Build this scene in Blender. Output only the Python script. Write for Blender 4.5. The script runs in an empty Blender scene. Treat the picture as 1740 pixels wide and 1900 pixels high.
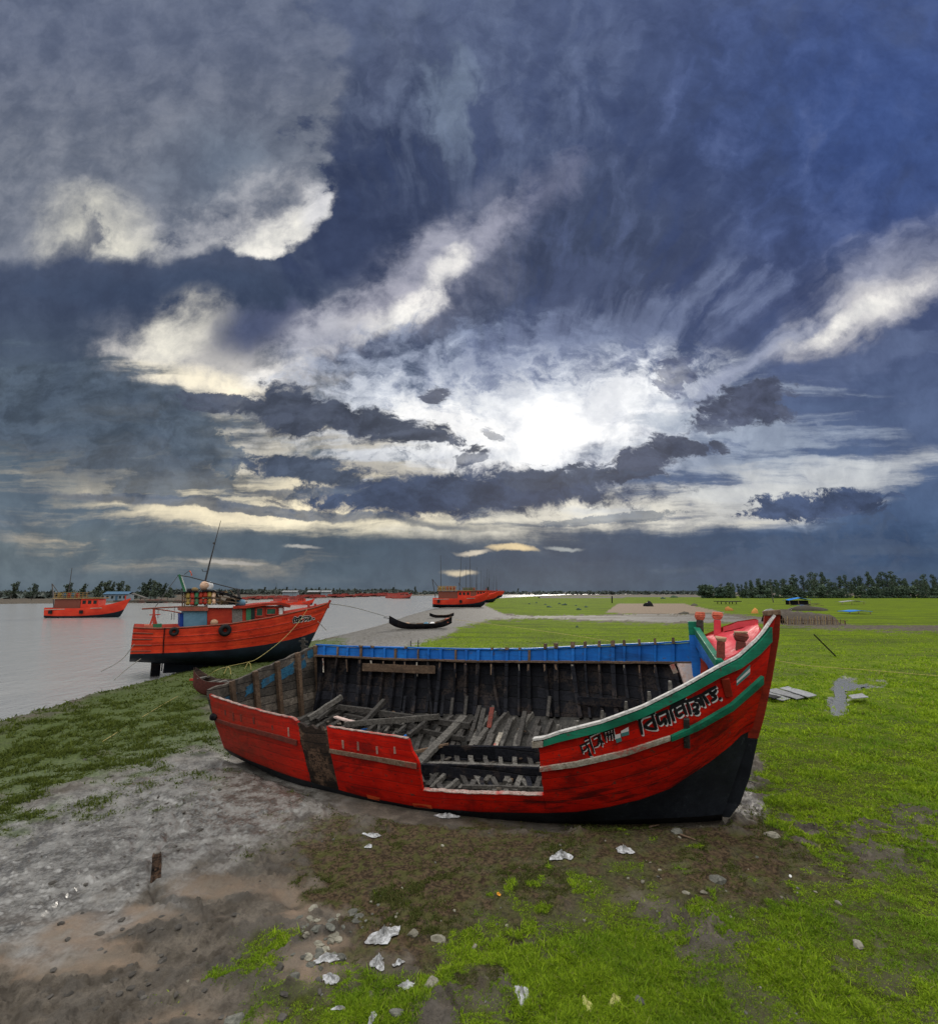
import bpy, bmesh, math, random
import numpy as np
from mathutils import Vector, Matrix
from mathutils.bvhtree import BVHTree

rnd = random.Random(7)
COL = bpy.context.scene.collection
SC = bpy.context.scene
PI = math.pi

# ------------------------------------------------------------------ camera
EYE = 3.3                       # the photographer stands on a bank above the mud
PITCH = math.radians(8.91)
FOC = 950.0                     # focal length in units of the 1740x1900 photograph
CT, ST = math.cos(PITCH), math.sin(PITCH)
cam_d = bpy.data.cameras.new('camera')
cam = bpy.data.objects.new('camera', cam_d)
COL.objects.link(cam)
cam.location = (0, 0, EYE)
cam.rotation_euler = (PI / 2 + PITCH, 0, 0)
cam_d.sensor_fit = 'VERTICAL'
cam_d.sensor_height = 24
cam_d.lens = 24 * FOC / 1900
cam_d.clip_start = 0.1
cam_d.clip_end = 30000
SC.camera = cam


def ray(px, py):
    r = (px - 870) / FOC
    u = (950 - py) / FOC
    return Vector((r, CT - u * ST, ST + u * CT))


def at(px, py, Y):
    d = ray(px, py)
    t = Y / d.y
    return Vector((d.x * t, Y, EYE + d.z * t))


def gnd(px, py, z=0.0):
    d = ray(px, py)
    t = (z - EYE) / d.z
    return Vector((d.x * t, d.y * t, z))


def uvdir(px, py):
    d = ray(px, py)
    return d.x / d.y, d.z / d.y


def lin(c):
    c = c / 255.0
    return c / 12.92 if c <= 0.04045 else ((c + 0.055) / 1.055) ** 2.4


def rgb(r, g, b, k=1.0):
    return (lin(r) * k, lin(g) * k, lin(b) * k, 1.0)


# ------------------------------------------------------------------ object helpers
def obj(name, me, mat=None, parent=None):
    o = bpy.data.objects.new(name, me)
    COL.objects.link(o)
    if mat is not None:
        for m in (mat if isinstance(mat, (list, tuple)) else [mat]):
            me.materials.append(m)
    if parent is not None:
        o.parent = parent
        o.matrix_parent_inverse = parent_inv(parent)
    return o


def world_of(o):
    m = o.matrix_basis.copy()
    if o.parent is not None:
        m = world_of(o.parent) @ o.matrix_parent_inverse @ m
    return m


def parent_inv(p):
    return world_of(p).inverted()


def tag(o, label=None, cat=None, group=None, kind=None):
    if label: o['label'] = label
    if cat: o['category'] = cat
    if group: o['group'] = group
    if kind: o['kind'] = kind
    return o


def empty(name, loc, rz=0, label=None, cat=None, group=None):
    o = bpy.data.objects.new(name, None)
    COL.objects.link(o)
    o.location = loc
    o.rotation_euler = (0, 0, rz)
    o.empty_display_size = 0.2
    return tag(o, label, cat, group)


def children(o):
    return [c for c in bpy.data.objects if c.parent == o]


def copy_tree(o, parent=None, kids=None):
    if kids is None:
        kids = {}
        for c in bpy.data.objects:
            if c.parent is not None:
                kids.setdefault(c.parent.name, []).append(c)
    c = o.copy()
    COL.objects.link(c)
    if parent is not None:
        c.parent = parent
        c.matrix_parent_inverse = o.matrix_parent_inverse.copy()
    for ch in kids.get(o.name, []):
        copy_tree(ch, c, kids)
    return c


class MB:
    """collects shapes into one mesh"""
    def __init__(s):
        s.v, s.f, s.m, s.uv = [], [], [], []

    def add(s, verts, faces, mi=0, uvs=None):
        b = len(s.v)
        s.v += [tuple(p) for p in verts]
        s.f += [tuple(b + i for i in f) for f in faces]
        s.m += [mi] * len(faces)
        s.uv += list(uvs) if uvs is not None else [(0.0, 0.0)] * len(verts)

    def box(s, c, size, rot=None, mi=0):
        x, y, z = (k / 2 for k in size)
        vs = [Vector((a * x, b * y, d * z)) for a in (-1, 1) for b in (-1, 1) for d in (-1, 1)]
        if rot is not None:
            vs = [rot @ v for v in vs]
        c = Vector(c)
        s.add([v + c for v in vs], [(0, 1, 3, 2), (4, 6, 7, 5), (0, 4, 5, 1), (2, 3, 7, 6), (0, 2, 6, 4), (1, 5, 7, 3)], mi)

    def beam(s, a, b, w, h, mi=0, up=(0, 0, 1), w2=None, h2=None, jit=0.0):
        a, b = Vector(a), Vector(b)
        d = (b - a).normalized()
        side = d.cross(Vector(up))
        if side.length < 1e-4: side = d.cross(Vector((1, 0, 0)))
        side.normalize()
        u = side.cross(d)
        vs, us = [], []
        L = (b - a).length
        for p, ww, hh, t in ((a, w, h, 0), (b, w2 or w, h2 or h, L)):
            for i, j in ((-1, -1), (1, -1), (1, 1), (-1, 1)):
                vs.append(p + side * (i * ww / 2) + u * (j * hh / 2) + Vector([rnd.uniform(-jit, jit) for _ in range(3)]))
                us.append((t, (i + 2 * j) * 0.1))
        s.add(vs, [(0, 3, 2, 1), (4, 5, 6, 7), (0, 1, 5, 4), (1, 2, 6, 5), (2, 3, 7, 6), (3, 0, 4, 7)], mi, us)

    def tube(s, pts, r, n=8, mi=0, caps=True):
        pts = [Vector(p) for p in pts]
        rs = r if isinstance(r, (list, tuple)) else [r] * len(pts)
        vs, fs = [], []
        ref = None
        for i, p in enumerate(pts):
            d = (pts[min(i + 1, len(pts) - 1)] - pts[max(i - 1, 0)])
            if d.length < 1e-9: d = Vector((0, 0, 1))
            d.normalize()
            if ref is None:
                ref = d.cross(Vector((0, 0, 1)))
                if ref.length < 0.1: ref = d.cross(Vector((1, 0, 0)))
            ref = (ref - d * ref.dot(d)).normalized()
            o = d.cross(ref)
            for k in range(n):
                a = 2 * PI * k / n
                vs.append(p + (ref * math.cos(a) + o * math.sin(a)) * rs[i])
        for i in range(len(pts) - 1):
            for k in range(n):
                k2 = (k + 1) % n
                fs.append((i * n + k, i * n + k2, (i + 1) * n + k2, (i + 1) * n + k))
        if caps:
            fs.append(tuple(range(n - 1, -1, -1)))
            b = (len(pts) - 1) * n
            fs.append(tuple(b + k for k in range(n)))
        s.add(vs, fs, mi)

    def grid(s, rows, mi=0, uvs=None, flip=False, skip=None):
        """rows: list of equal-length lists of points"""
        n = len(rows[0])
        vs = [p for r in rows for p in r]
        fs = []
        for i in range(len(rows) - 1):
            for j in range(n - 1):
                if skip and skip(i, j): continue
                q = (i * n + j, i * n + j + 1, (i + 1) * n + j + 1, (i + 1) * n + j)
                fs.append(q[::-1] if flip else q)
        s.add(vs, fs, mi, [u for r in uvs for u in r] if uvs else None)

    def slab(s, rows, th, mi=0, uvs=None):
        """closed sheet of thickness th (list per vertex normals) made from a point grid"""
        R, n = len(rows), len(rows[0])
        P = np.array([[tuple(p) for p in r] for r in rows])
        du = np.gradient(P, axis=1) if n > 1 else None
        dv = np.gradient(P, axis=0)
        N = np.cross(du, dv)
        N /= np.maximum(np.linalg.norm(N, axis=2, keepdims=True), 1e-9)
        Q = P + N * th
        vs = [tuple(p) for p in P.reshape(-1, 3)] + [tuple(p) for p in Q.reshape(-1, 3)]
        o = R * n
        fs = []
        for i in range(R - 1):
            for j in range(n - 1):
                a, b, c, d = i * n + j, i * n + j + 1, (i + 1) * n + j + 1, (i + 1) * n + j
                fs.append((d, c, b, a)); fs.append((o + a, o + b, o + c, o + d))
        for j in range(n - 1):
            fs.append((j, j + 1, o + j + 1, o + j))
            k = (R - 1) * n
            fs.append((k + j + 1, k + j, o + k + j, o + k + j + 1))
        for i in range(R - 1):
            a, b = i * n, (i + 1) * n
            fs.append((b, a, o + a, o + b))
            a, b = i * n + n - 1, (i + 1) * n + n - 1
            fs.append((a, b, o + b, o + a))
        uu = [u for r in uvs for u in r] * 2 if uvs else None
        s.add(vs, fs, mi, uu)

    def lathe(s, base, axis, prof, n=12, mi=0):
        axis = Vector(axis).normalized()
        e = axis.orthogonal().normalized()
        f = axis.cross(e)
        vs, fs = [], []
        for r, h in prof:
            for k in range(n):
                a = 2 * PI * k / n
                vs.append(Vector(base) + axis * h + (e * math.cos(a) + f * math.sin(a)) * r)
        for i in range(len(prof) - 1):
            for k in range(n):
                k2 = (k + 1) % n
                fs.append((i * n + k, i * n + k2, (i + 1) * n + k2, (i + 1) * n + k))
        fs.append(tuple(range(n - 1, -1, -1)))
        fs.append(tuple((len(prof) - 1) * n + k for k in range(n)))
        s.add(vs, fs, mi)

    def build(s, name, mat=None, parent=None, smooth=False, bevel=0.0):
        me = bpy.data.meshes.new(name)
        me.from_pydata(s.v, [], s.f)
        me.polygons.foreach_set('material_index', s.m)
        if any(u != (0.0, 0.0) for u in s.uv):
            l = me.uv_layers.new(name='UVMap')
            li = np.empty(len(me.loops), dtype=np.int32)
            me.loops.foreach_get('vertex_index', li)
            l.data.foreach_set('uv', np.array(s.uv, dtype=np.float32)[li].ravel())
        if smooth:
            me.polygons.foreach_set('use_smooth', [True] * len(me.polygons))
        me.update()
        o = obj(name, me, mat, parent)
        if bevel:
            md = o.modifiers.new('edge', 'BEVEL'); md.width = bevel; md.segments = 2; md.limit_method = 'ANGLE'
        return o


# ------------------------------------------------------------------ numpy noise
def _hash(ix, iy, seed):
    h = (ix.astype(np.int64) * 374761393 + iy.astype(np.int64) * 668265263 + seed * 974711) & 0x7fffffff
    h = ((h ^ (h >> 13)) * 1274126177) & 0x7fffffff
    h = h ^ (h >> 16)
    return (h & 0xffff) / 65535.0


def vnoise(x, y, seed=0):
    ix, iy = np.floor(x), np.floor(y)
    fx, fy = x - ix, y - iy
    fx = fx * fx * fx * (fx * (fx * 6 - 15) + 10); fy = fy * fy * fy * (fy * (fy * 6 - 15) + 10)
    a, b = _hash(ix, iy, seed), _hash(ix + 1, iy, seed)
    c, d = _hash(ix, iy + 1, seed), _hash(ix + 1, iy + 1, seed)
    return (a * (1 - fx) + b * fx) * (1 - fy) + (c * (1 - fx) + d * fx) * fy


def fbm(x, y, oct=4, seed=0, gain=0.5):
    t, a, n = 0, 1.0, 0
    for i in range(oct):
        t = t + a * vnoise(x * 2 ** i + 17.3 * i, y * 2 ** i - 9.1 * i, seed + i)
        n += a; a *= gain
    return t / n


def sstep(x, lo, hi):
    t = np.clip((x - lo) / (hi - lo), 0, 1)
    return t * t * (3 - 2 * t)


# ------------------------------------------------------------------ shader helper
class NT:
    def __init__(s, tree):
        s.t = tree
        s.t.nodes.clear()

    def n(s, typ, **kw):
        nd = s.t.nodes.new(typ)
        for k, v in kw.items():
            setattr(nd, k, v)
        return nd

    def put(s, sock, v):
        if isinstance(v, bpy.types.NodeSocket):
            s.t.links.new(v, sock)
        elif v is not None:
            try: sock.default_value = v
            except Exception: sock.default_value = tuple(v)[:3] if hasattr(v, '__len__') else v

    def m(s, op, a, b=None, c=None, clamp=False):
        nd = s.n('ShaderNodeMath', operation=op, use_clamp=clamp)
        for i, v in enumerate((a, b, c)):
            if v is not None: s.put(nd.inputs[i], v)
        return nd.outputs[0]

    def add(s, a, b): return s.m('ADD', a, b)
    def mul(s, a, b): return s.m('MULTIPLY', a, b)
    def sub(s, a, b): return s.m('SUBTRACT', a, b)

    def step(s, x, lo, hi, a=0.0, b=1.0):
        nd = s.n('ShaderNodeMapRange', interpolation_type='SMOOTHSTEP')
        for i, v in enumerate((x, lo, hi, a, b)): s.put(nd.inputs[i], v)
        return nd.outputs[0]

    def lerp(s, x, lo, hi, a=0.0, b=1.0):
        nd = s.n('ShaderNodeMapRange')
        for i, v in enumerate((x, lo, hi, a, b)): s.put(nd.inputs[i], v)
        return nd.outputs[0]

    def mix(s, f, a, b, blend='MIX'):
        nd = s.n('ShaderNodeMix', data_type='RGBA', blend_type=blend)
        s.put(nd.inputs[0], f); s.put(nd.inputs[6], a); s.put(nd.inputs[7], b)
        return nd.outputs[2]

    def noise(s, vec, scale, detail=4, rough=0.5, dist=0.0, out=0):
        nd = s.n('ShaderNodeTexNoise')
        s.put(nd.inputs['Vector'], vec)
        nd.inputs['Scale'].default_value = scale
        nd.inputs['Detail'].default_value = detail
        nd.inputs['Roughness'].default_value = rough
        nd.inputs['Distortion'].default_value = dist
        return nd.outputs[out]

    def xyz(s, x, y, z=0.0):
        nd = s.n('ShaderNodeCombineXYZ')
        for i, v in enumerate((x, y, z)): s.put(nd.inputs[i], v)
        return nd.outputs[0]

    def sep(s, v):
        nd = s.n('ShaderNodeSeparateXYZ'); s.put(nd.inputs[0], v)
        return nd.outputs

    def vm(s, op, a, b=None, scale=None):
        nd = s.n('ShaderNodeVectorMath', operation=op)
        s.put(nd.inputs[0], a)
        if b is not None: s.put(nd.inputs[1], b)
        if scale is not None: s.put(nd.inputs['Scale'], scale)
        return nd.outputs[0]

    def mapping(s, v, loc=(0, 0, 0), rot=(0, 0, 0), scale=(1, 1, 1), typ='POINT'):
        nd = s.n('ShaderNodeMapping', vector_type=typ)
        s.put(nd.inputs[0], v)
        nd.inputs[1].default_value = loc; nd.inputs[2].default_value = rot; nd.inputs[3].default_value = scale
        return nd.outputs[0]

    def bump(s, h, strength, dist=0.01, normal=None):
        nd = s.n('ShaderNodeBump')
        nd.inputs['Strength'].default_value = strength
        nd.inputs['Distance'].default_value = dist
        s.put(nd.inputs['Height'], h)
        if normal is not None: s.put(nd.inputs['Normal'], normal)
        return nd.outputs[0]

    def principled(s, col, rough=0.6, normal=None, metal=0.0, spec=0.5, **kw):
        nd = s.n('ShaderNodeBsdfPrincipled')
        s.put(nd.inputs['Base Color'], col); s.put(nd.inputs['Roughness'], rough)
        s.put(nd.inputs['Metallic'], metal); s.put(nd.inputs['Specular IOR Level'], spec)
        if normal is not None: s.put(nd.inputs['Normal'], normal)
        for k, v in kw.items(): s.put(nd.inputs[k], v)
        o = s.n('ShaderNodeOutputMaterial')
        s.t.links.new(nd.outputs[0], o.inputs[0])
        return nd


def material(name):
    m = bpy.data.materials.new(name)
    m.use_nodes = True
    return m, NT(m.node_tree)
# ------------------------------------------------------------------ sky and light
SUN_D = ray(1040, 800).normalized()
SUN_EL = math.asin(SUN_D.z)
SUN_AZ = math.atan2(SUN_D.x, SUN_D.y)
AMB = 1.0
world = bpy.data.worlds.new('World')
SC.world = world
world.use_nodes = True
w = NT(world.node_tree)
tc = w.n('ShaderNodeTexCoord').outputs['Generated']
dx, dy, dz = w.sep(tc)[:3]
yy = w.m('MAXIMUM', dy, 0.08)
U = w.m('DIVIDE', dx, yy)
V = w.m('DIVIDE', dz, yy)
# flat cloud deck above the land: streaks converge towards the horizon
vv = w.add(w.m('MAXIMUM', V, 0.0), 0.10)
QX = w.m('DIVIDE', U, vv)
QY = w.m('DIVIDE', 1.0, vv)
uv = w.xyz(U, V)
n_big = w.noise(uv, 3.0, 3, 0.5)
def stretch(n, k): return w.add(w.mul(w.sub(n, 0.5), k), 0.5)
warp1 = w.vm('SUBTRACT', w.noise(uv, 3.6, 8, 0.60, 0.0, 1), (0.5, 0.5, 0.5))
n_f = stretch(w.noise(w.vm('ADD', uv, w.vm('SCALE', warp1, scale=0.10)), 9.0, 10, 0.62, 0.0), 2.3)          # billowing
n_m = stretch(w.noise(w.vm('ADD', w.mapping(uv, rot=(0, 0, 0.25), scale=(1, 1.7, 1)), w.vm('SCALE', warp1, scale=0.3)), 15.0, 9, 0.62, 0.0), 2.0)             # small ripples
polar = w.xyz(w.mul(w.m('ARCTAN2', w.sub(U, 0.04), w.add(V, -0.06)), 2.6), w.m('SQRT', w.add(w.mul(U, U), w.mul(V, V))))
n_r = stretch(w.noise(w.vm('ADD', w.mapping(polar, scale=(2.9, 3.0, 1)), w.vm('SCALE', warp1, scale=0.9)), 1.9, 9, 0.58, 0.2), 2.4)     # radiating streaks
n_h = stretch(w.noise(w.vm('ADD', w.mapping(uv, rot=(0, 0, 0.06), scale=(2.4, 17, 1)), w.vm('SCALE', warp1, scale=0.8)), 1.0, 8, 0.60, 0.2), 2.2)   # level streaks
wuv = w.vm('ADD', uv, w.vm('SCALE', warp1, scale=0.17))               # torn edges
wuvs = w.vm('ADD', uv, w.vm('SCALE', warp1, scale=0.085))
wuvc = w.vm('ADD', uv, w.mapping(w.vm('SCALE', warp1, scale=0.05), scale=(1.6, .7, 1)))


def blob(px, py, rx, ry, ang=0, lo=0.0, hi=0.9, nz=None, amt=0.0, src=None, k=1.0, s=1.3):
    """soft elliptical patch of sky centred on the direction of (px,py)"""
    cu, cv = uvdir(px, py)
    rx, ry = rx * s, ry * s
    ca, sa = math.cos(math.radians(ang)), math.sin(math.radians(ang))
    au, av = uvdir(px + rx * ca, py - rx * sa)
    bu, bv = uvdir(px + ry * sa, py + ry * ca)
    ru, rv = math.hypot(au - cu, av - cv), math.hypot(bu - cu, bv - cv)
    mp = w.mapping(wuv if src is None else src, loc=(cu, cv, 0), rot=(0, 0, math.atan2(av - cv, au - cu)), scale=(ru, rv, 1), typ='TEXTURE')
    g = w.n('ShaderNodeTexGradient', gradient_type='SPHERICAL')
    w.put(g.inputs[0], mp)
    r = g.outputs['Fac']
    if nz is not None:
        r = w.add(r, w.mul(w.mul(w.sub(nz, 0.5), amt * 1.15), w.step(r, 0.0, 0.25)))
    return w.step(r, lo, hi, 0.0, k)


# clear air gradient
c_left = w.n('ShaderNodeValToRGB')
def ramp(fac, stops):
    nd = w.n('ShaderNodeValToRGB')
    w.put(nd.inputs[0], fac)
    el = nd.color_ramp.elements
    while len(el) < len(stops): el.new(0.5)
    for e, (p, c) in zip(el, stops):
        e.position = p; e.color = c
    return nd.outputs[0]
Vn = w.lerp(w.add(V, w.mul(w.sub(n_big, 0.5), 0.10)), 0.0, 1.4)
vp = lambda py: uvdir(870, py)[1] / 1.4
left = ramp(Vn, [(0.0, rgb(108, 122, 130)), (vp(1020), rgb(94, 108, 122)), (vp(800), rgb(84, 98, 112)), (vp(560), rgb(66, 77, 100)), (vp(250), rgb(84, 94, 120)), (vp(0), rgb(92, 103, 130))])
right = ramp(Vn, [(0.0, rgb(80, 98, 124)), (vp(1030), rgb(68, 92, 126)), (vp(800), rgb(84, 100, 134)), (vp(560), rgb(66, 78, 114)), (vp(250), rgb(61, 75, 112)), (vp(0), rgb(72, 86, 124))])
col = w.mix(w.step(w.add(U, w.mul(w.sub(n_r, 0.5), 0.3)), -0.55, 0.65), left, right)
L = lambda mask, c: globals().__setitem__('col', w.mix(mask, col, c))
# deep blue of the upper right, slate of the middle
L(blob(1640, 220, 360, 360, 0, 0, 1.0, n_r, 0.6, k=0.55), rgb(62, 88, 150))
L(blob(700, 330, 150, 340, -6, 0, 0.55, n_r, 0.7, k=0.95), rgb(54, 65, 94))
L(blob(1020, 500, 330, 210, 24, 0, 0.8, n_r, 0.7, k=0.9), rgb(60, 71, 97))
L(w.mul(w.step(n_r, 0.25, 1.0), blob(880, 120, 330, 260, 0, 0, 0.6, k=0.5)), rgb(116, 128, 152))
L(blob(845, 200, 55, 120, 8, 0, 0.9, n_r, 0.9, k=0.75), rgb(116, 130, 152))
L(blob(720, 120, 60, 140, -10, 0, 1.0, n_f, 0.6, k=0.3), rgb(110, 120, 146))
L(w.mul(w.step(n_r, 0.40, 1.1), blob(1250, 330, 520, 520, 0, 0, 0.7, k=0.5)), rgb(98, 112, 152))
L(w.mul(w.step(n_r, 0.50, 0.05), blob(1120, 480, 560, 460, 0, 0, 0.7, k=0.45)), rgb(50, 66, 106))
# grey lobe of the upper left with a lit lower edge
lobe = w.m('MAXIMUM', blob(300, 150, 365, 345, -6, 0.02, 0.16, n_f, 0.42, src=wuv, s=1.0), blob(60, 170, 330, 325, 0, 0.0, 0.14, n_f, 0.30, src=wuv, s=1.0))
lobe = w.m('MAXIMUM', lobe, blob(500, 345, 138, 142, 0, 0.02, 0.18, n_f, 0.55, src=wuv, s=1.0))
lobe = w.mul(lobe, w.step(V, uvdir(600, 40)[1], uvdir(600, 330)[1], 0.35, 1.0))
L(lobe, w.mix(w.step(n_f, 0.1, 1.0), rgb(106, 114, 130), rgb(126, 131, 144)))
L(w.mul(lobe, blob(420, 290, 150, 90, 20, 0, 1, n_f, 0.8, k=0.6)), rgb(100, 114, 134))
L(w.mul(lobe, blob(500, 460, 250, 150, 8, 0, 0.9, n_f, 0.8, k=0.9)), rgb(170, 171, 178))
L(w.mul(lobe, blob(320, 490, 240, 60, 0, 0, 0.9, n_f, 0.8, k=0.7)), rgb(160, 162, 168))
L(w.mul(lobe, blob(550, 460, 150, 95, 14, 0, 1.0, n_f, 0.7)), rgb(230, 228, 222))
L(w.mul(lobe, blob(545, 488, 110, 40, 14, 0, 1.0, n_f, 0.7)), rgb(250, 246, 238))
L(w.mul(lobe, blob(612, 400, 40, 80, 8, 0, 0.8, n_f, 0.7, k=0.9)), rgb(214, 214, 218))
L(w.mul(lobe, blob(180, 445, 120, 100, -38, 0, 1.1, n_f, 0.4)), rgb(218, 215, 203))
L(blob(400, 540, 330, 48, -3, 0, 0.6, n_f, 0.6, k=0.85), rgb(62, 75, 100))
L(blob(530, 600, 90, 55, 10, 0, 0.7, n_f, 0.6, k=0.9), rgb(62, 72, 104))
n_c = stretch(w.noise(w.vm('ADD', w.mapping(uv, rot=(0, 0, .08), scale=(1, 2.5, 1)), w.vm('SCALE', warp1, scale=0.42)), 10.5, 11, 0.64, 0.0), 2.5)   # torn level cloud
def wisp(px, py, rx, ry, ang, k=1.0, amt=1.0, hi=.72, nz=None): return blob(px, py, rx, ry, ang, .02, hi * (1.3 if py < 740 else 1.12), nz or n_f, amt * (.75 if py < 740 else .9), k=k, s=1.6, src=wuvs if py < 740 else wuvc)
def cloud(px, py, rx, ry, ang=0, k=.96, amt=.85, src=None): return blob(px, py, rx, ry, ang, .34, .60, n_c, amt, k=k, s=1.8, src=src or wuvc)
# second wisp, rising to the right
L(blob(830, 500, 220, 110, 42, 0, 1.0, n_f, .6, k=.55, src=wuvs), rgb(128, 132, 152))
L(blob(650, 600, 200, 80, 10, 0, 1.0, n_f, .6, k=.5, src=wuvs), rgb(128, 132, 152))
L(blob(400, 660, 240, 110, -8, 0, 1.0, n_f, .6, k=.6, src=wuvs), rgb(136, 138, 150))
L(wisp(1010, 355, 90, 38, 40, .7), rgb(118, 123, 148))
L(wisp(910, 425, 95, 30, 42, .9), rgb(156, 158, 176))
L(wisp(800, 500, 100, 58, 50, .95), rgb(158, 160, 176))
L(wisp(690, 580, 135, 42, 14, .95), rgb(170, 170, 184))
L(wisp(825, 508, 56, 26, 50), rgb(234, 232, 230))
L(wisp(738, 590, 82, 26, 22), rgb(255, 252, 246))
L(wisp(650, 600, 60, 22, 10, .8), rgb(214, 212, 214))
L(blob(1020, 590, 190, 70, 40, 0, 0.5, n_r, 0.9, k=0.8), rgb(72, 84, 116))
# third wisp, lower left
L(wisp(340, 640, 70, 90, -25, 1, .9), rgb(200, 197, 188))
L(wisp(420, 690, 190, 56, -8, 1, 1.0), rgb(196, 193, 190))
L(wisp(575, 640, 110, 50, 35, .9, 1.2), rgb(176, 178, 190))
L(wisp(460, 610, 75, 46, 20, .9, 1.0), rgb(72, 82, 112))
L(wisp(325, 640, 45, 60, -25, 1, .8), rgb(232, 228, 216))
L(wisp(375, 712, 120, 24, -10), rgb(254, 244, 220))
L(wisp(505, 694, 46, 24, 20), rgb(255, 251, 244))
L(wisp(560, 668, 60, 14, 24, .8), rgb(226, 224, 224))
# sun glow behind thin cloud
L(blob(960, 745, 430, 165, 0, 0, 0.95, n_m, 0.8, k=0.9), rgb(146, 160, 190))
L(blob(1050, 640, 420, 70, 18, 0, 0.9, n_r, 1.1, k=0.55), rgb(122, 134, 166))
L(wisp(900, 770, 330, 110, -4, .6, 1.0, .9, n_m), rgb(206, 213, 226))
L(wisp(860, 800, 290, 84, -6, 1, .9, .9, n_m), rgb(222, 226, 233))
L(wisp(700, 850, 230, 46, -8, .9, 1.6, .8, n_m), rgb(214, 217, 222))
L(wisp(1100, 765, 225, 92, 14, 1, .8, .9, n_m), rgb(224, 229, 238))
L(blob(1000, 790, 330, 95, 4, 0, 1.1, n_m, .9, k=.85, src=wuvc), rgb(240, 243, 247))
L(blob(1030, 802, 215, 66, 8, 0, 1.0, n_f, .9, src=wuvc), rgb(255, 255, 255, 1.15))
L(wisp(1140, 735, 95, 34, 28, 1, 1.3, .7, n_m), rgb(250, 252, 255))
L(wisp(835, 788, 95, 34, -14, 1, 1.4, .7, n_m), rgb(255, 255, 255))
L(wisp(880, 880, 90, 22, 0, 1, 1.2, .7, n_m), rgb(250, 250, 250))
# bright wedge at the right and its tail
L(blob(1420, 660, 250, 24, 27, 0, 0.9, n_r, 0.6, k=0.8), rgb(156, 164, 188))
L(blob(1660, 520, 190, 100, 30, 0, 1.1, n_r, 0.6, k=0.8), rgb(166, 170, 188))
L(blob(1640, 575, 200, 46, 24, 0, 0.95, n_r, 0.5), rgb(210, 208, 210))
L(blob(1600, 595, 120, 20, 24, 0, 0.8, n_f, 0.6), rgb(240, 238, 234))
L(blob(1620, 672, 190, 30, 16, 0, 0.7, n_h, 0.9, k=0.8), rgb(94, 108, 142))
L(blob(1380, 840, 270, 130, 10, 0, 0.9, n_h, 2.2, k=0.7), rgb(164, 176, 194))
L(w.mul(w.step(n_h, .45, .1), blob(1450, 830, 280, 150, 8, 0, 0.6, k=0.6)), rgb(84, 102, 136))
# cream bands low over the horizon
L(w.mul(blob(430, 900, 420, 130, -6, 0, 0.7, n_h, 1.6), 0.75), rgb(186, 178, 160))
L(blob(490, 850, 130, 50, -25, 0, 0.8, n_f, 0.9, k=.9), rgb(212, 206, 192))
L(wisp(560, 940, 310, 52, -4, 1, 1.3, .7, n_h), rgb(253, 240, 208))
L(wisp(790, 985, 240, 20, -2, 1, 1.0, .7, n_h), rgb(252, 241, 212))
L(wisp(1150, 950, 340, 46, 5, 1, 1.5, .75, n_h), rgb(230, 225, 210))
L(wisp(1430, 905, 300, 42, 7, .85, 1.6, .75, n_h), rgb(198, 202, 206))
# dark clouds in front of the glow
n_m2 = stretch(w.noise(w.vm('ADD', w.mapping(uv, rot=(0, 0, .1), scale=(1, 2.2, 1)), w.vm('SCALE', warp1, scale=0.3)), 13.0, 9, 0.62, 0.0), 2.2)
def L(mask, c):
    v = w.mix(w.step(n_m2, 0.05, 0.95), tuple(k * 0.78 for k in c[:3]) + (1,), tuple(k * 1.5 for k in c[:3]) + (1,))
    globals()['col'] = w.mix(mask, col, v)
L(blob(200, 780, 310, 110, -18, 0, 0.5, n_h, 1.3, k=0.92), rgb(74, 86, 101))
L(cloud(380, 820, 110, 40, -25, .85), rgb(80, 92, 106))
L(cloud(430, 752, 120, 20, -8), rgb(74, 81, 97))
L(cloud(540, 768, 95, 48, -10, 1, .5), rgb(70, 77, 93))
L(cloud(670, 785, 175, 33, -11, 1, .5), rgb(70, 77, 93))
L(cloud(800, 816, 80, 13, -12), rgb(74, 81, 97))
L(cloud(1385, 752, 95, 44, 10, 1, .65), rgb(74, 81, 102))
L(cloud(1345, 788, 80, 13, 12, .8), rgb(80, 88, 110))
L(cloud(1258, 826, 68, 17, -4), rgb(72, 79, 98))
L(cloud(1190, 862, 74, 30, 24, 1, .6), rgb(70, 78, 98))
L(cloud(1255, 702, 40, 34, 40, .7), rgb(82, 90, 118))
L(cloud(806, 729, 26, 14), rgb(92, 98, 116))
L(cloud(905, 800, 26, 14, -30, .7), rgb(130, 136, 150))
L(cloud(870, 852, 30, 8, 0, .8), rgb(110, 116, 130))
L(cloud(870, 913, 330, 44, 2, 1, .38), rgb(62, 74, 98))
L(cloud(900, 925, 200, 22, 2, 1, .4), rgb(60, 72, 96))
L(cloud(1040, 885, 130, 20, 4), rgb(66, 77, 98))
L(cloud(570, 873, 120, 26, -8, 1, .5), rgb(70, 80, 98))
L(cloud(1500, 938, 125, 23, 5, 1, .9), rgb(64, 78, 107))
L(cloud(1130, 962, 120, 8, 3, .7), rgb(96, 108, 124))
L(blob(470, 942, 420, 9, -5, 0, 0.5, n_h, 0.8, src=wuvs, k=0.85), rgb(82, 92, 108))
L(blob(560, 912, 110, 8, 0, 0, 0.5, n_h, 0.8, src=wuvs, k=0.8), rgb(84, 94, 110))
L(blob(330, 985, 330, 14, -4, 0, 0.5, n_h, 1.2, k=0.7), rgb(92, 104, 117))
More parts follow.
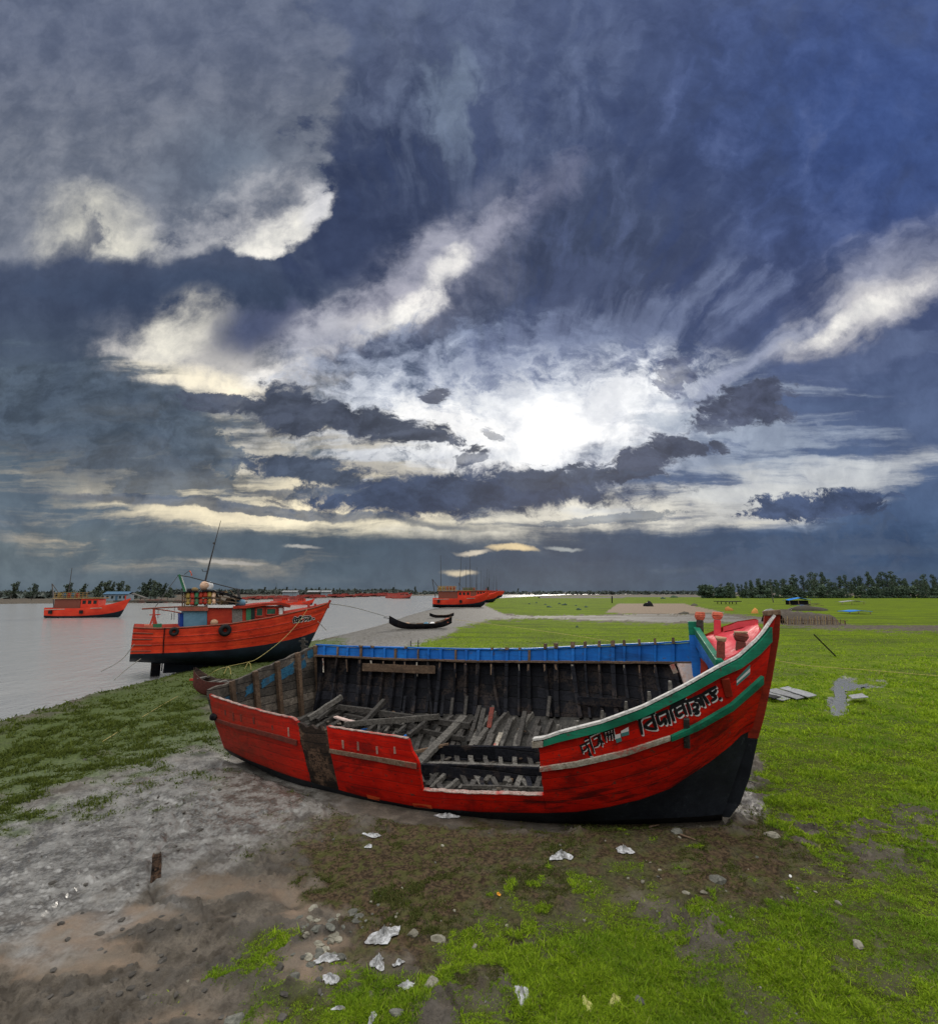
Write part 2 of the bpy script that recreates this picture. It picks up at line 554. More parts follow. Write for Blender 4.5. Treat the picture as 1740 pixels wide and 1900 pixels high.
# slate rain band on the horizon
L = lambda mask, c: globals().__setitem__('col', w.mix(mask, col, c))
low = w.step(w.add(V, w.add(w.mul(w.sub(n_h, 0.5), 0.05), w.mul(w.sub(n_f, 0.5), 0.02))), uvdir(870, 962)[1], uvdir(870, 1008)[1], 0.0, 0.97)
low_c = ramp(w.lerp(U, -0.8, 0.8), [(0.0, rgb(98, 110, 118)), (0.35, rgb(72, 88, 104)), (0.6, rgb(58, 76, 100)), (1.0, rgb(56, 78, 110))])
low_c = w.mix(w.step(V, 0.08, 0.0, 0.0, 0.45), low_c, rgb(88, 104, 118))
low_c = w.mix(w.step(n_h, 0.50, 1.0, 0.0, 0.3), low_c, rgb(112, 122, 132))
L(low, low_c)
L(cloud(1500, 1035, 190, 60, 8, .5, .9), rgb(74, 90, 116))
L(w.mul(w.step(n_h, 0.5, 1.0), blob(300, 1000, 300, 62, -5, 0, 0.6, src=wuvs, k=0.9)), rgb(212, 196, 168))
for (x, y, rx, ry, c) in ((945, 1018, 44, 7, (236, 214, 170)), (872, 1022, 34, 5, (214, 204, 186)), (1042, 1014, 34, 5, (170, 176, 178)), (850, 1056, 30, 6, (222, 208, 180)), (560, 1012, 40, 5, (190, 188, 182)), (420, 1045, 60, 4, (176, 172, 166))):
    L(blob(x, y, rx, ry, -3, 0, 0.7, n_h, 0.5, src=wuvs, k=0.9), c and rgb(*c))
# fine mottling everywhere
col = w.mix(1.0, col, w.mix(w.step(n_f, 0.0, 1.0), (0.80, 0.81, 0.84, 1), (1.17, 1.16, 1.13, 1)), 'MULTIPLY')
n_x = stretch(w.noise(w.vm('ADD', uv, w.vm('SCALE', warp1, scale=0.25)), 34.0, 6, 0.65, 0.0), 2.2)
col = w.mix(1.0, col, w.mix(w.step(n_x, 0.0, 1.0), (0.93, 0.935, 0.94, 1), (1.065, 1.06, 1.055, 1)), 'MULTIPLY')
# the rest of the dome (above and behind the photographer): open bright overcast
amb = w.mix(w.step(dz, 0.10, 1.0), (0.26 * AMB, 0.27 * AMB, 0.29 * AMB, 1), (2.75 * AMB, 2.75 * AMB, 2.75 * AMB, 1))
amb = w.mix(1.0, amb, w.mix(n_big, (0.7, 0.7, 0.7, 1), (1.3, 1.3, 1.3, 1)), 'MULTIPLY')
front = w.step(dy, 0.12, 0.46)
col = w.mix(front, amb, col)
col = w.mix(w.step(dz, -0.02, -0.12), col, (0.10, 0.11, 0.09, 1))
sky = w.n('ShaderNodeTexSky', sky_type='NISHITA')
sky.sun_disc = False
sky.sun_elevation = SUN_EL
sky.sun_rotation = SUN_AZ
sky.dust_density = 2.0
b1 = w.n('ShaderNodeBackground'); w.put(b1.inputs[0], sky.outputs[0]); b1.inputs[1].default_value = 0.05
b2 = w.n('ShaderNodeBackground'); w.put(b2.inputs[0], col); b2.inputs[1].default_value = 1.0
mx = w.n('ShaderNodeMixShader'); mx.inputs[0].default_value = 0.985
w.t.links.new(b1.outputs[0], mx.inputs[1]); w.t.links.new(b2.outputs[0], mx.inputs[2])
wo = w.n('ShaderNodeOutputWorld'); w.t.links.new(mx.outputs[0], wo.inputs[0])
world.cycles.sampling_method = 'MANUAL'
world.cycles.sample_map_resolution = 512

sl = bpy.data.lights.new('sun', 'SUN')
so = bpy.data.objects.new('sun', sl); COL.objects.link(so)
sl.energy = 1.5; sl.angle = math.radians(11); sl.color = (1.0, 0.93, 0.82)
so.rotation_euler = (-SUN_D).to_track_quat('-Z', 'Y').to_euler()
so.location = (5, 30, 20)

SC.view_settings.view_transform = 'Standard'
SC.view_settings.look = 'None'
SC.view_settings.gamma = 1.0
SC.view_settings.exposure = 0.0
SC.view_settings.use_curve_mapping = False
SC.render.film_transparent = False
SC.cycles.use_denoising = True
SC.cycles.max_bounces = 6
SC.cycles.diffuse_bounces = 3
SC.cycles.glossy_bounces = 3
SC.cycles.transmission_bounces = 4
SC.cycles.sample_clamp_indirect = 4
# ------------------------------------------------------------------ ground
def project(X, Y, Z):
    z = Z - EYE
    dep = Y * CT + z * ST
    up = z * CT - Y * ST
    dep = np.maximum(dep, 0.05)
    return 870 + FOC * X / dep, 950 - FOC * up / dep


def sdist(px, py, poly):
    """signed distance (positive inside) to a polygon, all in the ground-picture chart"""
    P = np.array(poly, float)
    Q = np.roll(P, -1, axis=0)
    d = np.full(px.shape, 1e9)
    ins = np.zeros(px.shape, bool)
    for (x0, y0), (x1, y1) in zip(P, Q):
        ex, ey = x1 - x0, y1 - y0
        t = np.clip(((px - x0) * ex + (py - y0) * ey) / max(ex * ex + ey * ey, 1e-9), 0, 1)
        d = np.minimum(d, np.hypot(px - x0 - t * ex, py - y0 - t * ey))
        c = ((y0 > py) != (y1 > py)) & (px < (x1 - x0) * (py - y0) / (y1 - y0 + 1e-12) + x0)
        ins ^= c
    return np.where(ins, d, -d)


SHORE = np.array([(-900, 1560), (-300, 1400), (0, 1318), (167, 1269), (245, 1251), (290, 1240), (330, 1228), (420, 1205), (520, 1186), (600, 1173), (660, 1161), (710, 1150), (760, 1135), (795, 1127), (850, 1117), (930, 1108), (1000, 1104.6), (1060, 1102.5), (3000, 1095)], float)
FARB = np.array([(-900, 1124), (-300, 1122), (167, 1117.5), (330, 1117), (420, 1113.5), (500, 1111.5), (600, 1109), (700, 1106.4), (800, 1104.6), (960, 1103), (1060, 1102.2), (3000, 1095)], float)


def land(px, py):
    """ground height from the river banks"""
    s = py - np.interp(px, SHORE[:, 0], SHORE[:, 1])
    f = np.interp(px, FARB[:, 0], FARB[:, 1]) - py
    wd = np.clip((py - 1099) * 0.14, 0.25, 18)
    near = sstep(s / wd, -1.0, 1.6)
    far = sstep(f / np.maximum(wd * 0.4, 0.2), -1.0, 0.8)
    return -0.8 + 0.8 * np.maximum(near, far)


VIVID_FIELD = [(770, 1201), (835, 1178), (858, 1164), (910, 1150), (1000, 1147), (1110, 1153), (1250, 1157), (1370, 1154), (1450, 1160), (1600, 1170), (3000, 1200), (3000, 1560), (1800, 1640), (1640, 1610), (1592, 1590), (1510, 1570), (1450, 1535), (1425, 1500), (1400, 1470), (1392, 1400), (1380, 1330), (1380, 1260), (900, 1240), (700, 1230)]
UPPER_FIELD = [(898, 1123), (920, 1110), (985, 1107), (1300, 1106), (3000, 1104), (3000, 1165), (1600, 1160), (1440, 1146), (1340, 1138), (1150, 1139), (1080, 1142), (985, 1143), (933, 1138)]
NEAR_GRASS = [(955, 1770), (985, 1720), (1060, 1680), (1150, 1655), (1230, 1665), (1290, 1700), (1380, 1690), (1440, 1650), (1530, 1620), (1640, 1590), (3000, 1500), (3000, 3200), (300, 3200), (330, 1960), (420, 1880), (520, 1840), (640, 1800), (760, 1815), (900, 1830), (960, 1815)]
BROWN = [(505, 1600), (560, 1560), (640, 1525), (760, 1505), (1100, 1515), (1300, 1515), (1420, 1525), (1592, 1600), (1760, 1660), (1400, 1720), (1180, 1690), (1000, 1750), (900, 1850), (700, 1820), (610, 1760), (640, 1700), (560, 1660)]
LEFT_GRASS = [(-600, 1460), (0, 1330), (167, 1284), (240, 1263), (310, 1245), (340, 1230), (420, 1212), (520, 1192), (600, 1178), (640, 1190), (600, 1260), (400, 1270), (385, 1330), (410, 1385), (330, 1392), (250, 1425), (167, 1470), (-600, 1700)]
WET = [(-800, 1640), (167, 1420), (300, 1385), (400, 1375), (470, 1400), (600, 1460), (640, 1500), (480, 1560), (330, 1600), (167, 1690), (-800, 2000)]
SAND = [(1124, 1136), (1146, 1120), (1268, 1120), (1320, 1131), (1346, 1137), (1250, 1139), (1150, 1138)]
CREEK = [(905, 1149), (960, 1143), (1090, 1143), (1200, 1140), (1330, 1141), (1380, 1146), (1450, 1150), (1460, 1158), (1370, 1154), (1250, 1155), (1110, 1150), (1000, 1146)]
PUDDLE = [(1546, 1264), (1562, 1253), (1578, 1262), (1600, 1268), (1640, 1272), (1600, 1278), (1572, 1282), (1576, 1325), (1548, 1330), (1530, 1318), (1545, 1290)]
MUD_BANK = [(560, 1202), (610, 1180), (700, 1153), (790, 1130), (860, 1119), (896, 1122), (935, 1140), (985, 1144), (910, 1150), (858, 1164), (835, 1178), (770, 1201)]
HULL_FOOT = [(395, 1370), (430, 1400), (640, 1492), (790, 1515), (1010, 1525), (1340, 1518), (1380, 1400), (1280, 1300), (600, 1290)]
BOW_MUD = [(1350, 1520), (1372, 1470), (1392, 1440), (1430, 1500), (1420, 1530)]


def masks(X, Y, px, py):
    n1 = fbm(X * 0.9, Y * 0.9, 4, 3) - 0.5
    n2 = fbm(X * 4.0, Y * 4.0, 4, 11) - 0.5
    sc = np.clip((py - 1099) / 300, 0.02, 1.6)                       # chart units per unit of width
    nn = (n1 * 190 + n2 * 110) * sc
    R = lambda poly, soft, k=1.0: sstep(sdist(px, py, poly) + nn * k, -soft * np.clip(sc, .1, 1), soft * np.clip(sc, .1, 1))
    viv = np.maximum(R(VIVID_FIELD, 14, 0.45), R(UPPER_FIELD, 3, 0.2))
    near = R(NEAR_GRASS, 80, 1.25)
    viv = np.maximum(viv, near)
    viv = viv * (1 - 0.95 * R(PUDDLE, 6, 0.25)) * (1 - R(CREEK, 3, 0.15)) * (1 - R(SAND, 2, 0.08))
    bare = np.maximum(sstep(fbm(X * 1.3 + 9, Y * 1.3, 6, 41, .62), 0.57, 0.64), .6 * sstep(fbm(X * 5 + 9, Y * 5, 4, 43, .6), 0.60, 0.68))
    viv = viv * (1 - np.where(near > .5, .42, .75) * bare * (py > 1500))
    lft = R(LEFT_GRASS, 40, 0.6)
    brown = R(BROWN, 40, 0.8) * (1 - viv)
    wet = np.maximum.reduce([R(WET, 60, 0.6), R(CREEK, 3, 0.3) * (.25 + .6 * sstep(fbm(X * .12, Y * .5, 4, 12), .4, .6)), R(PUDDLE, 7, 0.25) * 1.3, R(MUD_BANK, 6, 0.3) * 0.8, R(BOW_MUD, 12, 0.3) * 0.6])
    wet = np.clip(wet * (1 - 0.8 * viv), 0, 1.3)
    tan = sstep(fbm(X * 0.8 + Y * 0.35 + 3, Y * 1.9 - X * 0.3, 4, 77), 0.52, 0.66) * sstep(py, 1590, 1680) * sstep(px, 800, 560)
    tan = np.maximum(tan * (1 - viv) * (1 - brown), R(SAND, 2, 0.08))
    return viv, lft * (1 - viv), brown, wet, tan


def build_ground():
    ys = list(np.linspace(-8, 4.3, 26))
    pys = np.concatenate([np.arange(1925, 1112, -1.55), np.arange(1112, 1100.4, -0.45)])
    for p in pys:
        ys.append(gnd(870, p).y)
    ys = [y for i, y in enumerate(ys) if i == 0 or y > ys[i - 1]]
    ys += [ys[-1] * k for k in (1.6, 3, 6, 12)]
    ts = np.concatenate([np.linspace(-3.4, -1.0, 60), np.arange(-0.995, 0.995, 0.00235), np.linspace(1.0, 3.4, 60)])
    Yg = np.array(ys)[:, None] * np.ones(len(ts))[None, :]
    Xg = ts[None, :] * np.maximum(np.array(ys), 4.3)[:, None]
    px, py = project(Xg, Yg, np.zeros_like(Xg))
    py = np.where(Yg < 2.2, 3200, py)
    px = np.where(Yg < 2.2, 870 + ts[None, :] * 900, px)
    viv, lft, brown, wet, tan = masks(Xg, Yg, px, py)
    Z = land(px, py)
    near = sstep(Yg, 60, 20) * (Z > -0.5)
    mud = (1 - viv) * (1 - 0.6 * brown) * (1 - 0.75 * tan) * (1 - 0.6 * lft)
    lump = np.maximum(fbm(Xg * 3.2, Yg * 3.2, 5, 21, 0.55) - 0.42, 0)
    trk = sstep(np.abs(vnoise((Xg * .85 + Yg * .5) * 1.6 + 2 * (fbm(Xg * .6, Yg * .6, 3, 8) - .5), (Yg * .85 - Xg * .5) * .22, 19) - .5), .07, .0)
    lump2 = np.maximum(fbm(Xg * 9, Yg * 9, 3, 31) - 0.55, 0)
    Z = Z + near * mud * (lump * 0.20 * (1 - .6 * np.clip(wet, 0, 1)) + lump2 * 0.20 * (1 - .55 * np.clip(wet, 0, 1)) + np.maximum(fbm(Xg * 19, Yg * 19, 2, 33) - .55, 0) * .10 - trk * .05) * (1 - 0.30 * np.clip(wet, 0, 1))
    Z = Z + near * (fbm(Xg * 0.5, Yg * 0.5, 3, 51) - 0.5) * 0.10
    Z = Z + near * viv * (fbm(Xg * 2.2, Yg * 2.2, 4, 61) - 0.5) * 0.10
    Z = Z - 0.05 * sstep(sdist(px, py, PUDDLE), -4, 6) * (Yg < 60)
    hull = sstep(sdist(px, py, HULL_FOOT), -26, 8) * (Yg < 20)
    Z = Z * (1 - 0.85 * hull) - 0.15 * hull
    n, m = Yg.shape
    me = bpy.data.meshes.new('ground')
    co = np.stack([Xg, Yg, Z], -1).reshape(-1, 3).astype(np.float32)
    idx = np.arange(n * m).reshape(n, m)
    q = np.stack([idx[:-1, :-1], idx[:-1, 1:], idx[1:, 1:], idx[1:, :-1]], -1).reshape(-1, 4)
    me.vertices.add(n * m); me.vertices.foreach_set('co', co.ravel())
    me.loops.add(q.size); me.loops.foreach_set('vertex_index', q.ravel().astype(np.int32))
    me.polygons.add(len(q)); me.polygons.foreach_set('loop_start', np.arange(0, q.size, 4, dtype=np.int32))
    me.polygons.foreach_set('use_smooth', np.ones(len(q), bool))
    me.update(); me.validate()
    for nm, a in (('cover', (viv, lft, brown, wet)), ('soil', (tan, lump, np.zeros_like(tan), np.zeros_like(tan)))):
        at_ = me.attributes.new(nm, 'FLOAT_COLOR', 'POINT')
        at_.data.foreach_set('color', np.stack(a, -1).reshape(-1, 4).astype(np.float32).ravel())
    return me, (ys, ts, Z)


def ground_mat():
    m, t = material('ground_soil_and_turf')
    pos = t.n('ShaderNodeNewGeometry').outputs['Position']
    a = t.n('ShaderNodeAttribute', attribute_name='cover')
    viv, lft, brown = t.sep(a.outputs['Color'])[:3]
    wet = a.outputs['Alpha']
    b = t.n('ShaderNodeAttribute', attribute_name='soil')
    tan, lump = t.sep(b.outputs['Color'])[:2]
    nb = t.noise(pos, 0.35, 5, 0.6)
    nm = t.noise(pos, 3.0, 6, 0.62)
    nf = t.noise(pos, 22.0, 5, 0.65)
    nff = t.noise(pos, 90.0, 3, 0.6)
    soil = t.mix(t.step(nm, 0.35, 0.68), (0.058, 0.048, 0.036, 1), (0.145, 0.122, 0.095, 1))
    soil = t.mix(t.step(nf, 0.40, 0.70, 0, 0.5), soil, (0.055, 0.045, 0.036, 1))
    soil = t.mix(t.step(lump, 0.08, 0.2, 0, 0.6), soil, (0.075, 0.066, 0.055, 1))
    tanc = t.mix(t.step(nm, 0.35, 0.65), (0.235, 0.168, 0.115, 1), (0.155, 0.122, 0.090, 1))
    c = t.mix(t.mul(tan, 0.85), soil, tanc)
    wetc = t.mix(t.step(t.add(t.mul(nm, .6), t.mul(nf, .4)), 0.40, 0.60), (0.058, 0.052, 0.043, 1), (0.215, 0.206, 0.186, 1))  # wet silt, pale end raised so the colour carries part of its sheen
    far_ = t.step(t.sep(pos)[1], 18, 40)
    rip = t.noise(t.mapping(pos, rot=(0, 0, .5), scale=(.9, .28, 1)), 1.1, 7, .68, .5)
    wetc = t.mix(t.mul(far_, t.step(rip, .42, .60, .35, .95)), wetc, t.mix(t.step(rip, .35, .62), (0.040, 0.037, 0.033, 1), (0.125, 0.12, 0.112, 1)))
    c = t.mix(t.m('MINIMUM', wet, 0.9), c, wetc)
    br = t.mix(t.step(nf, 0.40, 0.62), (0.026, 0.017, 0.010, 1), (0.095, 0.064, 0.036, 1))
    br = t.mix(t.step(t.noise(pos, 7.0, 5, 0.6), 0.47, 0.62, 0, 0.7), br, (0.070, 0.075, 0.020, 1))
    c = t.mix(t.mul(brown, 0.9), c, br)
    g1 = t.mix(t.step(nm, 0.32, 0.68), (0.068, 0.108, 0.009, 1), (0.148, 0.198, 0.012, 1))
    g1 = t.mix(t.step(nb, 0.42, 0.62, 0, 0.65), g1, (0.080, 0.108, 0.017, 1))
    g1 = t.mix(t.step(t.noise(t.mapping(pos, scale=(.35, 1.6, 1)), 0.25, 6, .65), 0.48, 0.62, 0, .75), g1, (0.055, 0.070, 0.020, 1))
    g1 = t.mix(t.step(nf, 0.50, 0.68, 0, 0.35), g1, (0.05, 0.075, 0.015, 1))
    nearb = t.step(t.sep(pos)[1], 17, 9, 0, .85)
    g1 = t.mix(nearb, g1, t.mix(t.step(nf, .4, .62), (0.026, 0.022, 0.010, 1), (0.062, 0.072, 0.014, 1)))
    c = t.mix(viv, c, g1)
    g2 = t.mix(t.step(nf, 0.36, 0.66), (0.040, 0.062, 0.016, 1), (0.085, 0.115, 0.030, 1))
    c = t.mix(t.mul(lft, 0.85), c, g2)
    c = t.mix(1.0, c, t.mix(nff, (0.72, 0.72, 0.72, 1), (1.25, 1.25, 1.25, 1)), 'MULTIPLY')
    puddle = t.mul(t.step(wet, 0.75, 1.02), t.step(nm, 0.62, 0.45))
    ro = t.lerp(t.m('MINIMUM', wet, 1.0), 0.0, 1.0, 0.88, 0.34)
    ro = t.m('MULTIPLY', ro, t.lerp(puddle, 0, 1, 1.0, 0.75))
    grassy = t.m('MAXIMUM', viv, t.m('MAXIMUM', t.mul(lft, 0.7), brown))
    ro = t.m('MAXIMUM', t.m('MAXIMUM', ro, t.mul(far_, .75)), t.mul(grassy, 0.9))
    h = t.add(t.mul(nf, 0.75), t.mul(nff, 0.45))
    bst = t.m('MULTIPLY', t.lerp(puddle, 0, 1, 0.75, 0.10), t.lerp(t.m('MINIMUM', wet, 1.0), 0, 1, 1.0, .42))
    nd = t.n('ShaderNodeBump'); t.put(nd.inputs['Strength'], bst); nd.inputs['Distance'].default_value = 0.035
    t.put(nd.inputs['Height'], h)
    t.principled(c, ro, nd.outputs[0], 0, t.mul(t.lerp(t.m('MINIMUM', wet, 1.0), 0, 1, 0.2, 0.8), t.mul(t.sub(1.0, t.mul(grassy, .85)), t.lerp(far_, 0, 1, 1, .15))))
    return m


_me, (G_YS, G_TS, G_Z) = build_ground()
ground = tag(obj('ground', _me, ground_mat()), kind='structure')
_gy = np.array(G_YS)


def gz(x, y):
    """height of the ground sheet"""
    i = int(np.clip(np.searchsorted(_gy, y) - 1, 0, len(_gy) - 2))
    f = (y - _gy[i]) / (_gy[i + 1] - _gy[i])
    def row(k):
        return np.interp(x / max(_gy[k], 4.3), G_TS, G_Z[k])
    return float(row(i) * (1 - f) + row(i + 1) * f)


def on_ground(px, py, dz=0.0):
    p = gnd(px, py)
    z = 0.0
    for _ in range(4):
        z = gz(p.x, p.y)
        p = gnd(px, py, z)
    p.z += dz
    return p


def puddle_mesh():
    P = np.array(PUDDLE, float)
    P[:, 0] = 1559 + (P[:, 0] - 1559) * .72
    rr = np.random.RandomState(2)
    pts = []
    for (a, b) in zip(P, np.roll(P, -1, axis=0)):
        for k in range(6): pts.append(a + (b - a) * k / 6 + rr.uniform(-4.0, 2.5, 2) * [1, .6])
    c = gnd(1562, 1290)
    bm = bmesh.new()
    vs = [bm.verts.new((gnd(x, y).x, gnd(x, y).y, -.028)) for x, y in pts]
    bm.faces.new(vs)
    bmesh.ops.triangulate(bm, faces=bm.faces[:])
    me = bpy.data.meshes.new('puddle_water'); bm.to_mesh(me); bm.free()
    return me


m_pud, t = material('puddle_water')
pos = t.n('ShaderNodeNewGeometry').outputs['Position']
t.principled((0.11, 0.105, 0.09, 1), t.lerp(t.noise(pos, 4, 4), .35, .65, .05, .3), t.bump(t.noise(pos, 9, 5, .6), .25, .02), 0, .9)
tag(obj('puddle_water', puddle_mesh(), m_pud), kind='structure')
# river
m_water, t = material('river_water')
pos = t.n('ShaderNodeNewGeometry').outputs['Position']
h = t.add(t.mul(t.noise(t.mapping(pos, scale=(0.8, 0.35, 1)), 0.9, 6, 0.65, 0.3), 1.0), t.mul(t.noise(t.mapping(pos, scale=(1, 0.5, 1)), 5.0, 3, 0.6), 0.25))
t.principled(t.mix(t.noise(pos, 0.05, 3), (0.27, 0.265, 0.25, 1), (0.33, 0.322, 0.305, 1)), 0.16, t.bump(h, 0.55, 0.22), 0, 0.9)
mb = MB()
mb.add([(-3500, 6, -0.3), (60, 6, -0.3), (900, 2600, -0.3), (-3500, 2600, -0.3)], [(0, 1, 2, 3)])
river = tag(mb.build('river_water', m_water), kind='structure')


# ------------------------------------------------------------------ grass
def grass_mesh():
    rs = np.random.RandomState(5)
    N = 2300000
    px = rs.uniform(-60, 1800, N)
    py = 1160 + (1960 - 1160) * rs.uniform(0, 1, N) ** 0.72
    u = (950 - py) / FOC
    dyv, dzv = CT - u * ST, ST + u * CT
    tt = -EYE / dzv
    X, Y = (px - 870) / FOC * tt, dyv * tt
    viv, lft, brown, wet, tan = masks(X, Y, px, py)
    cl = fbm(X * 3.0, Y * 3.0, 3, 91)
    cl2 = fbm(X * 9.0, Y * 9.0, 3, 95)
    dens = viv * (0.42 + 0.9 * sstep(cl, 0.34, 0.55)) * (.45 + .9 * sstep(cl2, .38, .58)) + lft * 0.75 * sstep(cl, 0.3, 0.55) * (.3 + sstep(cl2, .4, .6)) + brown * 0.75 * sstep(cl2, 0.46, 0.62) * (.25 + .75 * sstep(cl, .40, .60))
    dens *= np.where(py < 1300, 0.7, 1.0)
    keep = rs.uniform(0, 1, N) < dens
    X, Y, viv, lft, brown, px, py = (k[keep] for k in (X, Y, viv, lft, brown, px, py))
    n = len(X)
    ii = np.clip(np.searchsorted(_gy, Y) - 1, 0, len(_gy) - 2)
    jj = np.clip(np.searchsorted(G_TS, X / np.maximum(_gy[ii], 4.3)), 0, len(G_TS) - 1)
    Z = G_Z[ii, jj]
    ok = Z > -0.32
    dist = np.hypot(X, Y)
    clump = fbm(X * 1.7, Y * 1.7, 4, 131)
    hgt = (0.011 + 0.020 * rs.uniform(0, 1, n) ** 1.6) * (0.6 + 1.2 * sstep(clump, .38, .68)) * np.where(rs.uniform(0, 1, n) > .985, 2.3, 1.0) * np.where(brown > viv, 0.75, 1.0) * np.where(lft > 0.4, 1.15, 1.0) * np.clip(dist / 9, 0.8, 1.9)
    wid = (0.0032 + 0.0035 * rs.uniform(0, 1, n)) * np.clip(dist / 6, 0.8, 5)
    az = rs.uniform(0, 2 * np.pi, n)
    lean = rs.uniform(0.2, 1.6, n) * hgt
    la = rs.uniform(0, 2 * np.pi, n)
    sx, sy = np.cos(az) * wid, np.sin(az) * wid
    bx, by = np.cos(la) * lean, np.sin(la) * lean
    base = np.stack([X, Y, Z - 0.006], -1)
    v = np.empty((n, 5, 3), np.float32)
    v[:, 0] = base + np.stack([-sx, -sy, 0 * sx], -1)
    v[:, 1] = base + np.stack([sx, sy, 0 * sx], -1)
    mid = base + np.stack([bx * 0.35, by * 0.35, hgt * 0.62], -1)
    v[:, 2] = mid + np.stack([sx * 0.7, sy * 0.7, 0 * sx], -1)
    v[:, 3] = mid - np.stack([sx * 0.7, sy * 0.7, 0 * sx], -1)
    v[:, 4] = base + np.stack([bx, by, hgt], -1)
    v = v[ok]; n = len(v)
    tint = np.stack([rs.uniform(0, 1, n), (viv > np.maximum(lft, brown))[ok] * 1.0, (brown > lft)[ok] * 1.0, np.ones(n)], -1).astype(np.float32)
    me = bpy.data.meshes.new('grass')
    me.vertices.add(n * 5); me.vertices.foreach_set('co', v.ravel())
    o = (np.arange(n) * 5)[:, None]
    loops = np.concatenate([o + np.array([[0, 1, 2, 3]]), o + np.array([[3, 2, 4]])], 1).ravel().astype(np.int32)
    me.loops.add(len(loops)); me.loops.foreach_set('vertex_index', loops)
    st = (np.arange(n) * 7)[:, None] + np.array([[0, 4]])
    me.polygons.add(2 * n); me.polygons.foreach_set('loop_start', st.ravel().astype(np.int32))
    me.update()
    a = me.attributes.new('tint', 'FLOAT_COLOR', 'POINT')
    a.data.foreach_set('color', np.repeat(tint, 5, axis=0).ravel())
    return me


m_grass, t = material('grass_blades')
a = t.n('ShaderNodeAttribute', attribute_name='tint')
r, g, b_ = t.sep(a.outputs['Color'])[:3]
pos = t.n('ShaderNodeNewGeometry').outputs['Position']
nb = t.noise(pos, 0.8, 4, 0.6)
gv = t.mix(r, (0.100, 0.180, 0.010, 1), (0.330, 0.450, 0.022, 1))
gv = t.mix(t.step(nb, 0.45, 0.65, 0, 0.6), gv, (0.095, 0.185, 0.016, 1))
gv = t.mix(t.step(r, .93, .97, 0, .8), gv, (0.26, 0.21, 0.10, 1))
gd = t.mix(r, (0.045, 0.066, 0.012, 1), (0.105, 0.130, 0.022, 1))
gb = t.mix(r, (0.045, 0.072, 0.012, 1), (0.125, 0.115, 0.038, 1))
gc = t.mix(g, t.mix(b_, gd, gb), gv)
bs = t.principled(gc, 0.7, None, 0, 0.08)
tr = t.n('ShaderNodeBsdfTranslucent'); t.put(tr.inputs[0], gc)
ms = t.n('ShaderNodeMixShader'); ms.inputs[0].default_value = .4
t.t.links.new(bs.outputs[0], ms.inputs[1]); t.t.links.new(tr.outputs[0], ms.inputs[2])
t.t.links.new(ms.outputs[0], [n for n in t.t.nodes if n.type == 'OUTPUT_MATERIAL'][0].inputs[0])
grass = tag(obj('grass', grass_mesh(), m_grass), kind='stuff', label='short green turf growing over the mud flat', cat='grass')
print('blades', len(grass.data.polygons) // 2)
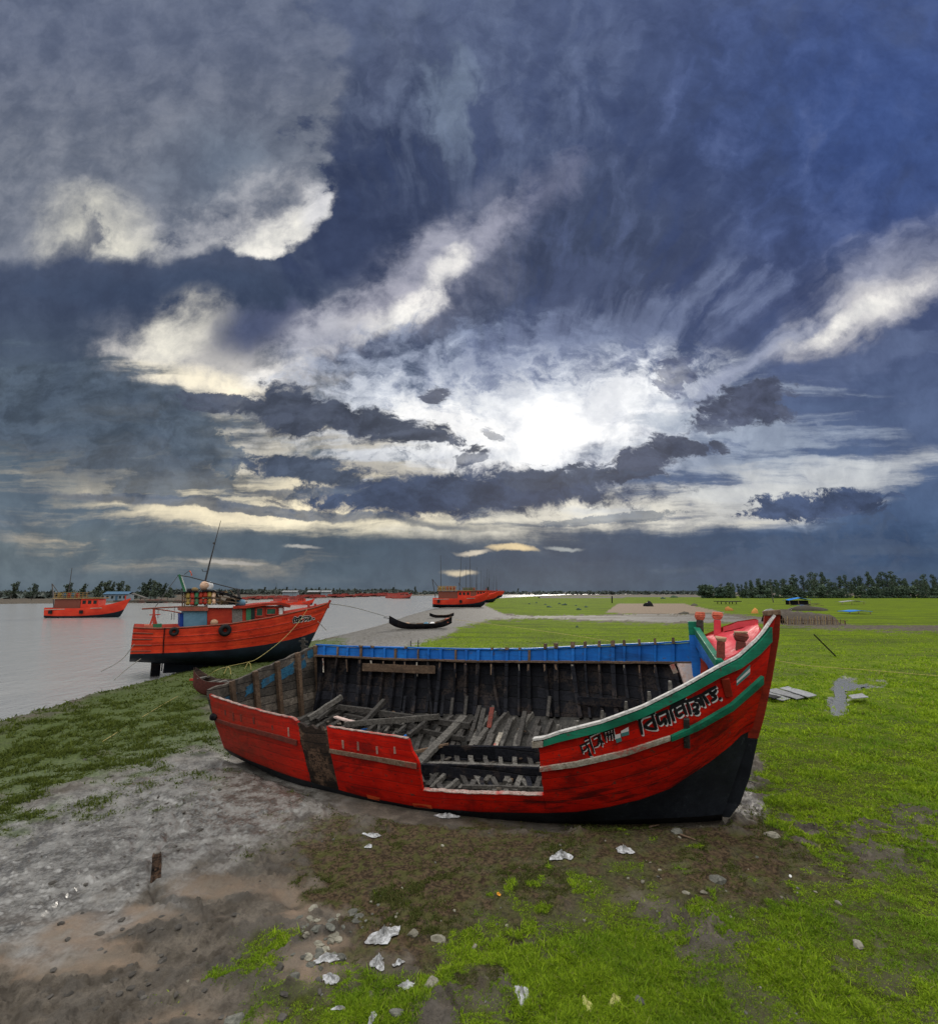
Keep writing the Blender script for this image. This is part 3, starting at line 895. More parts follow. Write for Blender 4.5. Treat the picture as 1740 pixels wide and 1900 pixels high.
# ------------------------------------------------------------------ paint and timber
def paint(name, c1, c2, wear=(0.13, 0.10, 0.075, 1), wear_amt=0.35, rough=0.5, seams=0.0, streak=0.5, sc=1.0, spec=0.16, stain=0.0, dull=False):
    m, t = material(name)
    tc_ = t.n('ShaderNodeTexCoord').outputs['Object']
    uvn = t.n('ShaderNodeUVMap').outputs[0]
    n1 = t.noise(tc_, 1.6 * sc, 6, 0.65)
    n2 = t.noise(tc_, 9 * sc, 6, 0.68, 0.4)
    n3 = t.noise(t.mapping(tc_, scale=(0.8, 0.8, 9)), 3 * sc, 5, 0.65)     # level grain
    n4 = t.noise(t.mapping(tc_, scale=(10, 10, 0.9)), 1.4 * sc, 4, 0.65)   # runs
    c = t.mix(t.step(n1, 0.32, 0.70), c1, c2)
    c = t.mix(t.step(n3, 0.44, 0.72, 0, streak), c, tuple(k * 0.45 for k in c1[:3]) + (1,))
    c = t.mix(t.step(n4, 0.56, 0.76, 0, streak * 0.7), c, tuple(min(1, k * 0.9 + 0.02) for k in c2[:3]) + (1,))
    wm = t.mul(t.step(n2, 0.60, 0.68), t.step(n1, 0.40, 0.58))
    c = t.mix(t.mul(wm, wear_amt * 2), c, wear)
    n5 = t.noise(t.mapping(tc_, scale=(1, 1, 2.2)), 0.9 * sc, 7, 0.7, 0.6)
    c = t.mix(t.step(n5, 0.50, 0.66, 0, stain), c, tuple(k * 0.22 + 0.004 for k in c1[:3]) + (1,))
    c = t.mix(t.step(t.add(n5, t.mul(n2, .15)), 0.46, 0.34, 0, stain * .6), c, tuple(min(1, k * .85 + .035) for k in c2[:3]) + (1,))
    n6 = t.noise(tc_, 38 * sc, 4, 0.7)
    c = t.mix(t.mul(t.step(n6, .62, .68), t.step(n1, .42, .60, 0, wear_amt * 2.2)), c, wear)
    h = t.add(t.mul(n3, 0.4), t.mul(n2, 0.5))
    if dull:      # the stern planking has faded to a dull brown red, the foot of the bow is scuffed black
        uu, vv0 = t.sep(uvn)[:2]
        c = t.mix(t.mul(t.step(uu, 2.2, .2, 0, .75), t.step(n2, .3, .6, .45, 1)), c, (0.155, 0.034, 0.020, 1))
        sc_ = t.mul(t.step(t.noise(t.mapping(uvn, scale=(.5, 1.3, 1)), 1.6, 6, .65), .50, .62), t.mul(t.step(vv0, 4.6, 7.0), t.step(uu, 3.5, 6.5)))
        c = t.mix(t.mul(sc_, .8), c, (0.035, 0.006, 0.006, 1))
        nx = t.sub(t.m('FRACT', t.mul(uu, 2.6)), .5); ny = t.sub(t.m('FRACT', t.add(t.mul(vv0, seams), .2)), .5)
        nd_ = t.m('SQRT', t.add(t.mul(t.mul(nx, .38), t.mul(nx, .38)), t.mul(t.mul(ny, .30), t.mul(ny, .30))))
        c = t.mix(t.step(nd_, .026, .014, 0, .55), c, (0.05, 0.012, 0.010, 1))
    if seams:
        vv_ = t.sep(uvn)[1]
        f = t.m('FRACT', t.mul(vv_, seams))
        g = t.m('ABSOLUTE', t.sub(f, 0.5))
        seam = t.step(g, 0.455, 0.495)
        c = t.mix(t.mul(seam, 0.55), c, (0.02, 0.012, 0.010, 1))
        idx = t.m('FLOOR', t.mul(vv_, seams))
        wn = t.n('ShaderNodeTexWhiteNoise', noise_dimensions='1D'); t.put(wn.inputs['W'], idx)
        c = t.mix(1.0, c, t.mix(wn.outputs[0], (0.80, 0.80, 0.80, 1), (1.12, 1.12, 1.12, 1)), 'MULTIPLY')
        h = t.sub(h, t.mul(seam, 1.6))
    t.principled(c, t.lerp(n2, 0.3, 0.7, rough - 0.08, rough + 0.22), t.bump(h, 0.35, 0.012), 0, spec)
    return m


def timber(name, c1, c2, rough=0.8, flake=None, flake_amt=0.6, planks=0.0, spec=0.2):
    m, t = material(name)
    tc_ = t.n('ShaderNodeTexCoord').outputs['Object']
    info = t.n('ShaderNodeObjectInfo').outputs['Random']
    n1 = t.noise(tc_, 2.2, 6, 0.65)
    n2 = t.noise(tc_, 16, 6, 0.7, 1.2)
    n3 = t.noise(t.mapping(tc_, scale=(2, 2, 12)), 4, 4, 0.6, 0.8)
    c = t.mix(t.step(n2, 0.32, 0.68), c1, c2)
    c = t.mix(t.step(n3, 0.50, 0.70, 0, 0.5), c, tuple(k * 0.4 for k in c1[:3]) + (1,))
    c = t.mix(1.0, c, t.mix(info, (0.72, 0.70, 0.68, 1), (1.25, 1.24, 1.22, 1)), 'MULTIPLY')
    hb = t.add(n2, n3)
    if planks:
        zz = t.mul(t.add(t.sep(tc_)[2], t.mul(t.noise(tc_, .6, 2), .15)), planks)
        g = t.m('ABSOLUTE', t.sub(t.m('FRACT', zz), .5))
        wn = t.n('ShaderNodeTexWhiteNoise', noise_dimensions='2D'); t.put(wn.inputs['Vector'], t.xyz(t.m('FLOOR', zz), t.m('FLOOR', t.add(t.mul(t.sep(tc_)[0], .55), t.mul(t.m('FLOOR', zz), .37)))))
        c = t.mix(1.0, c, t.mix(wn.outputs[0], (.45, .45, .45, 1), (1.7, 1.6, 1.5, 1)), 'MULTIPLY')
        c = t.mix(t.step(g, .44, .49, 0, .85), c, (.004, .004, .004, 1))
        hb = t.sub(hb, t.step(g, .43, .49))
    if flake:
        c = t.mix(t.mul(t.step(n1, 0.50, 0.60), t.step(n2, 0.42, 0.52, 0, flake_amt)), c, flake)
    t.principled(c, t.lerp(n2, 0.3, 0.7, rough - 0.1, rough + 0.1), t.bump(hb, 0.5, 0.012), 0, spec)
    return m


RED = (0.46, 0.012, 0.006, 1)
M_RED = paint('red_hull_paint', (0.37, 0.0065, 0.003, 1), (0.57, 0.012, 0.0035, 1), wear=(0.10, 0.035, 0.025, 1), wear_amt=0.6, seams=1.0, streak=0.5, stain=0.7, spec=0.10, dull=True)
M_TRED = paint('orange_red_hull_paint', (0.62, 0.038, 0.016, 1), (0.80, 0.070, 0.024, 1), wear=(0.20, 0.06, 0.04, 1), wear_amt=0.28, seams=1.0, streak=0.45, stain=0.5)
M_BLACK = paint('black_tar_paint', (0.006, 0.007, 0.010, 1), (0.014, 0.017, 0.022, 1), wear=(0.05, 0.06, 0.065, 1), wear_amt=0.25, rough=0.5, streak=0.2)
M_TBLACK = paint('blue_black_bottom_paint', (0.005, 0.008, 0.012, 1), (0.009, 0.016, 0.024, 1), wear=(0.02, 0.08, 0.12, 1), wear_amt=0.18, rough=0.5, streak=0.2)
M_TAR = timber('tarred_planking', (0.0045, 0.005, 0.0075, 1), (0.011, 0.012, 0.016, 1), 0.7, (0.050, 0.036, 0.028, 1), 0.5, 5.0, 0.08)
M_BLUE = paint('blue_bulwark_paint', (0.006, 0.085, 0.33, 1), (0.010, 0.145, 0.48, 1), wear=(0.07, 0.05, 0.038, 1), wear_amt=0.5, streak=0.35, stain=0.5)
M_GREEN = paint('green_rail_paint', (0.006, 0.115, 0.062, 1), (0.014, 0.195, 0.110, 1), wear=(0.06, 0.055, 0.048, 1), wear_amt=0.8, streak=0.4, stain=0.5)
M_PINK = paint('red_deck_paint', (0.52, 0.035, 0.05, 1), (0.66, 0.085, 0.10, 1), wear=(0.3, 0.04, 0.04, 1), wear_amt=0.25, rough=0.6, streak=0.2)
M_STRIP = timber('bare_rub_strip', (0.20, 0.17, 0.13, 1), (0.40, 0.37, 0.31, 1), 0.75, (0.33, 0.03, 0.02, 1), 0.8)
M_CAP = timber('weathered_rail_top', (0.26, 0.25, 0.23, 1), (0.46, 0.45, 0.43, 1), 0.7)
M_WOOD = timber('grey_timber', (0.022, 0.020, 0.018, 1), (0.075, 0.069, 0.062, 1), 0.8)
M_WOODL = timber('pale_grey_timber', (0.045, 0.041, 0.036, 1), (0.150, 0.140, 0.124, 1), 0.8)
M_WOODB = timber('brown_timber', (0.075, 0.045, 0.028, 1), (0.17, 0.115, 0.075, 1), 0.8, (0.03, 0.022, 0.016, 1))
M_CHAR = timber('bare_rotten_planking', (0.014, 0.010, 0.008, 1), (0.042, 0.028, 0.021, 1), 0.8, (0.22, 0.13, 0.08, 1), 0.5, 6.0)
M_STERN = timber('stripped_transom_planking', (0.055, 0.047, 0.040, 1), (0.15, 0.135, 0.115, 1), 0.8, (0.02, 0.018, 0.016, 1), 0.8, 5.5)
M_FLOOR = timber('muddy_hold_planking', (0.016, 0.015, 0.013, 1), (0.058, 0.054, 0.048, 1), 0.75, (0.02, 0.02, 0.02, 1), 0.7)
M_STEM = paint('weathered_red_stem_paint', (0.20, 0.020, 0.010, 1), (0.34, 0.030, 0.014, 1), wear=(0.05, 0.03, 0.025, 1), wear_amt=0.5, streak=0.5, stain=0.6)
M_ORANGE = timber('orange_painted_post_head', (0.42, 0.09, 0.05, 1), (0.60, 0.16, 0.09, 1), 0.7, (0.25, 0.12, 0.09, 1), 0.5)
M_POST = timber('dark_red_post', (0.10, 0.022, 0.016, 1), (0.20, 0.045, 0.03, 1), 0.75, (0.05, 0.03, 0.025, 1))
M_TAN = timber('cut_post_top', (0.34, 0.20, 0.12, 1), (0.46, 0.30, 0.19, 1), 0.8)
M_PALE = timber('pale_bulkhead', (0.46, 0.33, 0.28, 1), (0.58, 0.46, 0.42, 1), 0.7, (0.35, 0.36, 0.38, 1), 0.6)
M_LET = paint('black_lettering_paint', (0.006, 0.006, 0.007, 1), (0.012, 0.012, 0.014, 1), wear_amt=0.05, streak=0.0)
M_WHITE = paint('white_outline_paint', (0.50, 0.48, 0.47, 1), (0.66, 0.64, 0.62, 1), wear=(0.4, 0.05, 0.04, 1), wear_amt=0.2, streak=0.0)
M_TEAL = paint('grey_green_flag_paint', (0.05, 0.15, 0.14, 1), (0.07, 0.20, 0.18, 1), wear_amt=0.1, streak=0.1)
M_RUB = paint('black_rubber', (0.010, 0.010, 0.011, 1), (0.018, 0.018, 0.018, 1), wear=(0.05, 0.05, 0.05, 1), wear_amt=0.3, rough=0.7, streak=0)
M_ROPE = timber('yellow_rope', (0.32, 0.26, 0.08, 1), (0.45, 0.38, 0.14, 1), 0.8)
M_ROPEG = timber('grey_rope', (0.16, 0.15, 0.13, 1), (0.26, 0.25, 0.22, 1), 0.8)
M_STEEL = timber('dark_steel', (0.03, 0.03, 0.035, 1), (0.07, 0.065, 0.06, 1), 0.5)
M_BLUEF = timber('faded_blue_paint_on_wood', (0.012, 0.055, 0.105, 1), (0.03, 0.125, 0.20, 1), 0.75, (0.06, 0.055, 0.05, 1), 0.8)
M_WORN = timber('worn_brown_strip', (0.10, 0.055, 0.035, 1), (0.19, 0.135, 0.095, 1), 0.8, (0.30, 0.02, 0.015, 1), 0.6)
M_FADE = timber('faded_pink_frame_end', (0.26, 0.13, 0.10, 1), (0.36, 0.22, 0.18, 1), 0.8)
M_EDGE = timber('splintered_plank_edge', (0.17, 0.09, 0.07, 1), (0.33, 0.27, 0.24, 1), 0.8, (0.35, 0.02, 0.012, 1), 0.8)
M_ORPAINT = paint('orange_undercoat', (0.50, 0.06, 0.015, 1), (0.62, 0.10, 0.03, 1), wear_amt=.3, streak=.3)
# ------------------------------------------------------------------ the stripped wooden hull
A_ = math.radians(23)
FW = Vector((4.45, 8.4, 0))
EV = Vector((math.cos(A_), -math.sin(A_), 0))
NV = Vector((math.sin(A_), math.cos(A_), 0))
frame_pt = lambda t, b, z=0.0: FW - EV * t + NV * b + Vector((0, 0, z))
NG = [(-0.46, -0.64), (-0.416, -0.68), (0, -1.05), (0.5, -1.42), (1, -1.65), (2, -1.9), (3, -2.0), (5, -2.05), (7.5, -1.98), (9.5, -1.85), (12, -1.7)]
NB = [(-0.2, 0.06), (0.02, -0.02), (0.3, -0.25), (1, -0.75), (2, -1.15), (3, -1.4), (5, -1.55), (7.5, -1.5), (9.5, -1.3), (12, -1.1)]
FG = [(-0.46, -0.60), (-0.416, -0.56), (0, 0.0), (0.5, 0.55), (1, 0.95), (1.5, 1.15), (2.5, 1.3), (4, 1.42), (6, 1.45), (8, 1.38), (12, 1.2)]
FJ = [(-0.3, -0.5), (0, -0.05), (0.5, 0.28), (1, 0.55), (1.5, 0.75), (2.5, 0.92), (4, 1.04), (6, 1.06), (8, 1.0), (12, 0.8)]
_TT = np.linspace(-0.46, 12, 260)


def plan_mix(p, q, f):
    a = np.interp(_TT, [k[0] for k in p], [k[1] for k in p])
    b = np.interp(_TT, [k[0] for k in q], [k[1] for k in q])
    v = a * (1 - f) + b * f
    k = np.ones(9) / 9
    vp_ = np.convolve(np.pad(v, 4, mode='edge'), k, 'valid')
    return [frame_pt(t, x) for t, x in zip(_TT, vp_)]


def on_plan(px, py, plan, pick='near', off=0.0):
    """where the sight line of (px,py) meets the upright surface over a plan curve"""
    d = ray(px, py)
    best = None
    prev = None
    for p in plan:
        c = p.x * d.y - p.y * d.x
        if prev is not None and (c == 0 or (c > 0) != (prev[0] > 0)):
            f = prev[0] / (prev[0] - c)
            q = prev[1].lerp(p, f)
            if best is None or (q.y < best.y if pick == 'near' else q.y > best.y): best = q
        prev = (c, p)
    if best is None:
        best = min(plan, key=lambda p: abs(p.x / p.y - d.x / d.y))
    Y = best.y
    z = EYE + d.z / d.y * Y
    return Vector((d.x / d.y * Y, Y, z)) - NV * off


def poly_y(pts):
    xs, ys = [p[0] for p in pts], [p[1] for p in pts]
    return lambda x: float(np.interp(x, xs, ys))


G_Y = poly_y([(388, 1288), (397, 1293), (440, 1307), (504, 1325), (544, 1333), (560, 1346), (606, 1348), (676, 1359), (759, 1371), (998, 1372), (1040, 1360), (1116, 1341), (1192, 1313), (1268, 1275), (1333, 1238), (1369, 1220), (1404, 1188), (1427, 1162), (1440, 1140)])
R_Y = poly_y([(394, 1330), (432, 1344), (504, 1361), (552, 1374), (619, 1393), (690, 1404), (777, 1420), (1000, 1426), (1069, 1416), (1158, 1395), (1247, 1366), (1293, 1343), (1354, 1308), (1412, 1257), (1424, 1248)])
B_Y = poly_y([(416, 1388), (460, 1410), (521, 1434), (547, 1443), (590, 1455), (630, 1466), (676, 1479), (762, 1495), (800, 1500), (889, 1507), (1009, 1509), (1069, 1507), (1128, 1498), (1188, 1484), (1242, 1464), (1318, 1413), (1356, 1383), (1376, 1363), (1394, 1356)])
K_Y = poly_y([(428, 1400), (500, 1436), (560, 1461), (640, 1485), (700, 1499), (792, 1514), (900, 1521), (1013, 1524), (1100, 1523), (1200, 1520), (1300, 1515), (1340, 1511)])
UK = [0, .155, .215, .35, .58, 1]
XG, XR, XB, XK = [388, 552, 606, 759, 998, 1438], [396, 558, 612, 775, 1003, 1421], [416, 577, 629, 790, 1012, 1394], [428, 580, 632, 792, 1013, 1340]
_plans = {}


def near_pt(u, v, off=0.0):
    """v: 0 gunwale, 1 rub strip, 2 foot of the red paint, 3 keel line"""
    xs = [float(np.interp(u, UK, k)) for k in (XG, XR, XB, XK)]
    ys = [f(x) for f, x in zip((G_Y, R_Y, B_Y, K_Y), xs)]
    fr = [0, .28, .8, 1.0]
    i = min(int(v), 2); k = v - i
    px, py = xs[i] * (1 - k) + xs[i + 1] * k, ys[i] * (1 - k) + ys[i + 1] * k
    f = fr[i] * (1 - k) + fr[i + 1] * k
    key = round(f, 3)
    if key not in _plans: _plans[key] = plan_mix(NG, NB, f ** 1.7)
    return on_plan(px, py, _plans[key], 'near', off)


VR = [0, .25, .5, .75, 1, 1.15, 1.3, 1.45, 1.6, 1.75, 1.9, 2.0, 2.3, 2.65, 3.0]
CUTROW = 8
wreck = empty('wooden_boat', (0.2, 10.2, 0), 0, 'big stripped red wooden boat hull with open hold and a gap cut in its side', 'boat')


def near_piece(u0, u1, n, r0, r1, mats, name, jag0=0.0, jag1=0.0, jagtop=0.0):
    us = np.linspace(u0, u1, n)
    rows, uvs = [], []
    rr = random.Random(int(u0 * 1000))
    for ri in range(r0, r1):
        v = VR[ri]
        row, uvr = [], []
        for j, u in enumerate(us):
            uu = u
            if j == 0: uu += jag0 * rr.uniform(-1, 1)
            if j == n - 1: uu += jag1 * rr.uniform(-1, 1)
            p = near_pt(uu, v)
            if ri == r0: p = p + Vector((0, 0, jagtop * rr.uniform(-1, 0.4)))
            row.append(p); uvr.append((u * 10.5, v * 4.0))
        rows.append(row); uvs.append(uvr)
    mb = MB()
    mb.slab(rows, 0.055, 0, uvs)
    if r1 == len(VR):      # turn of the bilge, down into the mud
        k2 = [p + NV * 0.35 + Vector((0, 0, -0.22)) for p in rows[-1]]
        mb.grid([rows[-1], k2], 1, [uvs[-1], uvs[-1]])
    nv = len(rows[0]) * len(rows)
    o = mb.build(name, mats, wreck, smooth=False)
    me = o.data
    ncell = (len(rows) - 1) * (n - 1) * 2
    for k in range(ncell):                     # faces come in inner/outer pairs, row by row
        r = (k // 2) // (n - 1)
        if VR[r0 + r] >= 2.0: me.polygons[k].material_index = 1
        elif k % 2 == 1: me.polygons[k].material_index = 2
    for pgn in me.polygons: pgn.use_smooth = pgn.index < ncell
    me.set_sharp_from_angle(angle=.7)
    return o


hull_mats = [M_RED, M_BLACK, M_TAR]
aft = near_piece(0, .155, 26, 0, len(VR), hull_mats, 'hull_side', 0, .0015, .014)
patch = near_piece(.155, .215, 14, 0, len(VR), [M_CHAR, M_BLACK, M_TAR], 'bare_hull_patch', .0, .0, .07)
mid = near_piece(.215, .35, 24, 0, len(VR), hull_mats, 'hull_side', 0, .0025, .014)
low = near_piece(.35, .58, 30, CUTROW, len(VR), hull_mats, 'hull_side', 0, 0, 0)
bow = near_piece(.58, 1.0, 60, 0, len(VR), hull_mats, 'hull_side', .0012, 0, 0)
tag(patch, 'dark rotten planking bare of paint')

for u0, u1, vv_ in ((.004, .153, 0), (.218, .347, 0), (.352, .577, 1.6)):      # splintered bare edge along the broken top planks
    mb = MB()
    n = int((u1 - u0) * 170)
    us = np.linspace(u0, u1, n)
    lo = [near_pt(u, vv_) - NV * .012 + Vector((0, 0, rnd.uniform(-.006, .006))) for u in us]
    mb.slab([lo, [p + NV * rnd.uniform(.060, .078) + Vector((0, 0, .022 if vv_ else 0)) for p in lo]], .012, 0)
    mb.build('splintered_edge', [M_EDGE], wreck)
# far side, transom and floor of the hold
FGY = poly_y([(587, 1198), (647, 1201), (774, 1204), (860, 1206), (979, 1206), (1039, 1203), (1158, 1198), (1260, 1194), (1282, 1192)])
FBY = poly_y([(587, 1217), (740, 1224), (889, 1228), (1039, 1229), (1188, 1230), (1260, 1231), (1290, 1231)])
FJY = poly_y([(581, 1318), (700, 1322), (900, 1326), (1100, 1332), (1200, 1326), (1262, 1300), (1290, 1290)])
plFG, plFJ = plan_mix(FG, FJ, 0), plan_mix(FG, FJ, 1)
FAR_UP, FAR_LO = [], []
xs_f = np.linspace(587, 1284, 60)


def far_pt(x, v, off=0.0):
    """v 0 gunwale, 1 foot of the blue strip, 2 floor junction"""
    if v <= 1:
        y = FGY(x) * (1 - v) + FBY(x) * v
        f = 0.08 * v
    else:
        y = FBY(x) * (2 - v) + FJY(x) * (v - 1)
        f = 0.08 + 0.92 * ((v - 1) ** 1.6)
    key = ('f', round(f, 3))
    if key not in _plans: _plans[key] = plan_mix(FG, FJ, f)
    return on_plan(x, y, _plans[key], 'far', off)


mb = MB()
mb.slab([[far_pt(x, v) for x in xs_f] for v in (0, .5, 1)], 0.06, 0, [[(x * .01, v) for x in xs_f] for v in (0, .5, 1)])
mb.build('bulwark', [M_BLUE], wreck)
mb = MB()
vs_ = (1.0, 1.2, 1.4, 1.6, 1.8, 2.0)
mb.slab([[far_pt(x, v, -0.03) for x in xs_f] for v in vs_], 0.06, 0, [[(x * .01, v) for x in xs_f] for v in vs_])
far_wall = mb.build('hull_lining', [M_TAR], wreck, smooth=False)
mb = MB()                                         # ledge under the blue strip
mb.slab([[far_pt(x, 1.0, 0.11) + Vector((0, 0, rnd.uniform(-.006, .006))) for x in xs_f], [far_pt(x, 1.0, -0.02) for x in xs_f]], 0.035, 0)
mb.build('shelf_plank', [M_WOODB], wreck)
mb = MB()                                         # weathered top edge of the bulwark
mb.slab([[far_pt(x, 0.0, 0.025) + Vector((0, 0, 0.004 + rnd.uniform(-.008, .008))) for x in xs_f], [far_pt(x, 0, -0.08) + Vector((0, 0, 0.004)) for x in xs_f]], 0.03, 0)
mb.build('bulwark_cap', [M_BLUE], wreck)

TA = near_pt(0, 0) ; TB = far_pt(587, 0)
TOPY = poly_y([(389, 1280), (426, 1266), (504, 1233), (581, 1200), (590, 1198)])
trans_plan = [TA.lerp(TB, f) - EV * 0.04 for f in np.linspace(-0.05, 1.06, 30)]
BOTY = poly_y([(389, 1294), (396, 1318), (404, 1345), (416, 1372), (480, 1360), (581, 1320), (590, 1317)])


def trans_pt(x, v, off=0.0):
    return on_plan(x, TOPY(x) * (1 - v) + BOTY(x) * v, trans_plan, 'far') + EV * off


xs_t = np.linspace(389, 589, 22)
mb = MB()
mb.slab([[trans_pt(x, v) + (Vector((0, 0, rnd.uniform(-.02, .015))) if v == 0 else Vector()) for x in xs_t] for v in (0, .25, .5, .75, 1)], 0.07, 0)
mb.build('transom', [M_STERN], wreck)
for (x, w_) in ((428, .10), (470, .11), (512, .10), (549, .10), (583, .10)):
    mb = MB()
    a, b = trans_pt(x, -0.02, 0.05), trans_pt(x + 8, 1.0, 0.07)
    mb.beam(a, b, w_, 0.08, 0, up=EV, jit=.01)
    mb.build('transom_frame', [M_WOODB], wreck)
# remains of blue paint between the transom frames
for quad in ([(457, 1275), (478, 1262), (480, 1278), (455, 1292)], [(484, 1262), (510, 1249), (510, 1262), (487, 1276)], [(519, 1243), (545, 1228), (546, 1248), (520, 1262)], [(553, 1229), (566, 1222), (568, 1237), (552, 1246)], [(570, 1208), (582, 1203), (583, 1219), (571, 1222)], [(415, 1296), (440, 1282), (438, 1300), (420, 1303)], [(550, 1221), (565, 1213), (565, 1219), (551, 1227)]):
    mb = MB()
    q = [on_plan(x, y, trans_plan, 'far') + EV * 0.006 for x, y in quad]
    c = sum(q, Vector()) / 4
    ring = []
    for i in range(4):
        for k in range(5):
            p = q[i].lerp(q[(i + 1) % 4], k / 5)
            ring.append(p + (c - p) * rnd.uniform(-.12, .18))
    mb.add(ring + [p + EV * 0.004 for p in ring], [tuple(range(20, 40))] + [(i, (i + 1) % 20, 20 + (i + 1) % 20, 20 + i) for i in range(20)])
    tag(mb.build('blue_paint_patch', [M_BLUEF], wreck))

# hold floor
xs_h = np.linspace(0, 1, 40)
floor_rows = []
for f in xs_h:
    x = 584 + f * (1284 - 584)
    P1 = far_pt(x, 2.0)
    P3 = near_pt(min(1, 0.02 + 0.97 * f), 2.0) + NV * 0.11
    tk = 9.9 * (1 - f) + 0.4 * f
    P2 = frame_pt(tk, -0.15, 0.16 + 0.35 * max(0, f - .75) * 4 * .5)
    c0, c1 = P1.lerp(P2, .6), P3.lerp(P2, .6)
    c0.z = max(min(c0.z, P2.z + .25), P2.z + .08); c1.z = P2.z - .02
    row = []
    for k in range(15):
        s = k / 14
        row.append(P1 * (1 - s) ** 3 + c0 * 3 * s * (1 - s) ** 2 + c1 * 3 * s * s * (1 - s) + P3 * s ** 3)
    floor_rows.append(row)
mb = MB()
mb.slab(floor_rows, -0.04, 0)
floor_o = mb.build('hold_floor', [M_FLOOR], wreck, smooth=False)
inner = MB(); inner.grid(floor_rows); inner.grid([[far_pt(x, v) for x in xs_f] for v in vs_]); inner.grid([[trans_pt(x, v) for x in xs_t] for v in (0, .5, 1)])
BV_IN = BVHTree.FromPolygons([Vector(v) for v in inner.v], inner.f)
nearm = MB()
us_ = np.linspace(0, 1, 150)
nearm.grid([[near_pt(u, v) for u in us_] for v in VR])
BV_NEAR = BVHTree.FromPolygons([Vector(v) for v in nearm.v], nearm.f)
CAMP = Vector((0, 0, EYE))


def hit(bv, px, py, lift=0.0):
    d = ray(px, py).normalized()
    h = bv.ray_cast(CAMP, d)[0]
    if h is None:
        h, _, _, _ = bv.find_nearest(CAMP + d * 10.5)
        if h is None: return None
    return h - d * lift


IN = lambda px, py, lift=0.04: hit(BV_IN, px, py, lift)
ON = lambda px, py, lift=0.008: hit(BV_NEAR, px, py, lift)

# ribs: painted blue over the bulwark strip, tarred below, bare heads standing proud
rib_x = [606, 628, 648, 668, 690, 712, 734, 756, 778, 800, 823, 846, 869, 891, 913, 938, 962, 986, 1012, 1032, 1063, 1086, 1112, 1137, 1158, 1186, 1215, 1249]
for i, x in enumerate(rib_x):
    mb = MB()
    w_ = rnd.uniform(.045, .095)
    x += rnd.uniform(-4, 4) if x < 1005 else 0
    xl = x + (x - 880) * 0.05 + rnd.uniform(-6, 6)
    if i in (3, 9, 14, 20): xl += rnd.choice((-9, 9))
    head = 0.115 if x > 1005 else (0.05 if rnd.random() < .3 else 0.0)
    g0, g1, g2, g3 = far_pt(x, 0, .035), far_pt(x, 1, .04), far_pt(x * .6 + xl * .4, 1.5, .05), far_pt(xl, 2.0, .06)
    if head:
        mb.beam(g0 + Vector((0, 0, head)) + NV * .01, g0 + Vector((0, 0, .002)), w_ * .9, .075, 1, up=NV, jit=.008)
    bare = x < 1000 and rnd.random() < .38
    mb.beam(g0, g1, w_ * (.6 if bare else .8), .035, 1 if bare else 2, up=NV, jit=.006)
    mb.beam(g1, g2, w_, .085, 0, up=NV, jit=.008)
    mb.beam(g2, g3, w_, .09, 0, up=NV, jit=.008)
    mb.build('rib', [M_TAR, M_WOODB, M_BLUE], wreck)
    if i % 2 == 0 or rnd.random() < .4:
        mb = MB()
        y0, y1 = FBY(x) + 3, FBY(x) + rnd.uniform(12, 30)
        v0, v1 = 1.03, 1.03 + (y1 - y0) / (FJY(x) - FBY(x))
        mb.beam(far_pt(x, v0, .092), far_pt(x + rnd.uniform(-1, 2), v1, .094), w_ * .45, .012, 0, up=NV, jit=.004)
        mb.build('bare_rib_face', [M_WOODB if i % 4 else M_STRIP], wreck)

# floor frames
for i in range(30):
    f = 0.03 + i / 29 * 0.93
    k = f * (len(floor_rows) - 1)
    a, b = floor_rows[int(k)], floor_rows[min(int(k) + 1, len(floor_rows) - 1)]
    s0, s1 = rnd.choice((0, 1, 2)), rnd.choice((9, 10, 12, 13))
    pts = [a[j].lerp(b[j], k - int(k)) + Vector((0, 0, .045)) + EV * rnd.uniform(-.02, .02) for j in range(s0, s1 + 1)]
    mb = MB()
    w_ = rnd.uniform(.06, .10)
    for p, q in zip(pts[::2], pts[2::2]):
        mb.beam(p, q, w_, .10, 0, jit=.008)
    mb.build('floor_frame', [rnd.choice((M_WOOD, M_WOOD, M_WOODL, M_FLOOR))], wreck)


def timber_beam(name, a, b, w_, h_, m, la=.05, lb=.05, parent=wreck, jit=.008, bv=True):
    mb = MB()
    A, B = IN(a[0], a[1], la), IN(b[0], b[1], lb)
    n = 4
    pts = [A.lerp(B, k / n) + Vector((0, 0, rnd.uniform(-.006, .006))) for k in range(n + 1)]
    for p, q in zip(pts, pts[1:]):
        mb.beam(p, q, w_, h_, 0, jit=jit * .4)
    return mb.build(name, [m], parent)


# fixed fore-and-aft timbers of the hold
timber_beam('stringer', (628, 1311), (870, 1347), .09, .10, M_WOOD, .35, .30)
timber_beam('stringer', (640, 1327), (862, 1372), .08, .08, M_WOOD, .2, .3)
timber_beam('stringer', (805, 1395), (1000, 1400), .09, .24, M_TAR, .22, .22)
timber_beam('stringer', (800, 1388), (975, 1393), .10, .04, M_WOOD, .30, .30)
timber_beam('stringer', (784, 1432), (1006, 1440), .09, .26, M_TAR, .20, .20)
timber_beam('stringer', (790, 1416), (1000, 1424), .12, .045, M_WOODL, .28, .28)
timber_beam('stringer', (858, 1460), (1008, 1463), .06, .05, M_WOODL, .22, .22)
timber_beam('ledger_plank', (673, 1238), (807, 1243), .04, .17, M_WOODB, .12, .12)
timber_beam('ledger_plank', (1072, 1300), (1185, 1306), .05, .15, M_TAR, .14, .14)
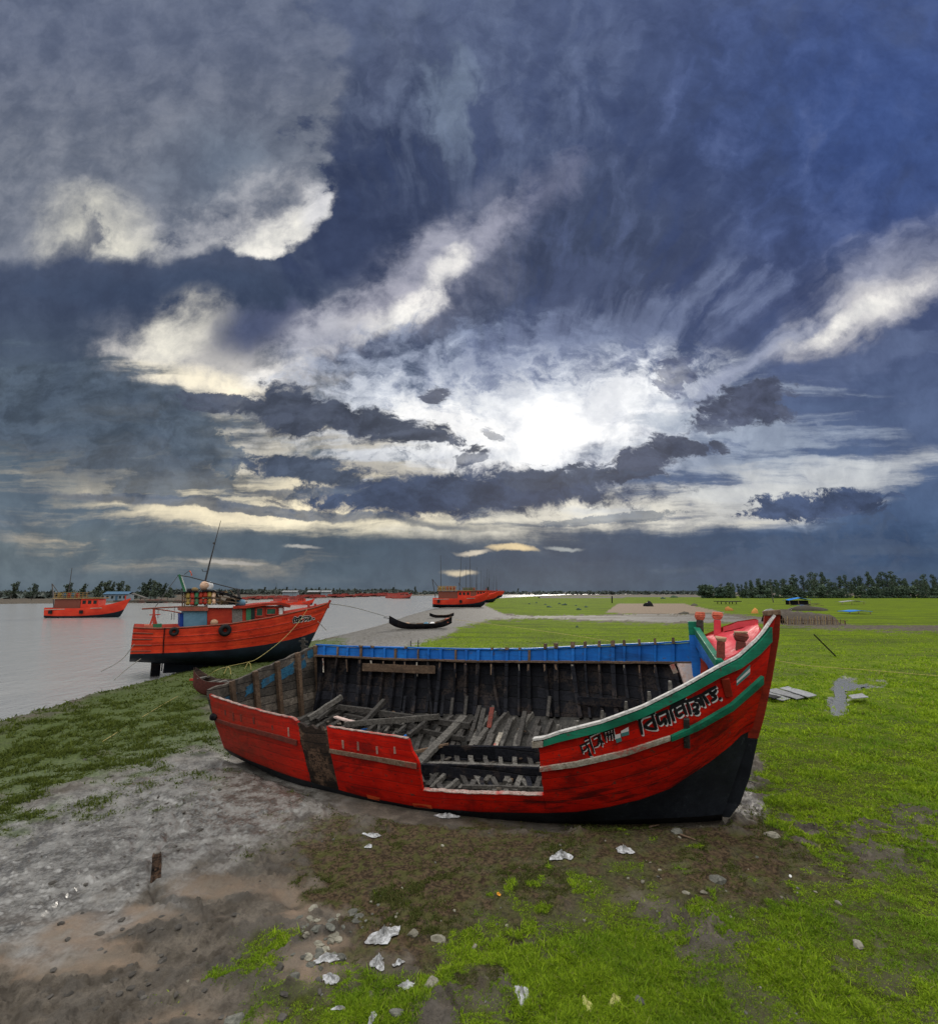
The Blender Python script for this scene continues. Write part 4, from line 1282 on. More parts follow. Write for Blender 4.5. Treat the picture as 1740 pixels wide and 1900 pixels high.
for a, b, m in (((918, 1430), (900, 1452), M_WOODL), ((950, 1430), (937, 1453), M_WOODL), ((970, 1431), (955, 1470), M_WOODL), ((825, 1438), (800, 1464), M_WOODL), ((850, 1448), (827, 1467), M_WOODL), ((1003, 1440), (994, 1466), M_WOOD), ((815, 1432), (794, 1460), M_WOOD), ((973, 1424), (985, 1468), M_TAR), ((880, 1450), (872, 1468), M_WOOD), ((893, 1446), (896, 1468), M_TAR), ((925, 1462), (917, 1471), M_WOODL), ((945, 1458), (938, 1471), M_WOODL)):
    timber_beam('short_frame', a, b, rnd.uniform(.06, .09), .07, m, .18, .12)
for a, b, m in (((903, 1353), (881, 1385), M_WOODL), ((898, 1316), (885, 1372), M_WOOD), ((974, 1322), (960, 1387), M_WOOD), ((948, 1336), (931, 1382), M_WOOD), ((890, 1312), (870, 1378), M_WOOD), ((915, 1364), (906, 1388), M_WOODL), ((858, 1352), (838, 1386), M_WOOD), ((930, 1362), (920, 1386), M_STRIP), ((1000, 1350), (985, 1392), M_WOOD)):
    timber_beam('standing_frame', a, b, rnd.uniform(.07, .10), .08, m, .16, .08)
for (x, y0, y1) in ((706, 1330, 1362), (752, 1292, 1325), (770, 1292, 1325), (795, 1288, 1322), (823, 1292, 1330), (840, 1296, 1332), (866, 1292, 1330), (915, 1310, 1334), (1020, 1292, 1330)):
    timber_beam('standing_frame', (x, y0), (x - 4, y1), .06, .07, rnd.choice((M_WOOD, M_TAR)), .1, .1)

# loose pieces lying in the hold: each its own thing
LOOSE = [
    ('grey squared beam lying across the stern end of the hold, ends on the port wall', (634, 1293), (573, 1333), .10, .10, M_WOODL, .30, .50),
    ('thin grey batten lying just below the big beam at the stern of the hold', (627, 1306), (589, 1336), .06, .06, M_WOOD, .25, .45),
    ('grey beam leaning up beside the stringers left of the hold centre', (713, 1300), (672, 1345), .10, .09, M_WOOD, .40, .40),
    ('long level grey beam lying over the other timbers in the hold', (640, 1344), (814, 1330), .08, .10, M_WOODL, .65, .60),
    ('short grey strut beside the cut edge of the red side', (795, 1336), (758, 1365), .08, .07, M_WOOD, .45, .55),
    ('long broad grey plank slanting down to the gap in the hull side', (861, 1330), (776, 1418), .16, .07, M_WOODL, .30, .45),
    ('thin crooked dark branch lying above the gap in the hull side', (832, 1381), (770, 1396), .05, .05, M_WOODB, .45, .50),
    ('reddish board standing upright in the middle of the hold', (913, 1313), (907, 1350), .09, .03, M_POST, .22, .14),
    ('pale pinkish board lying among the rubble at the stern of the hold', (622, 1330), (662, 1341), .10, .03, M_PALE, .25, .30),
    ('narrow grey slat crossing under the leaning beam in the hold', (690, 1328), (650, 1350), .06, .05, M_WOOD, .30, .40),
    ('grey slat beside the upright post in the hold', (735, 1332), (715, 1358), .05, .05, M_WOODL, .35, .40),
    ('dark grey slat in the hold just behind the short strut', (764, 1336), (735, 1362), .06, .05, M_WOOD, .35, .45),
]
for lab, a, b, w_, h_, m, la, lb in LOOSE:
    o = timber_beam('loose_timber', a, b, w_, h_, m, la, lb, None)
    tag(o, lab, 'timber', 'loose timbers in the stripped hold')

qd = random.Random(12)
for i in range(64):
    x = qd.uniform(590, 770) if i < 40 else qd.uniform(780, 1010)
    y = qd.uniform(1318, 1372) if i < 40 else qd.uniform(1335, 1470)
    ang = qd.uniform(0, PI)
    l_ = qd.uniform(6, 22)
    A, B = IN(x, y, .10), IN(x + math.cos(ang) * l_, y + math.sin(ang) * l_ * .5, qd.uniform(.08, .25))
    if A is None or B is None or (A - B).length > .6: continue
    mb = MB(); mb.beam(A, B, qd.uniform(.03, .09), qd.uniform(.015, .04), 0, jit=.006)
    tag(mb.build('wood_scrap', [qd.choice((M_WOOD, M_WOOD, M_WOODL, M_WOODB, M_TAR, M_STERN, M_BLUE, M_WOODB))]), 'short broken scrap of wood littering the open hold', 'wood scrap', 'wood scraps littering the hold')

# rails on the near side of the bow
def rail(name, pts_top, pts_bot, v_plan, out, mat, n=40, u0=None):
    tx, bx = poly_y(pts_top), poly_y(pts_bot)
    xs = np.linspace(pts_top[0][0], pts_top[-1][0], n)
    rows = [[ON(x, tx(x), .004) for x in xs], [ON(x, (tx(x) + bx(x)) / 2, .004) for x in xs], [ON(x, bx(x), .004) for x in xs]]
    mb = MB(); mb.slab(rows, -out, 0)
    return mb.build(name, [mat], wreck)


TOPR = [(1009, 1372), (1040, 1361), (1116, 1342), (1192, 1314), (1268, 1276), (1333, 1239), (1369, 1221), (1404, 1189), (1426, 1163)]
BOTR = [(1009, 1383), (1040, 1374), (1116, 1356), (1192, 1329), (1268, 1292), (1333, 1255), (1369, 1239), (1404, 1213), (1430, 1185)]
rail('upper_rail', TOPR, BOTR, 0, .055, M_GREEN, 60)
rail('rail_end', [(988, 1374), (1008, 1373)], [(988, 1386), (1008, 1384)], 0, .05, M_STRIP, 4)
rail('lower_rail', [(1243, 1364), (1293, 1340), (1354, 1304), (1411, 1253)], [(1243, 1372), (1293, 1351), (1354, 1316), (1415, 1263)], 1, .05, M_GREEN, 30)
rail('rub_strip', [(1001, 1422), (1069, 1412), (1158, 1391), (1242, 1364)], [(1001, 1430), (1069, 1421), (1158, 1401), (1242, 1372)], 1, .03, M_STRIP, 40)
tag(rail('rub_strip', [(400, 1332), (432, 1342), (504, 1360), (552, 1373)], [(400, 1337), (432, 1349), (504, 1368), (552, 1383)], 1, .018, M_POST, 24), 'dark worn strip')
tag(rail('rub_strip', [(612, 1389), (690, 1402), (773, 1416)], [(612, 1396), (690, 1410), (773, 1426)], 1, .018, M_WORN, 24))
mb = MB()                                          # grey top of the rail
xs = np.linspace(990, 1424, 60); tx = poly_y([(988, 1374)] + TOPR)
mb.slab([[ON(x, tx(x), .004) - NV * .055 + Vector((0, 0, .006)) for x in xs], [ON(x, tx(x), .004) + NV * .075 + Vector((0, 0, .006)) for x in xs]], .03, 0)
mb.build('rail_cap', [M_CAP], wreck)
# timberhead stubs inside the near rail
for x, y, k in ((1031, 1357, 8), (1068, 1346, 6), (1115, 1334, 13), (1160, 1322, 14), (1203, 1302, 15), (1243, 1283, 15)):
    mb = MB()
    p = near_pt(float(np.interp(x, XG, UK)), 0) + NV * .13
    mb.beam(p - Vector((0, 0, .25)), p + Vector((0, 0, .045 + k * .007)), .09, .07, 0, up=NV, w2=.035, h2=.05, jit=.006)
    mb.build('timberhead', [M_WOODL], wreck)
# fresh frame ends showing as pale marks below the gunwale
for x, y, h in ((433, 1330, 15), (447, 1332, 14), (471, 1337, 12), (535, 1358, 16), (636, 1381, 15), (664, 1385, 16), (699, 1392, 14), (732, 1392, 12), (418, 1322, 10), (505, 1350, 9)):
    mb = MB()
    mb.beam(ON(x, y - h / 2, .004), ON(x + 1, y + h / 2, .004), .035, .012, 0, up=NV, jit=.004)
    mb.build('frame_end', [M_FADE if x > 530 else M_POST], wreck)
# fender pieces on the bow
for a, b, w_, m in (((1273, 1333), (1274, 1386), .075, M_WOOD), ((1344, 1258), (1352, 1292), .10, M_STEM)):
    mb = MB(); mb.beam(ON(*a, .03), ON(*b, .03), w_, .06, 0, up=NV, jit=.005)
    mb.build('fender_post', [m], wreck, bevel=.008)
# ring hole and stub at the stern corner
mb = MB(); p = near_pt(.004, .95); mb.lathe(p, -EV - NV * .6, [(.0, -.05), (.06, -.04), (.07, .05), (.05, .09), (.0, .09)], 10)
mb.build('stern_bolt', [M_TAR], wreck)
# orange-red touch of paint at the foot of the planking
for q in ([(765, 1490), (800, 1494), (802, 1501), (768, 1497)], [(680, 1474), (705, 1480), (704, 1486), (682, 1481)]):
    mb = MB(); pts = [ON(x, y, .006) for x, y in q]; mb.add(pts, [(3, 2, 1, 0)])
    mb.build('orange_paint_patch', [M_ORPAINT], wreck)

# stem post
stem_px = [(1436, 1137), (1434, 1180), (1421, 1258), (1406, 1330), (1395, 1368), (1380, 1438), (1362, 1488), (1343, 1513)]
def stem3(px, py):
    Y = 8.1
    for _ in range(8):
        p = at(px, py, Y); Y = 8.4 - .76 * max(0, p.z) / 3.02
    return at(px, py, Y)
sp = [stem3(*p) for p in stem_px]
mb = MB()
def stem_run(mb, pts, ws, mi):
    vs, fs = [], []
    for p, w_ in zip(pts, ws):
        for a, b in ((-w_ * .45, -.055), (.07, -.04), (.07, .04), (-w_ * .45, .055)):
            vs.append(p + EV * a + NV * b - NV * .03)
    for i in range(len(pts) - 1):
        for k in range(4):
            fs.append((i * 4 + k, (i + 1) * 4 + k, (i + 1) * 4 + (k + 1) % 4, i * 4 + (k + 1) % 4))
    fs.append((0, 1, 2, 3)); L_ = 4 * len(pts) - 4; fs.append((L_ + 3, L_ + 2, L_ + 1, L_))
    mb.add(vs, fs, mi)
stem_run(mb, sp[:5], [.30, .30, .34, .34, .3], 0)
stem_run(mb, sp[4:], [.36, .70, .80, .62], 1)
mb.build('stem_post', [M_STEM, M_BLACK], wreck, bevel=.012)
mb = MB(); t0 = sp[0]
mb.beam(t0 - EV * .15 - NV * .03 + Vector((0, 0, -.012)), t0 + EV * .072 - NV * .03 + Vector((0, 0, .012)), .118, .07, 0, jit=.006)
mb.build('stem_head', [M_WOODB], wreck, bevel=.012)

# foredeck, bulwark inside, bollards and beams
plNin = plan_mix([(t, b + .10) for t, b in NG], NB, 0)
dn = [(1333, 1243), (1345, 1222), (1364, 1213), (1386, 1199), (1408, 1170)]
df = [(1300, 1184), (1312, 1179), (1347, 1170), (1375, 1163), (1405, 1157)]
rows = [[on_plan(x, y, plNin) for x, y in dn], [on_plan(x, y, plFG, 'far') for x, y in df]]
rows.insert(1, [a.lerp(b, .5) + Vector((0, 0, .02)) for a, b in zip(*rows)])
mb = MB(); mb.slab(rows, -.05, 0); mb.build('foredeck', [M_PINK], wreck)
mb = MB()
bt = [(1347, 1163), (1360, 1160), (1373, 1154), (1392, 1152), (1406, 1150)]; bb = [(1347, 1172), (1360, 1169), (1373, 1166), (1392, 1162), (1406, 1159)]
mb.slab([[on_plan(x, y, plFG, 'far', .01) for x, y in bt], [on_plan(x, y, plFG, 'far', .01) for x, y in bb]], -.07, 0)
mb.build('bow_bulwark', [M_PINK], wreck)
mb = MB()                                          # far outer side of the bow
bo = [(1284, 1192), (1300, 1184), (1347, 1163), (1373, 1154), (1406, 1150)]
top_ = [on_plan(x, y, plFG, 'far', -.09) for x, y in bo]
tv = [-(p - FW).dot(EV) for p in top_]
low_ = lambda z, w_: [frame_pt(max(t, .12 + .1 * (3 - z)), float(np.interp(t, [k[0] for k in FJ], [k[1] for k in FJ])) * w_ + .02, z) for t in tv]
mb.slab([top_, low_(1.3, 1.0), low_(.1, .3)], -.05, 0)
mb.build('hull_side', [M_STEM], wreck)


def bollard(px, ytop, ybase, wpx, plan, side, off, head, headm, flare=1.25, name='bollard', lean=0.0):
    b = on_plan(px, ybase, plan, side, off)
    t_ = at(px + lean, ytop, b.y)
    r = wpx / FOC * b.y * .5
    h = (t_ - b).length
    ax = t_ - b
    e = EV.lerp(ax.normalized(), 0)
    mb = MB()
    hh = h * head
    mb.beam(b - ax.normalized() * .25, b + ax * (1 - head), 2 * r * .86, 2 * r * .8, 0, up=NV, w2=2 * r * .78, h2=2 * r * .75, jit=.004)
    mb.beam(b + ax * (1 - head), b + ax * (1 - head * .45), 2 * r * .8, 2 * r * .75, 1, up=NV, w2=2 * r * flare, h2=2 * r, jit=.006)
    mb.beam(b + ax * (1 - head * .45), t_, 2 * r * flare, 2 * r, 1, up=NV, w2=2 * r * 1.02, h2=2 * r * .85, jit=.008)
    return mb


bollard(1298, 1136, 1178, 15, plFG, 'far', .06, .34, None).build('bollard', [M_WOOD, M_ORANGE], wreck, bevel=.012)
bollard(1330, 1136, 1176, 15, plFG, 'far', .10, .34, None).build('bollard', [M_PINK, M_ORANGE], wreck, bevel=.012)
bollard(1337, 1181, 1228, 17, plNin, 'near', -.12, .20, None, 1.05).build('bollard', [M_POST, M_TAN], wreck, bevel=.012)
bollard(1374, 1174, 1213, 19, plNin, 'near', -.12, .42, None, 1.3).build('bollard', [M_POST, M_POST], wreck, bevel=.012)
mb = MB(); c = on_plan(1375, 1174, plNin, 'near', -.12); mb.box(c, (.17, .15, .02), Matrix.Rotation(-A_, 3, 'Z')); mb.build('bollard_top', [M_TAN], wreck)
# post and beam at the break of the foredeck
pf = on_plan(1285, 1192, plFG, 'far', .05)
mb = MB(); mb.beam(at(1284, 1153, pf.y), at(1286, 1178, pf.y), .15, .12, 0, up=NV); mb.beam(at(1286, 1178, pf.y), at(1294, 1262, pf.y - .15), .15, .11, 1, up=NV)
mb.build('break_post', [M_GREEN, M_BLUE], wreck, bevel=.01)
pa, pb = at(1292, 1170, pf.y - .12), on_plan(1334, 1232, plNin, 'near', -.02)
mb = MB(); mb.beam(pa, pb, .10, .13, 0, jit=.006); mb.build('break_beam', [M_GREEN], wreck, bevel=.01)
mb = MB(); mb.beam(pa + Vector((0, 0, -.16)) + EV * -.02, pb + Vector((0, 0, -.16)) - EV * .02, .06, .16, 0); mb.build('break_beam', [M_BLUE], wreck)
mb = MB(); mb.beam(at(1299, 1212, pf.y - .35), on_plan(1336, 1250, plNin, 'near', -.05), .05, .10, 0); mb.build('break_brace', [M_BLUE], wreck)
for a, b in (((1338, 1233), (1366, 1222)), ((1362, 1226), (1380, 1212))):
    mb = MB(); mb.beam(on_plan(*a, plNin, 'near', -.0), on_plan(*b, plNin, 'near', 0), .09, .08, 0, jit=.006); mb.build('cleat', [M_GREEN], wreck, bevel=.01)
mb = MB()                                          # pale bulkhead boards below the break
q = [at(1256, 1231, pf.y - .05), at(1290, 1231, pf.y - .05), at(1296, 1275, pf.y - .25), at(1272, 1276, pf.y - .25)]
mb.slab([[q[0], q[1]], [q[3], q[2]]], .04, 0); mb.build('bulkhead_board', [M_PALE], wreck)
mb = MB(); mb.beam(at(1246, 1233, pf.y - .1), at(1253, 1249, pf.y - .12), .08, .03, 0, up=NV); mb.build('bulkhead_board', [M_STRIP], wreck)
mb = MB(); q = [at(1288, 1232, pf.y + .03), at(1340, 1232, pf.y - .5), at(1340, 1330, pf.y - .7), at(1266, 1330, pf.y - .2)]
mb.slab([[q[0], q[1]], [q[3], q[2]]], -.04, 0); mb.build('collision_bulkhead', [M_TAR], wreck)

# painted name: the strokes lie on the planking
ZX = lambda X, Y: (1060 + X / 5.8, 1260 + Y / 5.8)


def strokes(mb, lst, wd, lift, bv_on, dx=0, dy=0, conv=ZX):
    for st in lst:
        pts = []
        for (x0, y0), (x1, y1) in zip(st, st[1:]):
            n = max(2, int(math.hypot(x1 - x0, y1 - y0) / 14))
            pts += [(x0 + (x1 - x0) * k / n, y0 + (y1 - y0) * k / n) for k in range(n)]
        pts.append(st[-1])
        P = np.array(pts, float)
        if len(P) > 4:
            for _ in range(2): P[1:-1] = (P[:-2] + 2 * P[1:-1] + P[2:]) / 4
        T = np.gradient(P, axis=0); T /= np.maximum(np.hypot(T[:, 0], T[:, 1])[:, None], 1e-6)
        W = wd * (0.55 + 0.45 * np.sin(np.linspace(.35, PI - .25, len(P))))[:, None]
        Lp = P + np.stack([-T[:, 1], T[:, 0]], 1) * W / 2 - T * 0
        Rp = P - np.stack([-T[:, 1], T[:, 0]], 1) * W / 2
        a = [bv_on(*conv(x + dx, y + dy), lift) for x, y in Lp]
        b = [bv_on(*conv(x + dx, y + dy), lift) for x, y in Rp]
        base = len(mb.v)
        mb.add(a + b, [(i, i + 1, len(a) + i + 1, len(a) + i) for i in range(len(a) - 1)])


BIG = [[(700, 432), (760, 405), (900, 365)], [(728, 430), (745, 520), (762, 602)], [(738, 440), (765, 395), (830, 372), (890, 345)],
       [(868, 385), (890, 470), (918, 545)], [(868, 438), (820, 470), (782, 515), (850, 535), (918, 540)],
       [(905, 395), (960, 372), (1040, 335)], [(925, 400), (932, 450), (950, 495), (985, 455), (1008, 415)], [(1000, 420), (1020, 470), (1010, 495)], [(1028, 345), (1045, 420), (1062, 488)],
       [(1062, 330), (1085, 400), (1108, 458)], [(1066, 335), (1085, 280), (1130, 250), (1190, 238), (1228, 200)],
       [(1060, 320), (1130, 285), (1200, 250)], [(1105, 300), (1122, 340), (1135, 395), (1165, 405), (1200, 370)], [(1130, 345), (1170, 320), (1200, 300)], [(1190, 255), (1215, 330), (1240, 388)],
       [(1200, 250), (1290, 225), (1390, 172)], [(1245, 250), (1268, 320), (1285, 385)], [(1300, 300), (1330, 265), (1365, 290), (1350, 330), (1315, 330)], [(1300, 350), (1345, 335), (1375, 355), (1350, 380), (1320, 372)], [(1320, 240), (1370, 225), (1400, 290)], [(1380, 180), (1405, 240), (1432, 300)],
       [(1405, 160), (1440, 215), (1480, 268)], [(1390, 180), (1470, 130), (1560, 80)], [(1485, 125), (1500, 165), (1545, 145), (1560, 110)], [(1500, 175), (1535, 170), (1562, 200), (1530, 225), (1500, 240)], [(1592, 200), (1608, 222)]]
SMALL = [[(85, 722), (150, 695), (190, 672)], [(100, 722), (112, 760), (125, 802)], [(112, 775), (150, 770), (165, 735)], [(150, 700), (185, 740), (190, 790), (222, 830)], [(135, 662), (160, 640), (178, 645)],
         [(190, 615), (205, 690), (245, 792)], [(190, 620), (240, 590), (300, 570)], [(232, 640), (285, 610), (302, 660), (285, 720), (240, 730)], [(300, 590), (312, 660), (330, 725)], [(280, 680), (315, 655), (345, 690)],
         [(345, 565), (362, 620), (372, 675)], [(350, 570), (400, 550), (455, 530)], [(385, 555), (395, 610), (402, 655)], [(415, 548), (425, 600), (435, 655)], [(372, 610), (410, 600), (440, 585)], [(445, 532), (452, 590), (462, 640)], [(180, 800), (205, 830)]]
mb = MB(); strokes(mb, BIG, 33, .007, ON, 11, 13); strokes(mb, BIG, 40, .007, ON, 3, 4); mb.build('lettering_outline', [M_WHITE], wreck)
mb = MB(); strokes(mb, BIG, 38, .012, ON, -2, -2); mb.build('lettering', [M_LET], wreck)
mb = MB(); strokes(mb, SMALL, 17, .007, ON, 8, 9); mb.build('lettering_outline', [M_WHITE], wreck)
mb = MB(); strokes(mb, SMALL, 21, .012, ON, -1, -1); mb.build('lettering', [M_LET], wreck)


def paint_quad(q, m, lift=.009, name='painted_flag'):
    mb = MB()
    n = 6
    g = [[ON(*(np.array(q[0]) * (1 - i / n) * (1 - j) + np.array(q[1]) * (i / n) * (1 - j) + np.array(q[2]) * (i / n) * j + np.array(q[3]) * (1 - i / n) * j), lift) for i in range(n + 1)] for j in (0, .5, 1)]
    mb.grid(g)
    return mb.build(name, [m], wreck)


Zc = lambda *p: [ZX(*k) for k in p]
paint_quad(Zc((470, 600), (525, 585), (530, 630), (475, 645)), M_WHITE)
paint_quad(Zc((475, 645), (535, 630), (540, 668), (485, 690)), M_TEAL)
paint_quad(Zc((530, 560), (612, 515), (616, 560), (532, 585)), M_WHITE)
paint_quad(Zc((532, 585), (616, 560), (620, 600), (535, 622)), M_TEAL)
paint_quad([(1366, 1259), (1391, 1233), (1391, 1240), (1366, 1264)], M_TEAL)
paint_quad([(1366, 1264), (1391, 1240), (1391, 1246), (1366, 1268)], M_WHITE)
paint_quad([(1366, 1268), (1391, 1246), (1391, 1251), (1366, 1273)], M_TEAL)
# ------------------------------------------------------------------ the red trawler aground by the river, and the other boats
TY = math.radians(32)
TE = Vector((math.cos(TY), math.sin(TY), 0))
TN = Vector((-math.sin(TY), math.cos(TY), 0))
TB_ = 1.25                                             # half beam
T0 = at(248, 1163, 21.5); T0 = Vector((T0.x, T0.y, 0)) + TN * TB_


def tl(px, py, lat):
    """sight line of (px,py) on the upright plane a distance lat off the boat's centre line -> local x,y,z"""
    o = T0 + TN * lat
    d = ray(px, py)
    den = d.x * TE.y - d.y * TE.x
    s = (o.x * TE.y - o.y * TE.x) / den
    p = Vector((d.x * s, d.y * s, EYE + d.z * s))
    return Vector(((p - o).dot(TE), lat, p.z))


class Hull:
    def __init__(s, st):
        """st: stations (x, half beam at rail, half beam at paint line, z rail, z paint line, z keel, stem rake)"""
        s.st = np.array(st, float)
        s.x = np.linspace(0, 1, 46)

    def val(s, t, k):
        xs = (s.st[:, 0] - s.st[0, 0]) / (s.st[-1, 0] - s.st[0, 0])
        return float(np.interp(t, xs, s.st[:, k]))

    def pt(s, t, v, side):
        """v 0 rail .. 1 paint line .. 2 keel"""
        X, bt, bp, zr, zp, zk, rk = (s.val(t, k) for k in range(7))
        if v <= 1:
            y = bt + (bp - bt) * max(0, v) ** 1.6; z = zr + (zp - zr) * v
        else:
            k = v - 1
            y = bp * (1 - k ** 2.2) + .03; z = zp + (zk - zp) * (k ** .8)
        X -= rk * (zr - z)
        return Vector((X, y * side, z))

    def build(s, mats, parent, name='hull', n=46, planks=7):
        mb = MB()
        ts = np.linspace(0, 1, n)
        vs = [0, .125, .25, .375, .5, .625, .75, .875, 1.0, 1.2, 1.4, 1.6, 1.8, 2.0]
        for side in (-1, 1):
            rows = [[s.pt(t, v, side) for t in ts] for v in vs]
            uvs = [[(t * 9, v * planks) for t in ts] for v in vs]
            up, lo = rows[:9], rows[8:]
            mb.grid(up, 0, uvs[:9], flip=side > 0)
            mb.grid(lo, 1, uvs[8:], flip=side > 0)
        # transom
        l = [s.pt(0, v, -1) for v in vs]; r = [s.pt(0, v, 1) for v in vs]
        mb.grid([[a, b] for a, b in zip(l[:9], r[:9])], 0, flip=True); mb.grid([[a, b] for a, b in zip(l[8:], r[8:])], 1, flip=True)
        # deck and bulwark inside
        dk = [[s.pt(t, 0, sd) * 1.0 - Vector((0, sd * .05, .30)) for t in ts] for sd in (-1, 1)]
        mb.grid(dk, 2)
        for sd in (-1, 1):
            ins = [s.pt(t, 0, sd) - Vector((0, sd * .05, 0)) for t in ts]
            dn_ = [p - Vector((0, 0, .30)) for p in ins]
            mb.grid([[s.pt(t, 0, sd) for t in ts], ins, dn_], 0, flip=sd < 0)
        return mb.build(name, mats, parent, smooth=True)


TST = []
def trow(pxs, hb, hp):
    (xr, yr), (xp, yp), zk, rk = pxs
    a, b = tl(xr, yr, -hb), tl(xp, yp, -hp)
    return (a.x, hb, hp, a.z, b.z, zk, rk)
TST = [trow(((248, 1163), (250, 1213), .38, .02), 1.20, 1.05), trow(((290, 1165), (292, 1212), .28, .02), 1.28, 1.12), trow(((350, 1163), (350, 1210), .10, 0), 1.32, 1.15),
       trow(((430, 1156), (430, 1205), -.05, 0), 1.28, 1.05), trow(((500, 1145), (495, 1196), -.05, .02), 1.10, .75), trow(((550, 1134), (540, 1187), .0, .12), .80, .42), trow(((585, 1126), (570, 1180), .12, .32), .42, .18), trow(((612, 1117), (590, 1172), .35, .46), .05, .03)]
for k in range(1, len(TST)):
    r = list(TST[k]); r[0] = max(r[0], TST[k - 1][0] + .2); TST[k] = tuple(r)
trawler = empty('fishing_trawler', T0, TY, 'orange red fishing trawler with black bottom aground on the river bank behind the stripped hull', 'trawler')
bpy.context.view_layer.update()


def put(mb, name, mats, parent=trawler, **k):
    """mesh given in the trawler's own coordinates"""
    me_o = mb.build(name, mats, None, **k)
    me_o.parent = parent
    if parent is not trawler: me_o.matrix_parent_inverse = Matrix()
    return me_o


M_MAROON = timber('maroon_canoe_planking', (0.055, 0.016, 0.014, 1), (0.105, 0.032, 0.026, 1), 0.8)
M_DECK = timber('worn_red_deck', (0.16, 0.05, 0.035, 1), (0.28, 0.09, 0.06, 1), 0.8)
M_LBLUE = paint('grey_blue_panel_paint', (0.07, 0.16, 0.22, 1), (0.11, 0.22, 0.30, 1), wear_amt=0.1, streak=0.15)
M_DBLUE = paint('dark_blue_paint', (0.008, 0.03, 0.16, 1), (0.012, 0.05, 0.26, 1), wear_amt=0.1, streak=0.1)
M_DARKIN = timber('dark_opening', (0.010, 0.014, 0.014, 1), (0.02, 0.03, 0.028, 1), 0.4)
M_GLASS = paint('window_glass', (0.010, 0.05, 0.03, 1), (0.03, 0.14, 0.08, 1), wear_amt=0, rough=0.15, streak=0, spec=.6)
M_GREY = timber('grey_plywood', (0.13, 0.12, 0.11, 1), (0.24, 0.23, 0.21, 1), 0.8)
M_YEL = paint('yellow_drum', (0.24, 0.16, 0.04, 1), (0.36, 0.25, 0.06, 1), wear_amt=0.2, streak=0.1)
M_GRD = paint('green_drum', (0.025, 0.11, 0.055, 1), (0.045, 0.17, 0.08, 1), wear_amt=0.2, streak=0.1)
M_BUOY = timber('buoy_skin', (0.50, 0.26, 0.13, 1), (0.62, 0.48, 0.38, 1), 0.6)
M_WHT = paint('white_paint', (0.55, 0.54, 0.52, 1), (0.68, 0.67, 0.65, 1), wear_amt=0.15, streak=0.2)
M_OCH0 = timber('old_bamboo', (0.14, 0.095, 0.04, 1), (0.24, 0.17, 0.08, 1), 0.8)
M_FLAG = paint('orange_flag_cloth', (0.55, 0.09, 0.035, 1), (0.66, 0.14, 0.06, 1), wear_amt=0, streak=0)
M_DRED = paint('faded_red_paint', (0.30, 0.035, 0.025, 1), (0.45, 0.055, 0.035, 1), wear_amt=0.2, streak=0.3)

TH = Hull(TST)
put_h = TH.build([M_TRED, M_TBLACK, M_DECK], None, planks=7)
put_h.parent = trawler
# planking wales
for v in (0.02, .36, .66):
    mb = MB()
    ts = np.linspace(0.0, .985, 40)
    mb.tube([TH.pt(t, v, -1) + Vector((0, -.012, 0)) for t in ts], .013 if v > .1 else .035, 6)
    put(mb, 'wale', [M_DRED if v > .1 else M_DECK])
mb = MB(); mb.tube([TH.pt(t, v, 1) for t in np.linspace(0, .985, 30) for v in (0.02,)], .035, 6); put(mb, 'wale', [M_DECK])
for v in (.22, .45, .68, .90):
    mb = MB(); mb.tube([TH.pt(t, v, -1) + Vector((0, -.02, 0)) for t in (0, .03, .06, .085)], [.03, .028, .024, .02], 6); put(mb, 'batten', [M_DECK])
mb = MB(); mb.tube([TH.pt(1, v, 1) * 1 + Vector((.015, 0, 0)) for v in (-.06, 0, .5, 1.0)], [.07, .06, .055, .05], 8); put(mb, 'stem', [M_TRED])
mb = MB(); mb.tube([TH.pt(1, v, 1) + Vector((.015, 0, 0)) for v in (1.0, 1.5, 2.0)], [.05, .05, .05], 8); put(mb, 'stem', [M_TBLACK])
mb = MB(); mb.beam((1.25, 0, .12), (6.4, 0, -.05), .14, .62); put(mb, 'keel', [M_TBLACK])
a, b = tl(281, 1231, -.1), tl(298, 1246, -.1)
mb = MB(); mb.box(((a.x + b.x) / 2, 0, (a.z + b.z) / 2 - .08), (b.x - a.x, .06, a.z - b.z + .25)); put(mb, 'rudder', [M_TAR])
mb = MB(); mb.beam((b.x + .05, 0, .75), (b.x + .05, 0, -.1), .05, .05); put(mb, 'rudder_post', [M_STEEL])


def tbox(name, x0, y0, x1, y1, lat, depth, m, parent=trawler, slant=0.0, bevel=0.0):
    """a block whose near face fills the given patch of the side view"""
    a, b = tl(x0, y0, lat), tl(x1, y1, lat)
    c = tl(x1, y0, lat); d = tl(x0, y1, lat)
    near = [Vector((a.x, lat, a.z)), Vector((c.x + slant, lat, c.z)), Vector((b.x, lat, b.z)), Vector((d.x, lat, d.z))]
    far = [p + Vector((0, depth, 0)) for p in near]
    mb = MB(); mb.add(near + far, [(3, 2, 1, 0), (4, 5, 6, 7), (0, 1, 5, 4), (1, 2, 6, 5), (2, 3, 7, 6), (3, 0, 4, 7)])
    return put(mb, name, [m], parent, bevel=bevel)


W2 = .80
tbox('aft_house', 341, 1133, 384.5, 1164, -W2, 2 * W2, M_LBLUE)
tbox('aft_house_end', 334, 1139, 340.8, 1163, -W2 + .05, 2 * W2 - .1, M_DBLUE)
tbox('aft_house', 385, 1127, 427, 1163, -W2 - .02, 2 * W2 + .04, M_TRED, slant=.22)
tbox('deck_beam', 334, 1126.5, 387, 1133.5, -W2 - .10, 2 * W2 + .2, M_DECK)
tbox('roof_edge', 386, 1122.5, 437, 1127.6, -W2 - .12, 2 * W2 + .24, M_WHT)
